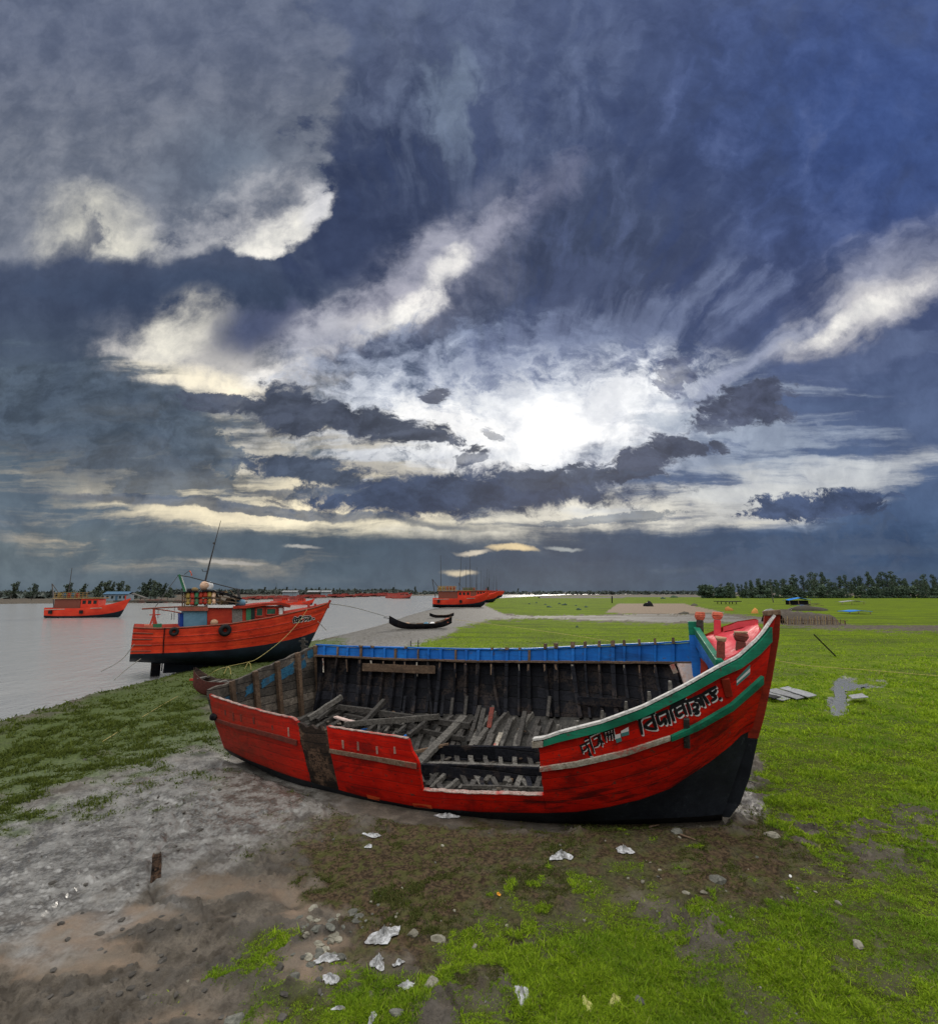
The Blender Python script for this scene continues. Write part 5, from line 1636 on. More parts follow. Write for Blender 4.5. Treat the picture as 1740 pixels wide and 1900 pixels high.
# forward wheelhouse
fw = tbox('wheelhouse', 428.5, 1125.5, 527, 1157, -W2, 2 * W2, M_TRED)
tbox('plywood_panel', 431, 1128, 450, 1157, -W2 - .03, .028, M_GREY)
dr = tbox('doorway', 458, 1128, 473, 1155, -W2 - .015, .012, M_DARKIN)
tbox('door', 457, 1128, 466, 1154, -W2 - .05, .03, M_GRD)
for (x0, y0, x1, y1) in ((476, 1128, 487.5, 1143), (495, 1129, 511.5, 1140)):
    wn = tbox('window', x0, y0, x1, y1, -W2 - .012, .01, M_GLASS)
    a, b = tl(x0, y0, -W2 - .02), tl(x1, y1, -W2 - .02)
    mb = MB()
    for (p, q) in ((a, Vector((b.x, a.y, a.z))), (Vector((b.x, a.y, a.z)), b), (b, Vector((a.x, a.y, b.z))), (Vector((a.x, a.y, b.z)), a)):
        mb.beam(p, q, .045, .045)
    put(mb, 'window_frame', [M_DRED], wn)
tbox('window', 518, 1128, 525, 1140, -W2 - .012, .01, M_WHT)
rp = [tl(x, y, -W2 - .16) for x, y in ((433, 1124.5), (455, 1124), (488, 1119.5), (521, 1117.5), (540, 1123))]
mb = MB(); mb.slab([[p for p in rp], [Vector((p.x, W2 + .16, p.z)) for p in rp]], -.12, 0); put(mb, 'wheelhouse_roof', [M_TRED])
# rack of floats on the aft house roof
rk = MB()
for x, y0, y1 in ((343, 1098, 1127), (366, 1098, 1127), (388, 1097, 1126), (409, 1104, 1124), (438, 1106, 1122)):
    for lat in (-W2, W2):
        rk.beam(tl(x, y1, -W2) + Vector((0, lat + W2, 0)), tl(x, y0, -W2) + Vector((0, lat + W2, 0)), .05, .05)
for y in (1107, 1115, 1125):
    rk.beam(tl(338, y, -W2 - .04), tl(408, y + (1 if y > 1110 else 3), -W2 - .04), .04, .04)
rk.beam(tl(409, 1107, -W2 - .04), tl(446, 1113, -W2 - .04), .04, .04); rk.beam(tl(409, 1114, -W2 - .04), tl(446, 1119, -W2 - .04), .04, .04)
put(rk, 'float_rack', [M_WOODB])
for i, (x, y) in enumerate([(349, 1105), (357, 1105), (365, 1104), (373, 1104), (381, 1103), (389, 1103), (397, 1104), (349, 1117), (357, 1117), (365, 1117), (373, 1116), (381, 1116), (389, 1116), (397, 1115)]):
    o = tl(x, y, -W2 + .02)
    mb = MB(); mb.lathe(o, (rnd.uniform(-.1, .1), .3, 1), [(0, -.13), (.07, -.13), (.09, -.09), (.09, .09), (.07, .13), (0, .13)], 10)
    put(mb, 'drum', [(M_YEL, M_DRED, M_GRD, M_TRED, M_TRED, M_YEL, M_BUOY)[i % 7]], smooth=True)
    if i < 7:
        mb = MB(); mb.lathe(o + Vector((0, .55, 0)), (0, .3, 1), [(0, -.13), (.09, -.12), (.09, .12), (0, .13)], 10); put(mb, 'drum', [(M_GRD, M_DBLUE, M_YEL)[i % 3]], smooth=True)
mb = MB()
rt = [tl(x, y, -W2 - .1) for x, y in ((338, 1099), (352, 1096.5), (392, 1095), (420, 1100), (450, 1110))]
mb.slab([rt, [Vector((p.x, W2 + .1, p.z)) for p in rt]], -.05, 0); put(mb, 'rack_roof', [M_TAR])
b0 = tl(380, 1087, -.25)
mb = MB(); mb.lathe(b0, (0.1, -.4, 1), [(0, -.22), (.12, -.19), (.19, -.08), (.2, .04), (.15, .15), (.05, .21), (0, .22)], 14); put(mb, 'buoy', [M_BUOY], smooth=True)
mb = MB(); mb.lathe(tl(388, 1087, -.3), (.2, -1, .1), [(.05, -.05), (.17, -.05), (.2, 0), (.17, .05), (.05, .05)], 14); put(mb, 'life_ring', [M_WHT], smooth=True)
mb = MB(); mb.lathe(tl(385, 1087, -.33), (.2, -1, .1), [(0, -.03), (.06, -.03), (.06, .045), (0, .05)], 10); put(mb, 'life_ring', [M_TRED])
qp = random.Random(9)
for i in range(16):      # poles, planks and net bundles heaped on the rack and house roof
    x = qp.uniform(342, 430)
    a, b = tl(x, qp.uniform(1094, 1118), -W2 + qp.uniform(-.1, .9)), tl(x + qp.uniform(14, 40), qp.uniform(1096, 1122), -W2 + qp.uniform(-.1, .9))
    mb = MB(); mb.tube([a, a.lerp(b, .5) + Vector((0, 0, qp.uniform(-.04, .04))), b], qp.uniform(.015, .035), 5)
    put(mb, 'stowed_pole', [qp.choice((M_WOODB, M_STEEL, M_OCH0, M_WOOD, M_TAR))])
for x, y, r in ((410, 1117, .17), (418, 1120, .2), (403, 1113, .14), (362, 1094, .15), (352, 1096, .12), (425, 1113, .15)):
    mb = MB(); mb.lathe(tl(x, y, -W2 + .25), (qp.uniform(-.3, .3), .1, 1), [(0, -r * .7), (r * .8, -r * .6), (r, 0), (r * .7, r * .5), (0, r * .7)], 9)
    put(mb, 'net_bundle', [qp.choice((M_TAR, M_WOODB, M_GREY, M_OCH0))], smooth=True)
# mast, gallows, stays, flag
m0, m1, m2 = tl(377, 1096, 0), tl(390, 1042, 0), tl(410, 966, 0)
mb = MB(); mb.tube([m0, m1, m1.lerp(m2, .4), m2], [.045, .035, .022, .012], 8); put(mb, 'mast', [M_STEEL])
mb = MB(); h_ = tl(382, 1060, -.03); mb.tube([h_ + Vector((-.16, 0, .10)), h_ + Vector((-.12, 0, .0)), h_, h_ + Vector((.1, 0, .03)), h_ + Vector((.14, 0, .12))], .018, 6); put(mb, 'mast_hook', [M_STEEL])
mb = MB(); k_ = tl(397, 1008, 0); mb.lathe(k_, (0.25, 0, 1), [(0, -.05), (.04, -.04), (.04, .04), (0, .05)], 8); put(mb, 'mast_fitting', [M_STEEL])
mb = MB(); mb.beam(tl(344, 1100, -.5), tl(332.5, 1066, -.5), .13, .09); put(mb, 'gallows_post', [M_GRD])
mb = MB(); mb.beam(tl(346.5, 1100, -.48), tl(336, 1067, -.48), .05, .06); put(mb, 'gallows_post', [M_WHT])
mb = MB(); mb.tube([tl(330, 1067, -.5), tl(350, 1070, -.5), tl(400, 1083, -.45), tl(447, 1095, -.4)], .025, 6); put(mb, 'boom', [M_STEEL])
mb = MB(); mb.beam(tl(441, 1094, -.4), tl(446, 1115, -.4), .10, .10); put(mb, 'boom_crutch', [M_STEEL])
mb = MB(); mb.tube([tl(331, 1068, -.5), tl(312, 1093, -.6), tl(289, 1126, -.7)], .014, 5); put(mb, 'stay', [M_STEEL])
mb = MB(); mb.tube([tl(342, 1066, -.5), tl(352, 1059, -.5)], .012, 5); put(mb, 'flag_staff', [M_WOOD])
fl = MB(); f0, f1, f2 = tl(351, 1059, -.5), tl(353.5, 1058.5, -.5), tl(357.5, 1068, -.5)
fl.slab([[f0, f1], [f0.lerp(f2, .5) + Vector((0, .04, 0)), f1.lerp(f2, .5) + Vector((0, -.03, 0))], [f2 - Vector((.06, 0, 0)), f2]], .006); put(fl, 'flag', [M_FLAG])
mb = MB(); mb.tube([tl(264, 1130, -.9), tl(300, 1127.5, -.8), tl(365, 1124.5, -.6)], .035, 6); put(mb, 'outrigger', [M_DECK])
mb = MB(); mb.tube([tl(288, 1130, -.8), tl(312, 1133, -.8), tl(336, 1137.5, -.8)], .028, 6); put(mb, 'outrigger', [M_DECK])
mb = MB(); mb.beam(tl(286, 1160, -.8), tl(286, 1129, -.8), .09, .09); mb.beam(tl(279, 1160, -.8), tl(285, 1142, -.8), .07, .07); mb.beam(tl(291, 1160, -.8), tl(287, 1142, -.8), .07, .07)
mb.beam(tl(278, 1141, -.8), tl(298, 1140, -.8), .04, .04); put(mb, 'winch_post', [M_DRED])
for x, y0, y1 in ((324, 1125, 1150), (319, 1138, 1150), (294, 1131, 1147)):
    mb = MB(); mb.tube([tl(x, y0, -.75), tl(x - .5, y1, -.75)], .012, 5); put(mb, 'chain', [M_STEEL])
tbox('stern_box', 268, 1160, 284, 1167, -.95, .6, M_ORANGE); tbox('stern_box', 284.5, 1158, 301, 1167, -.95, .5, M_GRD)
mb = MB(); o = tl(398, 1155, -W2 - .25); mb.lathe(o, (.25, 0, 1), [(0, -.17), (.12, -.14), (.17, -.03), (.14, .08), (.05, .13), (0, .14)], 9); put(mb, 'net_bag', [M_TAN], smooth=True)
mb = MB(); o = tl(446, 1119, -.5); mb.lathe(o, (1, .3, 0), [(0, -.2), (.15, -.2), (.17, -.1), (.17, .1), (.15, .2), (0, .2)], 12); put(mb, 'deck_drum', [M_LBLUE], smooth=True)
mb = MB(); o = tl(430, 1119, -.55); mb.lathe(o, (.3, -1, 0), [(0, -.15), (.14, -.14), (.2, 0), (.14, .14), (0, .15)], 12); put(mb, 'deck_drum', [M_RUB], smooth=True)
for x0, y0, y1 in ((573, 1121, 1134), (585, 1120, 1132)):
    mb = MB(); mb.beam(tl(x0, y1 + 4, -.30), tl(x0, y0, -.30), .10, .10); put(mb, 'bitt', [M_DRED])
mb = MB(); mb.beam(tl(574, 1127, -.30), tl(585, 1125, -.30), .05, .05); put(mb, 'bitt', [M_DRED])
mb = MB(); mb.tube([tl(306, 1165, -1.33), tl(304, 1190, -1.27), tl(303, 1214, -1.17)], .022, 5); put(mb, 'side_rope', [M_TAR])
mb = MB()
for i in range(2): pass
# tyres hung over the side
def tyre(px, py, r, lat):
    o = tl(px, py, lat)
    mb = MB()
    R, q = r, r * .36
    vs, fs = [], []
    for i in range(22):
        a = 2 * PI * i / 22
        for k in range(8):
            b = 2 * PI * k / 8
            rr = (R - q) + q * math.cos(b)
            vs.append(o + Vector((rr * math.cos(a), q * 1.1 * math.sin(b), rr * math.sin(a))))
    for i in range(22):
        for k in range(8):
            fs.append((i * 8 + k, i * 8 + (k + 1) % 8, ((i + 1) % 22) * 8 + (k + 1) % 8, ((i + 1) % 22) * 8 + k))
    mb.add(vs, fs)
    return put(mb, 'tyre', [M_RUB], smooth=True)
tyre(323.5, 1172, .19, -1.42); tyre(418, 1169.5, .27, -1.42)
# name on the bow
class _TB: pass
tm = MB(); tm.grid([[TH.pt(t, v, -1) for t in np.linspace(.5, 1, 40)] for v in np.linspace(0, 1, 10)])
BV_T = BVHTree.FromPolygons([TE * v[0] + TN * v[1] + Vector((0, 0, v[2])) + T0 for v in tm.v], tm.f)
inv_t = lambda p: Vector(((p - T0).dot(TE), (p - T0).dot(TN), p.z))
ZT = lambda X, Y: (420 + X / 7.909, 1080 + Y / 7.909)
def onT(px, py, lift): return inv_t(hit(BV_T, px, py, lift))
TXT = [[(970, 555), (1080, 520), (1245, 495)], [(985, 545), (992, 580), (1000, 605)], [(990, 530), (1010, 515), (1030, 520)], [(1030, 535), (1012, 570), (1035, 595), (1045, 560)], [(1045, 530), (1052, 565), (1056, 595)],
       [(1070, 530), (1078, 570), (1090, 590)], [(1068, 520), (1085, 498), (1110, 505)], [(1095, 525), (1090, 560), (1110, 580), (1118, 555)],
       [(1140, 540), (1165, 530), (1170, 560), (1140, 572)], [(1190, 520), (1180, 550), (1205, 570), (1215, 540)], [(1215, 505), (1225, 535), (1232, 565)], [(1240, 505), (1248, 530), (1250, 555)], [(1265, 540), (1300, 530)]]
mb = MB(); strokes(mb, TXT, 38, .02, onT, 2, 3, ZT); put(mb, 'lettering_outline', [M_WHITE])
mb = MB(); strokes(mb, TXT, 17, .035, onT, 0, 0, ZT); put(mb, 'lettering', [M_LET])
# post standing in the mud under the trawler's bow
mp = [at(563, 1184, 22.5), at(566, 1204, 22.5)]
mb = MB(); g_ = Vector((mp[1].x, mp[1].y, 0)); mb.beam(g_ - Vector((0, 0, .2)), mp[0], .13, .13, jit=.01); mb.beam(mp[0] + Vector((-.18, 0, -.12)), mp[0] + Vector((.2, 0, -.16)), .09, .07); mb.beam(mp[0] + Vector((-.1, 0, -.32)), mp[0] + Vector((.2, 0, -.36)), .09, .07)
tag(mb.build('mooring_post', [M_WOOD]), 'grey wooden mooring post with crossbars under the bow of the orange red trawler', 'post')


# ---- plain builder for the boats farther off
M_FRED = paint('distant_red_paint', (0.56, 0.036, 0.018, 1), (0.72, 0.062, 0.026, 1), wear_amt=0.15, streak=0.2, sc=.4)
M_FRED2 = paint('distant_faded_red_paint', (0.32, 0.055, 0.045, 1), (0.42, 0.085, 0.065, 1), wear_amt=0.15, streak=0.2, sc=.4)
M_OCH = timber('ochre_awning', (0.20, 0.13, 0.05, 1), (0.30, 0.20, 0.08, 1), 0.8)


def far_trawler(loc, yaw, k, label, group, red=None, masts=2, rigged=True, heel=0.0):
    red = red or M_FRED
    r = empty('fishing_boat', loc, yaw, label, 'fishing boat', group)
    r.rotation_euler = (heel, 0, yaw)
    r.scale = (k, k, k)
    def P(mb, name, mats, par=None, **kw):
        o = mb.build(name, mats, None, **kw); o.parent = par or r; return o
    H = Hull([(0, 1.7, 1.5, 2.35, 1.0, .25, .02), (2, 1.95, 1.75, 2.25, .9, .1, 0), (6, 2.0, 1.7, 2.25, .9, 0, 0), (9, 1.7, 1.2, 2.6, 1.1, .05, .02), (11, 1.1, .6, 3.1, 1.4, .15, .15), (12.4, .5, .2, 3.6, 1.7, .4, .35), (13.2, .05, .03, 4.0, 2.0, .8, .45)])
    h = H.build([red, M_TBLACK, M_DECK], None, n=24, planks=8); h.parent = r
    mb = MB(); mb.box((3.4, 0, 2.9), (4.2, 2.5, 1.9)); P(mb, 'aft_house', [M_DECK if rigged else M_FRED2])
    mb = MB(); mb.beam((.2, -2.02, 2.02), (9.4, -1.72, 2.3), .10, .12); P(mb, 'wale', [M_STRIP])
    mb = MB(); mb.box((7.0, 0, 2.95), (2.9, 2.4, 1.9)); wh = P(mb, 'wheelhouse', [red])
    mb = MB(); mb.slab([[(1, -1.5, 3.92), (5.7, -1.5, 3.95), (8.8, -1.5, 4.0)], [(1, 1.5, 3.92), (5.7, 1.5, 3.95), (8.8, 1.5, 4.0)]], .12); P(mb, 'roof', [M_OCH if rigged else M_FRED2])
    for x in (6.1, 7.0, 7.9):
        mb = MB(); mb.box((x, -1.21, 3.3), (.55, .03, .6)); P(mb, 'window', [M_DARKIN], wh)
    if rigged:
        mb = MB()
        for i in range(7):
            mb.beam((1.2 + i * .65, -1.2, 4.0), (1.2 + i * .65, -1.2, 5.0), .09, .09); mb.beam((1.2 + i * .65, 1.2, 4.0), (1.2 + i * .65, 1.2, 5.0), .09, .09)
        for z in (4.3, 4.65, 5.0):
            mb.beam((1, -1.2, z), (5.4, -1.2, z), .08, .08); mb.beam((1, 1.2, z), (5.4, 1.2, z), .08, .08)
        P(mb, 'float_rack', [M_OCH])
        for i in range(5):
            mb = MB(); mb.lathe((1.7 + i * .75, -.8, 4.1), (0, 0, 1), [(0, 0), (.28, 0), (.3, .4), (.25, .8), (0, .8)], 8); P(mb, 'drum', [rnd.choice((M_YEL, M_GRD, M_DRED, M_LBLUE))])
        mb = MB(); mb.beam((.6, 0, 2.3), (-.2, 0, 6.6), .16, .16); mb.beam((-.2, 0, 6.6), (1.6, 0, 4.2), .1, .1); P(mb, 'gallows_post', [M_STEEL])
        mb = MB(); mb.tube([(1.2, -1.95, 1.9), (1.2, -1.95, 1.3)], .3, 8); P(mb, 'tyre', [M_RUB])
        mb = MB(); mb.tube([(6.2, -2.0, 1.9), (6.2, -2.0, 1.3)], .3, 8); P(mb, 'tyre', [M_RUB])
    for i in range(masts):
        x = 2.2 + i * 3.4 + rnd.uniform(-.5, .5)
        hh = rnd.uniform(5.5, 8.5)
        mb = MB(); mb.tube([(x, 0, 3.9), (x + rnd.uniform(-.3, .5), 0, 3.9 + hh)], [.09, .04], 6); P(mb, 'mast', [M_STEEL])
    mb = MB(); mb.beam((12.3, 0, 3.2), (12.3, 0, 4.5), .16, .16); P(mb, 'bitt', [M_DRED])
    return r


G1 = 'red fishing boats in line on the mud beyond the canoes'
p = gnd(803, 1128, -.15)
far_trawler((p.x, p.y, -.25), math.radians(6), .98, 'nearest orange red fishing boat on the mud beyond the dark canoe, ochre roof rack', G1, masts=3)
for i, (x, y, k, lab) in enumerate(((852, 1118.5, 1.0, 'second red fishing boat in the line, its bow just showing past the nearest one'), (866, 1114, 1.05, 'third red fishing boat in the line beyond the canoes'), (876, 1112, 1.1, 'fourth red fishing boat in the line beyond the canoes'))):
    p = gnd(x, y, -.1)
    far_trawler((p.x, p.y, -.2), math.radians((4, 8, 2)[i]), k, lab, G1, masts=3, rigged=i == 0)
for x, y in ((888, 1110.2), (894, 1109.0), (880, 1108.4)):
    p = gnd(x, y, 0)
    far_trawler((p.x, p.y, -.1), math.radians(rnd.uniform(-4, 8)), 1.05, 'far red fishing boat among the crowd of masts at the end of the line', G1, masts=3, rigged=False)
p = gnd(92, 1146, -.3)
far_trawler((p.x, p.y, -.75), math.radians(8), .80, 'red fishing boat afloat at the left edge of the photograph with an open wheelhouse', None, masts=1)
for x, y, lab in ((503, 1120, 'small red boat afloat just beyond the wheelhouse of the big trawler'), (533, 1122, 'red boat afloat above the bow of the big trawler'), (716, 1109.6, 'small red boat alone in mid river left of the line of boats'), (727, 1110.5, 'small red boat in mid river, the right one of a pair close together')):
    p = gnd(x, y, -.3)
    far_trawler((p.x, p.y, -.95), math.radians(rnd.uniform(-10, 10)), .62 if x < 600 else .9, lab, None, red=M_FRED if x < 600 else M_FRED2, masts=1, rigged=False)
# the row along the far bank: one prototype, copied
proto = None
bx = [430, 442, 462, 475, 488, 502, 515, 528, 540, 553, 565, 577, 590, 601, 612, 622, 632, 642, 652, 661, 670, 679, 688, 697, 706, 714, 745, 752,  258, 270, 281, 292, 304, 315, 326, 455, 468, 481, 494, 508, 521, 534, 547, 559, 571, 583, 594, 605, 615, 625, 634, 644, 653, 662, 671, 680, 689, 698, 705]
for i, x in enumerate(bx):
    yb = float(np.interp(x, FARB[:, 0], FARB[:, 1])) - .35
    p = gnd(x, yb, 0)
    if proto is None:
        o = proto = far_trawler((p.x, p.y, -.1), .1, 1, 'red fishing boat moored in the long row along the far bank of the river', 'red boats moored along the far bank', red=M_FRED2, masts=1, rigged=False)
    else:
        o = copy_tree(proto)
    w_ = 17 / FOC * p.y * CT
    o.location = (p.x, p.y + rnd.uniform(0, 3) + (p.y * .06 if i < 28 else 0), -.35 if i >= 28 else .2)
    o.rotation_euler = (0, 0, rnd.choice((0, PI)) + rnd.uniform(-.5, .5))
    k = w_ / 13.2 * rnd.uniform(.95, 1.3)
    o.scale = (k, k, k * rnd.uniform(.8, 1.0))


# ---- canoes
def canoe(name, a, b, ya, beam, depth, label, rise=(.5, .4), mats=None, heel=0.0, thw=3, cat='canoe', in_m=None, z0=None):
    pa, pb = at(a[0], a[1], ya[0]), at(b[0], b[1], ya[1])
    L_ = math.hypot(pb.x - pa.x, pb.y - pa.y)
    yaw = math.atan2(pb.y - pa.y, pb.x - pa.x)
    zz = gz((pa.x + pb.x) / 2, (pa.y + pb.y) / 2) if z0 is None else z0
    r = empty(name, (pa.x, pa.y, zz), yaw, label, cat)
    r.rotation_euler = (heel, 0, yaw)
    n = 30
    rows_o, rows_i = [], []
    for i in range(n):
        t = i / (n - 1)
        hb = beam / 2 * (math.sin(PI * (t * .94 + .03)) ** .62) * (1 if .02 < t < .98 else .4)
        e0 = max(0, (.38 - t) / .38); e1 = max(0, (t - .62) / .38)
        zs = depth + rise[0] * e0 ** 2 + rise[1] * e1 ** 2
        zk = .02 + (rise[0] * .85) * e0 ** 3 * .9 + (rise[1] * .8) * e1 ** 3 * .9
        row, rin = [], []
        for k in range(13):
            s = -1 + k / 6
            y = hb * math.copysign(abs(s) ** .8, s)
            z = zk + (zs - zk) * abs(s) ** 2.4
            row.append(Vector((t * L_, y, z)))
            rin.append(Vector((t * L_, y * .90, max(zk + .05, zk + (zs - zk) * abs(s) ** 2.2) + (.0 if abs(s) > .95 else .03))))
        rows_o.append(row); rows_i.append(rin)
    mats = mats or [M_TAR, M_WOODB]
    mb = MB(); mb.grid(rows_o, 0); o = mb.build('canoe_hull', [mats[0]], None, smooth=True); o.parent = r
    mb = MB(); mb.grid(rows_i, 0, flip=True)
    for k in (0, 12): mb.grid([[q[k] for q in rows_o], [q[k] for q in rows_i]], 0)
    o = mb.build('canoe_lining', [mats[1]], None, smooth=True); o.parent = r
    for k in range(thw):
        t = .2 + .6 * k / max(1, thw - 1)
        i = int(t * (n - 1))
        mb = MB(); mb.beam(rows_o[i][0] + Vector((0, .02, -.04)), rows_o[i][12] + Vector((0, -.02, -.04)), .16, .04, jit=.005); o = mb.build('thwart', [in_m or M_WOOD], None); o.parent = r
    return r, rows_o


c1, ro = canoe('canoe', (722, 1148), (838, 1146), (46.5, 49), 1.25, .5, 'dark wooden canoe with orange bow lying on the mud behind the stripped hull', (.75, .6), [M_TAR, M_WOODB], thw=4)
mb = MB(); mb.beam(ro[-4][6] + Vector((0, -.12, .5)), ro[-1][6] + Vector((-.05, 0, .35)), .35, .4, w2=.12, h2=.3); o = mb.build('bow_board', [M_ORANGE], None); o.parent = c1
mb = MB(); mb.tube([ro[0][6] + Vector((-.5, 0, .5)), ro[4][6] + Vector((0, 0, .65))], .03, 5); o = mb.build('pole', [M_WOOD], None); o.parent = c1
for i, (x, m) in enumerate(((1.1, M_WOODL), (1.7, M_TAN), (2.3, M_WOODL), (3.5, M_LBLUE), (4.1, M_WHT))):
    mb = MB(); mb.lathe((x, 0, .25), (.1, .1, 1), [(0, 0), (.3, .02), (.28, .2), (.15, .34), (0, .36)], 9); o = mb.build('net_heap', [m], None, smooth=True); o.parent = c1
canoe('canoe', (797, 1136.5), (842, 1135), (68, 69), 1.0, .35, 'small plain dark canoe on the mud between the orange bowed canoe and red boats', (.3, .3), thw=2)
c3, r3 = canoe('canoe', (361, 1240), (470, 1256), (17.0, 16.6), .62, .50, 'maroon canoe with pale thwarts half hidden behind the stern of the stripped hull', (.38, .2), [M_MAROON, M_CHAR], thw=5, in_m=M_WOODL)
mb = MB(); mb.beam(r3[0][6] + Vector((-.12, 0, .18)), r3[4][6] + Vector((0, 0, .42)), .07, .06, w2=.14); o = mb.build('canoe_prow', [M_DRED], None); o.parent = c3


# ---- mooring lines
def rope(pts, r, label, m=M_ROPE, cat='rope', sag=0.0):
    P = [Vector(p) for p in pts]
    out = []
    for i in range(len(P) - 1):
        for k in range(8):
            t = k / 8
            a = P[max(i - 1, 0)]; b = P[i]; c = P[i + 1]; d = P[min(i + 2, len(P) - 1)]
            out.append(.5 * ((2 * b) + (-a + c) * t + (2 * a - 5 * b + 4 * c - d) * t * t + (-a + 3 * b - 3 * c + d) * t ** 3))
    out.append(P[-1])
    mb = MB(); mb.tube(out, r, 6)
    return tag(mb.build('mooring_rope', [m], smooth=True), label, cat)


rope([at(570, 1131, 25.4), at(553, 1156, 23.8), at(525, 1186, 21.5), at(481, 1220, 19), at(458, 1229, 18.2), at(422, 1237, 17.2), at(396, 1247, 16.4), on_ground(358, 1277, .02), on_ground(300, 1310, .02), on_ground(190, 1378, .02)], .008, 'pale yellow mooring rope from the trawler bow sagging down across the mud to the left')
for x, y in ((424, 1237), (462, 1229)):
    q = at(x, y, 17.4 if x < 450 else 18.4)
    mb = MB(); mb.tube([q + Vector((-.12, 0, -.22)), q + Vector((-.05, 0, -.05)), q, q + Vector((.06, 0, -.06)), q + Vector((.10, 0, -.24))], .014, 5)
    tag(mb.build('rope_knot', [M_ROPE]), 'loose yellow rope knot hanging on the mooring rope ' + ('above the maroon canoe' if x < 450 else 'below the black bottom of the trawler'), 'rope')
rope([on_ground(845, 1155, .3), on_ground(960, 1170, .25), on_ground(1060, 1184, .2), on_ground(1135, 1196, .2)], .014, 'yellow rope stretched over the green field behind the blue bulwark')
rope([on_ground(1416, 1236, .35), on_ground(1500, 1244, .2), on_ground(1600, 1252, .2), on_ground(1760, 1266, .2)], .010, 'yellow rope running out over the grass right of the bow')
rope([at(612, 1120, 26), at(660, 1128, 32), at(720, 1145, 44)], .02, 'thin grey line from the trawler bow to the orange bowed canoe', M_ROPEG)
rope([at(590, 1153, 25.5), at(606, 1170, 26)], .015, 'short grey line hanging from the trawler bow down to the mud', M_ROPEG)
rope([at(250, 1195, 21.5), at(225, 1225, 21.3), at(188, 1246, 21)], .014, 'thin grey rope from the trawler stern into the water, the upper one', M_ROPEG)
rope([at(262, 1222, 21.8), at(235, 1242, 20.8), at(212, 1262, 19.9)], .014, 'thin grey rope under the trawler stern, the lower one', M_ROPEG)
# ------------------------------------------------------------------ trees
def leafmat(name, c1, c2):
    m, t = material(name)
    pos = t.n('ShaderNodeTexCoord').outputs['Object']
    info = t.n('ShaderNodeObjectInfo').outputs['Random']
    c = t.mix(t.step(t.noise(pos, 1.2, 4, .6), .35, .65), c1, c2)
    c = t.mix(1.0, c, t.mix(info, (.75, .8, .8, 1), (1.2, 1.15, 1.05, 1)), 'MULTIPLY')
    t.principled(c, .7, None, 0, .2)
    return m


M_LEAF = leafmat('casuarina_leaves', (0.034, 0.058, 0.042, 1), (0.064, 0.094, 0.060, 1))  # greens lightened, a little distance haze mixed into the leaf colour
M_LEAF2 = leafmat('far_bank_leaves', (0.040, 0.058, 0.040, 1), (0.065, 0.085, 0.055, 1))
M_LEAF3 = leafmat('distant_foliage', (0.055, 0.068, 0.062, 1), (0.080, 0.095, 0.082, 1))  # greyed greens: the haze of distance is put into the colour
M_BARK = timber('tree_bark', (0.05, 0.042, 0.035, 1), (0.10, 0.088, 0.075, 1), .9)


def crown_mesh(name, blobs, n, leaf, seed):
    r = np.random.RandomState(seed)
    vs = []
    per = [max(6, int(n * (b[3] * b[4]) / sum(q[3] * q[4] for q in blobs))) for b in blobs]
    for (cx, cy, cz, rx, rz), k in zip(blobs, per):
        d = r.normal(size=(k, 3)); d /= np.linalg.norm(d, axis=1)[:, None]
        rad = r.uniform(.35, 1.05, k) ** .6
        p = d * rad[:, None] * np.array([rx, rx, rz]) + np.array([cx, cy, cz])
        a = r.normal(size=(k, 3)); a /= np.linalg.norm(a, axis=1)[:, None]
        b = np.cross(a, r.normal(size=(k, 3))); b /= np.linalg.norm(b, axis=1)[:, None]
        s = leaf * r.uniform(.5, 1.4, k)[:, None]
        vs.append(np.stack([p - a * s, p + b * s * .45, p + a * s, p - b * s * .45], 1))
    v = np.concatenate(vs).reshape(-1, 3)
    me = bpy.data.meshes.new(name)
    me.from_pydata(v.tolist(), [], np.arange(len(v)).reshape(-1, 4).tolist())
    return me


def make_tree(name, H, spread, seed, label, group, lm, n=800, leaf=.5, lean=0.0, low=.12, cat='tree'):
    q = random.Random(seed)
    r = empty(name, (0, 0, 0), 0, label, cat, group)
    mb = MB()
    top = Vector((lean * H, 0, H))
    mb.tube([(0, 0, -.3), (lean * H * .15, q.uniform(-.1, .1), H * .35), (lean * H * .5, q.uniform(-.2, .2), H * .7), top], [H * .022, H * .017, H * .010, H * .003], 7)
    blobs = []
    for i in range(9):
        f = low + (1 - low) * (i + q.random()) / 9
        a = q.uniform(0, 2 * PI)
        rr = spread * (1.05 - f * .75) * q.uniform(.5, 1.0)
        c = Vector((lean * H * f ** 1.4 + math.cos(a) * rr * .55, math.sin(a) * rr * .55, H * f))
        base = Vector((lean * H * f * .5, 0, H * f * .8))
        mb.tube([base, base.lerp(c, .6) + Vector((0, 0, .1)), c], [H * .008, H * .005, H * .002], 5)
        blobs.append((c.x, c.y, c.z, rr * .62 + .25, H * q.uniform(.05, .10) + .2))
    o = mb.build('trunk', [M_BARK], None); o.parent = r
    c = obj('crown', crown_mesh('crown', blobs, n, leaf, seed), lm); c.parent = r
    return r


def scatter(protos, places):
    kids = {}
    for c in bpy.data.objects:
        if c.parent is not None: kids.setdefault(c.parent.name, []).append(c)
    used = [False] * len(protos)
    for (loc, k, rz, pi) in places:
        if not used[pi]:
            o = protos[pi]; used[pi] = True
        else:
            o = copy_tree(protos[pi], None, kids)
        o.location = loc; o.scale = (k * rnd.uniform(.85, 1.15), k * rnd.uniform(.85, 1.15), k); o.rotation_euler = (0, 0, rz)


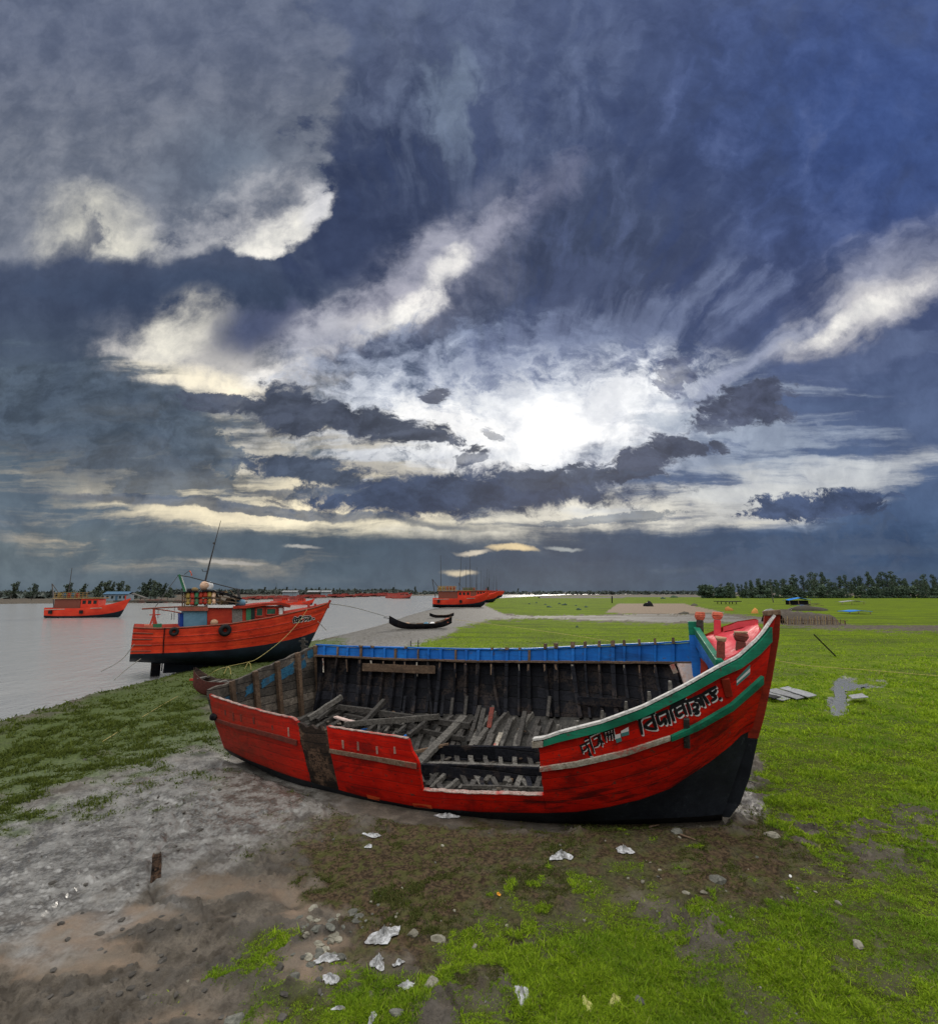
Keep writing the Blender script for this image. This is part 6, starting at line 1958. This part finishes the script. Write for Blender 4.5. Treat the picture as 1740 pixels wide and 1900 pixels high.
GT = 'dark casuarina trees along the right horizon'
LT = 'dark green casuarina tree in the belt along the right horizon'
pr = [make_tree('casuarina_tree', 15, (5.2, 6.0, 4.6, 6.6)[i], 11 + i, LT, GT, M_LEAF, 2000, .34, (.03, -.03, .06, .0)[i], (.10, .2, .28, .08)[i]) for i in range(4)]
TOPT = poly_y([(1290, 1095), (1330, 1086), (1365, 1077), (1400, 1075), (1440, 1063), (1465, 1066), (1490, 1068), (1520, 1063), (1560, 1068), (1600, 1062), (1800, 1066)])
pl = []
for i in range(104):
    x = 1302 + i * 4.7 + rnd.uniform(-6, 6)
    Y = rnd.uniform(345, 430) if i % 3 else rnd.uniform(300, 340)
    p = at(x, 1106, Y)
    h_ = (at(x, TOPT(x), Y).z - 0) * rnd.uniform(.62, 1.06)
    if i % 3 == 0: h_ *= rnd.uniform(.45, .8)
    pl.append(((p.x, Y, 0), h_ / 15, rnd.uniform(-.3, .3), rnd.randrange(4)))
scatter(pr, pl)
GB = 'low scrub along the foot of the casuarina belt'
pr = [make_tree('scrub_bush', 4, 3.2, 31 + i, 'low green scrub bush at the foot of the casuarina belt', GB, M_LEAF, 600, .40, 0, .05, 'bush') for i in range(2)]
scatter(pr, [((at(1300 + i * 11, 1106, 300).x, 296 + rnd.uniform(-6, 8), -.3), rnd.uniform(1.0, 2.0), rnd.uniform(0, 3), i % 2) for i in range(46)])
GL = 'wind bent trees on the far bank at the left'
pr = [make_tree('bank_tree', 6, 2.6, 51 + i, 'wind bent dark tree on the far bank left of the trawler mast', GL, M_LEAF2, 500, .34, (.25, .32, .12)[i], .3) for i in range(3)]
pl = []
for x, yt, k in ((120, 1082, 1), (150, 1086, 0), (178, 1082, 0), (190, 1078, 1), (204, 1083, 0), (214, 1079, 1), (232, 1086, 2), (262, 1082, 2), (270, 1078, 0), (280, 1078, 2), (289, 1082, 2), (300, 1085, 0), (312, 1090, 2), (60, 1084, 2), (20, 1080, 1)):
    Y = rnd.uniform(215, 240)
    p = at(x, 1105, Y)
    pl.append(((p.x, Y, 0), (at(x, yt, Y).z) / 6, rnd.uniform(-.2, .2), k))
scatter(pr, pl)
# the distant wooded shore reads as one mass
r_ = np.random.RandomState(3)
blobs = []
for i in range(860):
    px = r_.uniform(-260, 1310)
    Y = r_.uniform(700, 1300) if px > 320 else r_.uniform(260, 420)
    p = at(px, 1104, Y)
    hh = Y / FOC * r_.uniform(3.5, 9.0) * (1.0 if px < 760 else .62)
    blobs.append((p.x, Y, hh * .45, hh * r_.uniform(.5, 1.6), hh * .62))
me = crown_mesh('wooded_shore', blobs, 26000, 2.4, 9)
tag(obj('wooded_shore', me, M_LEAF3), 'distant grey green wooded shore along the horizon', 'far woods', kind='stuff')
# spindly trees standing over the shore line
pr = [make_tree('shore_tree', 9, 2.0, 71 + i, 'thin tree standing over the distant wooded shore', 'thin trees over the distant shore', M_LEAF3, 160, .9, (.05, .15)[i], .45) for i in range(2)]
scatter(pr, [((at(x, 1104, 760).x, 760, 0), rnd.uniform(.7, 1.35), rnd.uniform(0, .4), i % 2) for i, x in enumerate([432, 447, 468, 489, 511, 530, 548, 566, 577, 590, 604, 617, 630, 644, 658, 671, 690, 704, 716, 728, 741, 756, 770, 812, 905, 960])])

# ------------------------------------------------------------------ things on the far side
M_HWALL = paint('pale_blue_house_wall', (0.17, 0.21, 0.24, 1), (0.24, 0.28, 0.31, 1), wear_amt=.1, streak=.2)
M_HROOF = paint('blue_house_roof', (0.05, 0.10, 0.16, 1), (0.07, 0.14, 0.21, 1), wear_amt=.1, streak=.2)
M_TARP = paint('blue_tarpaulin', (0.010, 0.12, 0.42, 1), (0.02, 0.20, 0.55, 1), wear_amt=.05, streak=.1)
M_THATCH = timber('weathered_thatch', (0.040, 0.033, 0.026, 1), (0.09, 0.074, 0.058, 1), .9)
M_STICK = timber('bamboo_sticks', (0.20, 0.14, 0.07, 1), (0.32, 0.24, 0.13, 1), .8)
M_SOIL = timber('dark_earth', (0.05, 0.045, 0.036, 1), (0.10, 0.09, 0.072, 1), .9)
M_SHEET = timber('grey_roof_sheet', (0.15, 0.155, 0.155, 1), (0.29, 0.295, 0.30, 1), .6)
M_ORG = timber('orange_heap', (0.40, 0.16, 0.04, 1), (0.55, 0.26, 0.08, 1), .9)

Yh = 205
h0 = at(222, 1104, Yh)
hs = empty('riverside_house', (h0.x, Yh, 0), .12, 'pale blue house with a blue roof on the far bank left of the trawler', 'house')
def H_(mb, name, m, par=hs, **k):
    o = mb.build(name, [m], None, **k); o.parent = par; return o
mb = MB(); mb.box((0, 0, 1.25), (8.6, 5, 2.5)); wl = H_(mb, 'wall', M_HWALL)
mb = MB(); mb.slab([[(-4.7, -2.9, 2.5), (4.7, -2.9, 2.5)], [(-4.7, 0, 3.5), (4.7, 0, 3.5)], [(-4.7, 2.9, 2.5), (4.7, 2.9, 2.5)]], .1); H_(mb, 'roof', M_HROOF)
for x in (-3, -1.2, 1.6, 3.2):
    mb = MB(); mb.box((x, -2.51, 1.4), (.8, .06, 1.0)); H_(mb, 'window', M_DARKIN)
mb = MB(); mb.box((.3, -2.51, 1.0), (.9, .06, 2.0)); H_(mb, 'door', M_HROOF)
for i, (x, w_, c) in enumerate(((540, 26, M_HWALL), (585, 24, M_THATCH), (605, 20, M_HWALL), (370, 20, M_THATCH))):
    p = at(x, 1101, 420)
    b = empty('shed', (p.x, 420, 0), 0, ('pale shed behind the red boats above the trawler bow', 'brown roofed shed behind the red boats right of the trawler bow', 'long pale shed right of the brown roofed one behind the red boats', 'low brown shed behind the trawler mast')[i], 'shed')
    k = w_ / FOC * 420
    mb = MB(); mb.box((0, 0, 1.7), (k, 6, 3.4)); H_(mb, 'wall', c, b)
    mb = MB(); mb.slab([[(-k * .55, -3.6, 3.4), (k * .55, -3.6, 3.4)], [(-k * .55, 0, 4.6), (k * .55, 0, 4.6)], [(-k * .55, 3.6, 3.4), (k * .55, 3.6, 3.4)]], .15); H_(mb, 'roof', M_SHEET, b)
# low jetty at the left far bank
p = at(290, 1113, 178)
mb = MB()
mb.slab([[(p.x - 14, 177, .55), (p.x + 3, 177, .55), (p.x + 30, 177, .2)], [(p.x - 14, 181, .55), (p.x + 3, 181, .55), (p.x + 30, 181, .2)]], -.5)
jt = mb.build('landing_stage', [M_SOIL]); tag(jt, 'low grey landing stage along the far bank behind the trawler stern', 'landing stage')
mb = MB(); mb.beam(at(247, 1101, 190), at(272, 1110, 183), .9, .3); tag(mb.build('gangway', [M_WOODL]), 'sloping pale gangway from the house down to the water', 'gangway')
# earth bank at the far edge of the field
mb = MB()
xs = np.linspace(1000, 1360, 40)
rr_ = [at(x, 1106, 360 if x > 1150 else 300) for x in xs]
mb.grid([[Vector((p.x, p.y - 6, -.1)) for p in rr_], [Vector((p.x, p.y, .75 + .35 * math.sin(i * .9) * .5)) for i, p in enumerate(rr_)], [Vector((p.x, p.y + 8, -.1)) for p in rr_]])
tag(mb.build('embankment', [M_SOIL], smooth=True), kind='structure')


def mound(name, px, py, wpx, hpx, m, label, cat, group=None, seed=1, flat=.6):
    p = on_ground(px, py)
    k = p.y / FOC
    w_, h_ = wpx * k, hpx * k * 1.0
    q = np.random.RandomState(seed)
    n, R = 16, 6
    vs, fs = [], []
    ph = q.uniform(0, 6, 4)
    for j in range(R + 1):
        f = j / R
        for i in range(n):
            a = 2 * PI * i / n
            rr = (1 - f ** 2) ** .5 * (1 + .18 * math.sin(2 * a + ph[0]) + .12 * math.sin(5 * a + ph[1] + f * 3))
            vs.append((p.x + math.cos(a) * rr * w_ / 2, p.y + math.sin(a) * rr * w_ / 2 * flat, p.z - .03 + h_ * f * (1 + .2 * math.sin(a + ph[2])) + q.uniform(-.03, .03) * h_))
    for j in range(R):
        for i in range(n):
            fs.append((j * n + i, j * n + (i + 1) % n, (j + 1) * n + (i + 1) % n, (j + 1) * n + i))
    mb = MB(); mb.add(vs, fs)
    return tag(mb.build(name, [m], smooth=True), label, cat, group)


mound('covered_heap', 1202, 1125, 17, 9, M_TAR, 'dark tarpaulin covered heap on the pale sand patch', 'heap', None, 3)
mound('earth_heap', 1288, 1124, 14, 4, M_SOIL, 'low dark heap at the right edge of the pale sand patch', 'heap', None, 4)
mound('earth_heap', 1268, 1139, 18, 4, M_SOIL, 'brown heap at the near edge of the pale sand patch', 'heap', None, 5)
mound('orange_heap', 1352, 1133, 18, 7, M_ORG, 'orange heap in the field behind the bow bollards', 'heap', None, 6)
mound('orange_heap', 1400, 1138, 12, 9, M_ORG, 'orange heap just left of the stick fence', 'heap', None, 7)
GD = 'dark tussocks dotted over the upper green field'
for i, (x, y, w_, h_) in enumerate(((1019, 1127, 10, 3), (1038, 1121, 6, 2.5), (1047, 1123, 9, 3.5), (1074, 1132, 9, 4), (1087, 1127, 7, 3), (1068, 1124, 5, 2), (1012, 1122, 5, 2), (982, 1121, 4, 2), (1070, 1164, 6, 3.5), (995, 1119, 4, 2), (1250, 1109, 14, 4), (1230, 1111, 8, 3))):
    mound('tussock', x, y, w_, h_, M_LEAF, 'dark tussock on the upper green field', 'tussock', GD, 20 + i)
mb = MB(); p = on_ground(1135, 1119); mb.beam(p, at(1135, 1106, p.y), .35, .3); tag(mb.build('field_post', [M_TAR]), 'short dark post at the left corner of the pale sand patch', 'post')
# net drying rack
p = on_ground(1350, 1121)
rk_ = empty('drying_rack', p, 0, 'low dark drying rack of poles on the field left of the blue tarpaulin hut', 'rack')
k = p.y / FOC
mb = MB(); mb.slab([[(-22 * k, -1, 4.5 * k), (0, -1, 4.0 * k), (22 * k, -1, 4.6 * k)], [(-22 * k, 1.4, 4.5 * k), (0, 1.4, 4 * k), (22 * k, 1.4, 4.6 * k)]], .18); o = mb.build('rack_top', [M_TAR]); o.parent = rk_
for x in (-15, 0, 12):
    for y in (-.9, 1.2):
        mb = MB(); mb.beam((x * k, y, -.1), (x * k, y, 4.2 * k), .16, .16); o = mb.build('leg', [M_TAR]); o.parent = rk_
# blue tarpaulin hut
def hut(px, py, wpx, hpx, label):
    p = on_ground(px, py); k = p.y / FOC
    r = empty('tarpaulin_hut', p, 0, label, 'hut')
    w_, h_ = wpx * k, hpx * k
    mb = MB(); mb.slab([[(-w_ * .55, -1.3, h_ * .62), (0, -1.3, h_), (w_ * .5, -1.3, h_ * .72)], [(-w_ * .55, 0, h_ * .75), (0, 0, h_ * 1.08), (w_ * .5, 0, h_ * .8)], [(-w_ * .55, 1.3, h_ * .62), (0, 1.3, h_), (w_ * .5, 1.3, h_ * .70)]], .06); o = mb.build('tarpaulin', [M_TARP if 'bright' in label or 'low blue' in label else M_SHEET]); o.parent = r
    if hpx > 9:
        mb = MB(); mb.box((0, .4, h_ * .32), (w_ * .9, 1.4, h_ * .64)); o = mb.build('back_wall', [M_TAR]); o.parent = r
    for x in (-.5, -.1, .42):
        mb = MB(); mb.beam((x * w_, -1.2, -.1), (x * w_, -1.2, h_ * .66), .10, .10); o = mb.build('pole', [M_STICK]); o.parent = r
hut(1480, 1122, 40, 12, 'hut with a bright blue tarpaulin roof behind the stick fence')
hut(1578, 1122, 42, 7, 'low pale blue shelter at the right edge of the field')
hut(1586, 1139, 40, 6, 'low blue tarpaulin cover right of the stick fence')
hut(1402, 1106, 16, 5, 'tiny grey hut at the left foot of the casuarina belt')
# leaning pole and stick in the grass
mb = MB(); p = on_ground(1434, 1118); mb.tube([p, at(1428.5, 1082, p.y)], [.14, .08], 6); tag(mb.build('tall_pole', [M_WOODL]), 'tall thin pale pole leaning left in front of the casuarina belt', 'pole')
mb = MB(); p = on_ground(1551, 1219); mb.tube([p, at(1509, 1177, p.y)], [.035, .03], 6); tag(mb.build('leaning_stick', [M_TAR]), 'dark stick leaning steeply in the grass right of the bow', 'stick')
# fenced haystack like pile behind the bow
p = on_ground(1512, 1159); k = p.y / FOC
mb = MB()
rows = []
for j in range(7):
    f = j / 6
    rows.append([Vector((p.x + (x - 1512) * k, p.y + 1.2 + 5 * f, max(-.1, (21 * k) * (math.sin(PI * (f * .55 + .18))) * (1 - .25 * abs(x - 1500) / 70) * (1 + .16 * math.sin(x * .31 + j * 2.1) + rnd.uniform(-.08, .08)) - (21 * k * .53 if j == 0 else 0) - (2 if j == 6 else 0)))) for x in range(1474, 1577, 5)])
mb.grid(rows)
tag(mb.build('thatch_heap', [M_THATCH], smooth=True), 'long brown thatch heap inside the stick fence behind the bow', 'heap')
fr = empty('stick_fence', p, 0, 'low fence of pale upright sticks round the brown thatch heap', 'fence')
for i in range(34):
    x = 1440 + i * 3.9 + rnd.uniform(-1, 1)
    b = at(x, 1160, p.y); b.z = gz(b.x, b.y)
    t_ = at(x + rnd.uniform(-2, 2), 1144 + max(0, (x - 1540) * .25) + rnd.uniform(-2, 4), p.y)
    mb = MB(); mb.beam(b - Vector((0, 0, .1)), t_, .07, .05); o = mb.build('stick', [M_STICK if i % 3 else M_WOODB]); o.parent = fr; o.matrix_parent_inverse = Matrix.Translation(p).inverted()
mb = MB(); mb.beam(at(1438, 1150, p.y), at(1572, 1152, p.y), .06, .06); o = mb.build('fence_rail', [M_WOODB]); o.parent = fr; o.matrix_parent_inverse = Matrix.Translation(p).inverted()
mound('rubbish_heap', 1498, 1133, 60, 9, M_SOIL, 'dark heap of planks and rubbish in front of the blue tarpaulin hut', 'heap', None, 41)
mound('rubbish_heap', 1432, 1137, 26, 7, M_SHEET, 'grey rubble heap just behind the stem head of the bow', 'heap', None, 42)
for x in range(1475, 1522, 6):
    mb = MB(); q = on_ground(x, 1132, 1.0); mb.beam(q + Vector((-.9, .0, rnd.uniform(-.2, .2))), q + Vector((.9, rnd.uniform(-.4, .4), rnd.uniform(-.2, .2))), .16, .07)
    tag(mb.build('scrap_plank', [rnd.choice((M_WOODB, M_TAR, M_TARP, M_WOODL))]), 'scrap plank on the dark rubbish heap in front of the tarpaulin hut', 'plank', 'scrap planks on the rubbish heap')

# ------------------------------------------------------------------ sheets and boards on the grass
SH = [((1409, 1291), (1436, 1286), (1468, 1300), (1452, 1305), 'grey sheet nearest the bow in the pile on the grass'), ((1420, 1287), (1440, 1283), (1494, 1299), (1478, 1303), 'grey sheet in the middle of the pile on the grass'),
      ((1446, 1284), (1462, 1281), (1515, 1297), (1500, 1301), 'long pale grey sheet at the right of the pile on the grass'), ((1408, 1297), (1420, 1295), (1450, 1304), (1436, 1306), 'dark board under the grey sheets beside the bow'), ((1574, 1302), (1600, 1299), (1612, 1306), (1582, 1309), 'grey sheet lying alone on the grass at the right edge')]
for i, (a, b, c, d, lab) in enumerate(SH):
    q = [on_ground(*k, .04 + .03 * i) for k in (a, b, c, d)]
    mb = MB(); n = 6
    rows = [[q[0].lerp(q[3], s / n) + Vector((0, 0, rnd.uniform(0, .03))) for s in range(n + 1)], [q[1].lerp(q[2], s / n) + Vector((0, 0, rnd.uniform(0, .03))) for s in range(n + 1)]]
    mb.slab(rows, .02); tag(mb.build('roof_sheet', [M_TAR if i == 3 else M_SHEET]), lab, 'sheet')
# ------------------------------------------------------------------ litter, stones, stumps
M_PLAST = material('white_plastic_film')
_m, t = M_PLAST; M_PLAST = _m
n_ = t.noise(t.n('ShaderNodeTexCoord').outputs['Object'], 14, 4, .6)
t.principled(t.mix(t.step(n_, .35, .65), (0.17, 0.165, 0.155, 1), (0.48, 0.48, 0.48, 1)), .5, t.bump(n_, .5, .02), 0, .4)
M_STONE = timber('grey_stone', (0.065, 0.066, 0.055, 1), (0.15, 0.148, 0.125, 1), .85)
M_STONE2 = timber('pale_stone', (0.15, 0.14, 0.105, 1), (0.26, 0.245, 0.195, 1), .85)
M_CLOD = timber('dark_mud_clod', (0.045, 0.040, 0.034, 1), (0.085, 0.078, 0.068, 1), .75)


def film(px, py, wpx, hpx, label, seed, ang=0.0, m=None):
    """a torn, crumpled piece of plastic film lying on the ground"""
    q = np.random.RandomState(seed)
    p = on_ground(px, py)
    dist = p.y / CT
    wpx, hpx = wpx * .82, hpx * .82
    sx = wpx / FOC * dist / 2
    sy = hpx / FOC * dist / 2 * 1.7
    n, R = 34, 9
    vs, fs = [], []
    ph = q.uniform(0, 6.3, 6)
    ca, sa = math.cos(ang), math.sin(ang)
    for j in range(R + 1):
        f = j / R
        for i in range(n):
            a = 2 * PI * i / n
            rr = f * (.92 + .20 * math.sin(2 * a + ph[0]) + .14 * math.sin(3 * a + ph[1]) + .08 * math.sin(7 * a + ph[2]) + q.uniform(-.09, .09) * f)
            x, y = math.cos(a) * rr * sx, math.sin(a) * rr * sy
            h = min(sx, sy) * (.42 * (1 - f ** 2) * (.6 + .6 * math.sin(3 * a + ph[3])) + .22 * abs(math.sin(5 * a + ph[4] + f * 6)) * (1.1 - f) + .26 * q.uniform(-.5, 1) * (1.15 - f))
            X, Y = p.x + x * ca - y * sa, p.y + x * sa + y * ca
            vs.append((X, Y, gz(X, Y) + .012 + max(h, 0)))
    for j in range(R):
        for i in range(n):
            fs.append((j * n + i, j * n + (i + 1) % n, (j + 1) * n + (i + 1) % n, (j + 1) * n + i))
    mb = MB(); mb.add(vs, fs)
    return tag(mb.build('plastic_litter', [m or M_PLAST]), label, 'litter', 'torn white plastic lying on the mud')


FILM = [(712, 1740, 74, 26, 'large torn white plastic sheet on the stones left of centre', .9), (612, 1781, 62, 14, 'long thin strip of white plastic below the pile of stones', .35), (700, 1789, 34, 22, 'crumpled white plastic just below the large torn sheet', 0), (612, 1820, 34, 17, 'white plastic scrap lying over a grey stone at the grass edge', -.2),
        (968, 1845, 26, 36, 'upright crumpled white plastic bag near the bottom centre', .2), (1040, 1592, 44, 18, 'torn white plastic on the brown ground below the open gap', -.3), (1158, 1581, 34, 16, 'narrow white plastic strip on the brown ground below the lettering', -.8), (692, 1554, 34, 9, 'flat white plastic scrap below the dark bare patch of the hull', -.15),
        (828, 1517, 50, 10, 'grey white plastic caught under the hull bottom', -.1), (1349, 1508, 24, 16, 'crumpled white plastic bag at the foot of the stem', .1), (684, 1573, 14, 7, 'tiny white plastic scrap left below the flat scrap', 0), (755, 1829, 34, 10, 'thin white plastic threads on the grass right of the stones', .4), (628, 1874, 26, 8, 'small white plastic scrap at the bottom left grass', .3), (690, 1893, 16, 22, 'white plastic scrap at the bottom edge left of centre', 0),
        (740, 1790, 22, 12, 'small pinkish white plastic right of the crumpled one', .2), (1140, 1858, 26, 14, 'yellowish plastic wrapper near the bottom centre', .4), (1090, 1868, 18, 26, 'greyish plastic scrap left of the yellowish wrapper', 0), (925, 1662, 8, 8, 'tiny orange wrapper on the brown ground', 0)]
M_YWRAP = paint('yellow_wrapper', (0.42, 0.40, 0.14, 1), (0.55, 0.52, 0.22, 1), wear_amt=.1, streak=0)
M_OWRAP = paint('orange_wrapper', (0.55, 0.24, 0.02, 1), (0.6, 0.3, 0.04, 1), wear_amt=0, streak=0)
for i, (x, y, w_, h_, lab, a) in enumerate(FILM):
    film(x, y, w_, h_, lab, 100 + i, a, M_YWRAP if 'yellowish' in lab else M_OWRAP if 'orange' in lab else None)


def stone(px, py, wpx, label, group, m, seed, flat=.55, name='stone'):
    q = random.Random(seed)
    p = on_ground(px, py)
    r = wpx / FOC * p.y * 1.05 / 2
    bm = bmesh.new()
    bmesh.ops.create_icosphere(bm, subdivisions=2, radius=1)
    d = [Vector((q.gauss(0, 1), q.gauss(0, 1), q.gauss(0, 1))).normalized() for _ in range(9)]
    lim = [q.uniform(.55, .92) for _ in d]
    for v in bm.verts:
        for n_, l in zip(d, lim):
            s = v.co.dot(n_)
            if s > l: v.co -= n_ * (s - l)
        v.co += Vector((q.uniform(-.06, .06), q.uniform(-.06, .06), q.uniform(-.06, .06)))
    rot = Matrix.Rotation(q.uniform(0, 6.3), 4, 'Z')
    M = Matrix.Translation((p.x, p.y, p.z + r * flat * .10)) @ rot @ Matrix.Diagonal((r, r * q.uniform(.55, .95), r * flat, 1))
    bm.transform(M)
    me = bpy.data.meshes.new(name); bm.to_mesh(me); bm.free()
    return tag(obj(name, me, m), label, 'stone' if name == 'stone' else 'clod', group)


GS = 'grey broken stones heaped at the edge of the grass left of centre'
qs = random.Random(4)
for i in range(46):
    x = 560 + qs.random() * 120 - (qs.random() ** 2) * 25
    y = 1690 + (i / 46) * 100 + qs.uniform(-10, 10)
    if x > 640 and y > 1740: x -= 60
    stone(x, y, qs.uniform(7, 25), 'broken grey stone in the heap at the grass edge left of centre', GS, M_STONE if qs.random() < .75 else M_STONE2, 300 + i, qs.uniform(.22, .5))
for i, (x, y, w_, lab, m) in enumerate([(350, 1817, 20, 'pale angular stone alone on the grey mud at lower left', M_STONE2), (519, 1795, 20, 'flat dark brick shaped stone on the tan mud', M_CLOD), (812, 1744, 30, 'flat pale stone right of the torn plastic sheet', M_STONE2), (765, 1733, 22, 'pale split stone at the right end of the torn plastic', M_STONE2), (800, 1826, 32, 'pale rough stone on the grass below the flat one', M_STONE2), (880, 1757, 14, 'small tan stone on the brown ground right of the flat pale stone', M_STONE2), (1330, 1632, 32, 'round grey stone in the brown ground below the bow', M_STONE), (1432, 1551, 30, 'flat pale stone right of the stem at the grass edge', M_STONE2), (1254, 1545, 24, 'flat brown stone under the bow', M_STONE), (1273, 1657, 14, 'pale pebble right of centre at the edge of the green grass', M_STONE2), (1305, 1657, 16, 'pale pebble beside another one at the edge of the green grass', M_STONE2),
        (1184, 1858, 26, 'round reddish stone near the bottom centre', M_STONE), (1590, 1754, 24, 'pale stone at the right edge of the grass', M_STONE2), (735, 1880, 26, 'grey stone at the bottom among the left grass', M_STONE), (545, 1818, 26, 'blue grey stone half sunk at the left tip of the grass', M_STONE), (1465, 1626, 8, 'tiny white pebble in the grass right of the bow', M_WHT), (435, 1895, 36, 'flat grey stone at the bottom edge lower left', M_STONE), (690, 1846, 20, 'pale pinkish stone in the left grass', M_STONE2), (1555, 1676, 14, 'pale pebble in the green grass at the right', M_STONE2), (1192, 1636, 12, 'white pebble on the brown ground below the lettering', M_STONE2)]):
    stone(x, y, w_, lab, None, m, 500 + i, .5)
GC = 'dark clods and shells scattered over the wet mud at lower left'
for i in range(90):
    x, y = qs.uniform(60, 620), 1390 + qs.random() ** .8 * 500
    if x > 480 and y < 1560: x -= 250
    if qs.random() < .55 and y > 1600: x = 120 + (y - 1600) * .35 + qs.gauss(80, 60)
    stone(x, y, qs.uniform(5, 15) * (.6 + (y - 1390) / 700), 'dark mud clod lying on the wet flat at lower left', GC, M_CLOD, 700 + i, qs.uniform(.3, .6), 'mud_clod')
GP = 'small pebbles and shells strewn over the brown ground'
for i in range(90):
    x, y = qs.uniform(560, 1600), qs.uniform(1535, 1890)
    stone(x, y, qs.uniform(3, 8), 'tiny pale pebble strewn on the brown ground and grass', GP, M_STONE2 if qs.random() < .6 else M_STONE, 900 + i, .6)
# cut stump standing in the mud
p = on_ground(289, 1630)
st = empty('mooring_stump', p, 0, 'short dark wooden stump standing upright in the wet grey mud', 'stump')
tp = at(292, 1582, p.y)
mb = MB(); r_ = 7.5 / FOC * p.y
mb.tube([p - Vector((0, 0, .15)), p.lerp(tp, .5) + Vector((.005, 0, 0)), tp - Vector((0, 0, .03)), tp], [r_ * 1.08, r_, r_ * .95, r_ * .78], 10); o = mb.build('stump_body', [M_CHAR], None); o.parent = st; o.matrix_parent_inverse = Matrix.Translation(p).inverted()
mb = MB(); mb.lathe(tp + Vector((0, 0, -.004)), (0.1, 0, 1), [(0, 0), (r_ * .7, 0), (r_ * .6, .012), (0, .014)], 10); o = mb.build('cut_top', [M_WOODL], None); o.parent = st; o.matrix_parent_inverse = Matrix.Translation(p).inverted()
mb = MB(); c = p.lerp(tp, .42); mb.lathe(c + Vector((0, -r_ * .9, 0)), (0, -1, 0), [(0, 0), (.012, 0), (.010, .012), (0, .012)], 8); o = mb.build('knot_hole', [M_TAR], None); o.parent = st; o.matrix_parent_inverse = Matrix.Translation(p).inverted()
# two thin stakes in the far mud and a few sticks
for i, (x, y0, y1) in enumerate(((762, 1200, 1189), (776, 1201, 1188))):
    p = on_ground(x, y0); mb = MB(); mb.tube([p - Vector((0, 0, .1)), at(x, y1, p.y)], .03, 5)
    tag(mb.build('mud_stake', [M_TAR]), ('left' if i == 0 else 'right') + ' of two thin dark stakes in the mud behind the blue bulwark', 'stake')
for i, (a, b, lab) in enumerate((((1380, 1447), (1402, 1457), 'thin pale stick at the wet mud beside the stem'), ((1262, 1551), (1290, 1562), 'dark thin stick on the brown ground under the bow'), ((1205, 1537), (1222, 1534), 'short reddish splinter on the ground under the bow'))):
    mb = MB(); mb.tube([on_ground(*a, .02), on_ground(*b, .025)], [.014, .01], 5); tag(mb.build('driftwood_stick', [M_WOODL if i == 0 else M_WOODB]), lab, 'stick')

for o in list(bpy.data.objects):
    if o.parent is None and o.get('category') and not o.get('kind'):
        o['kind'] = 'thing'
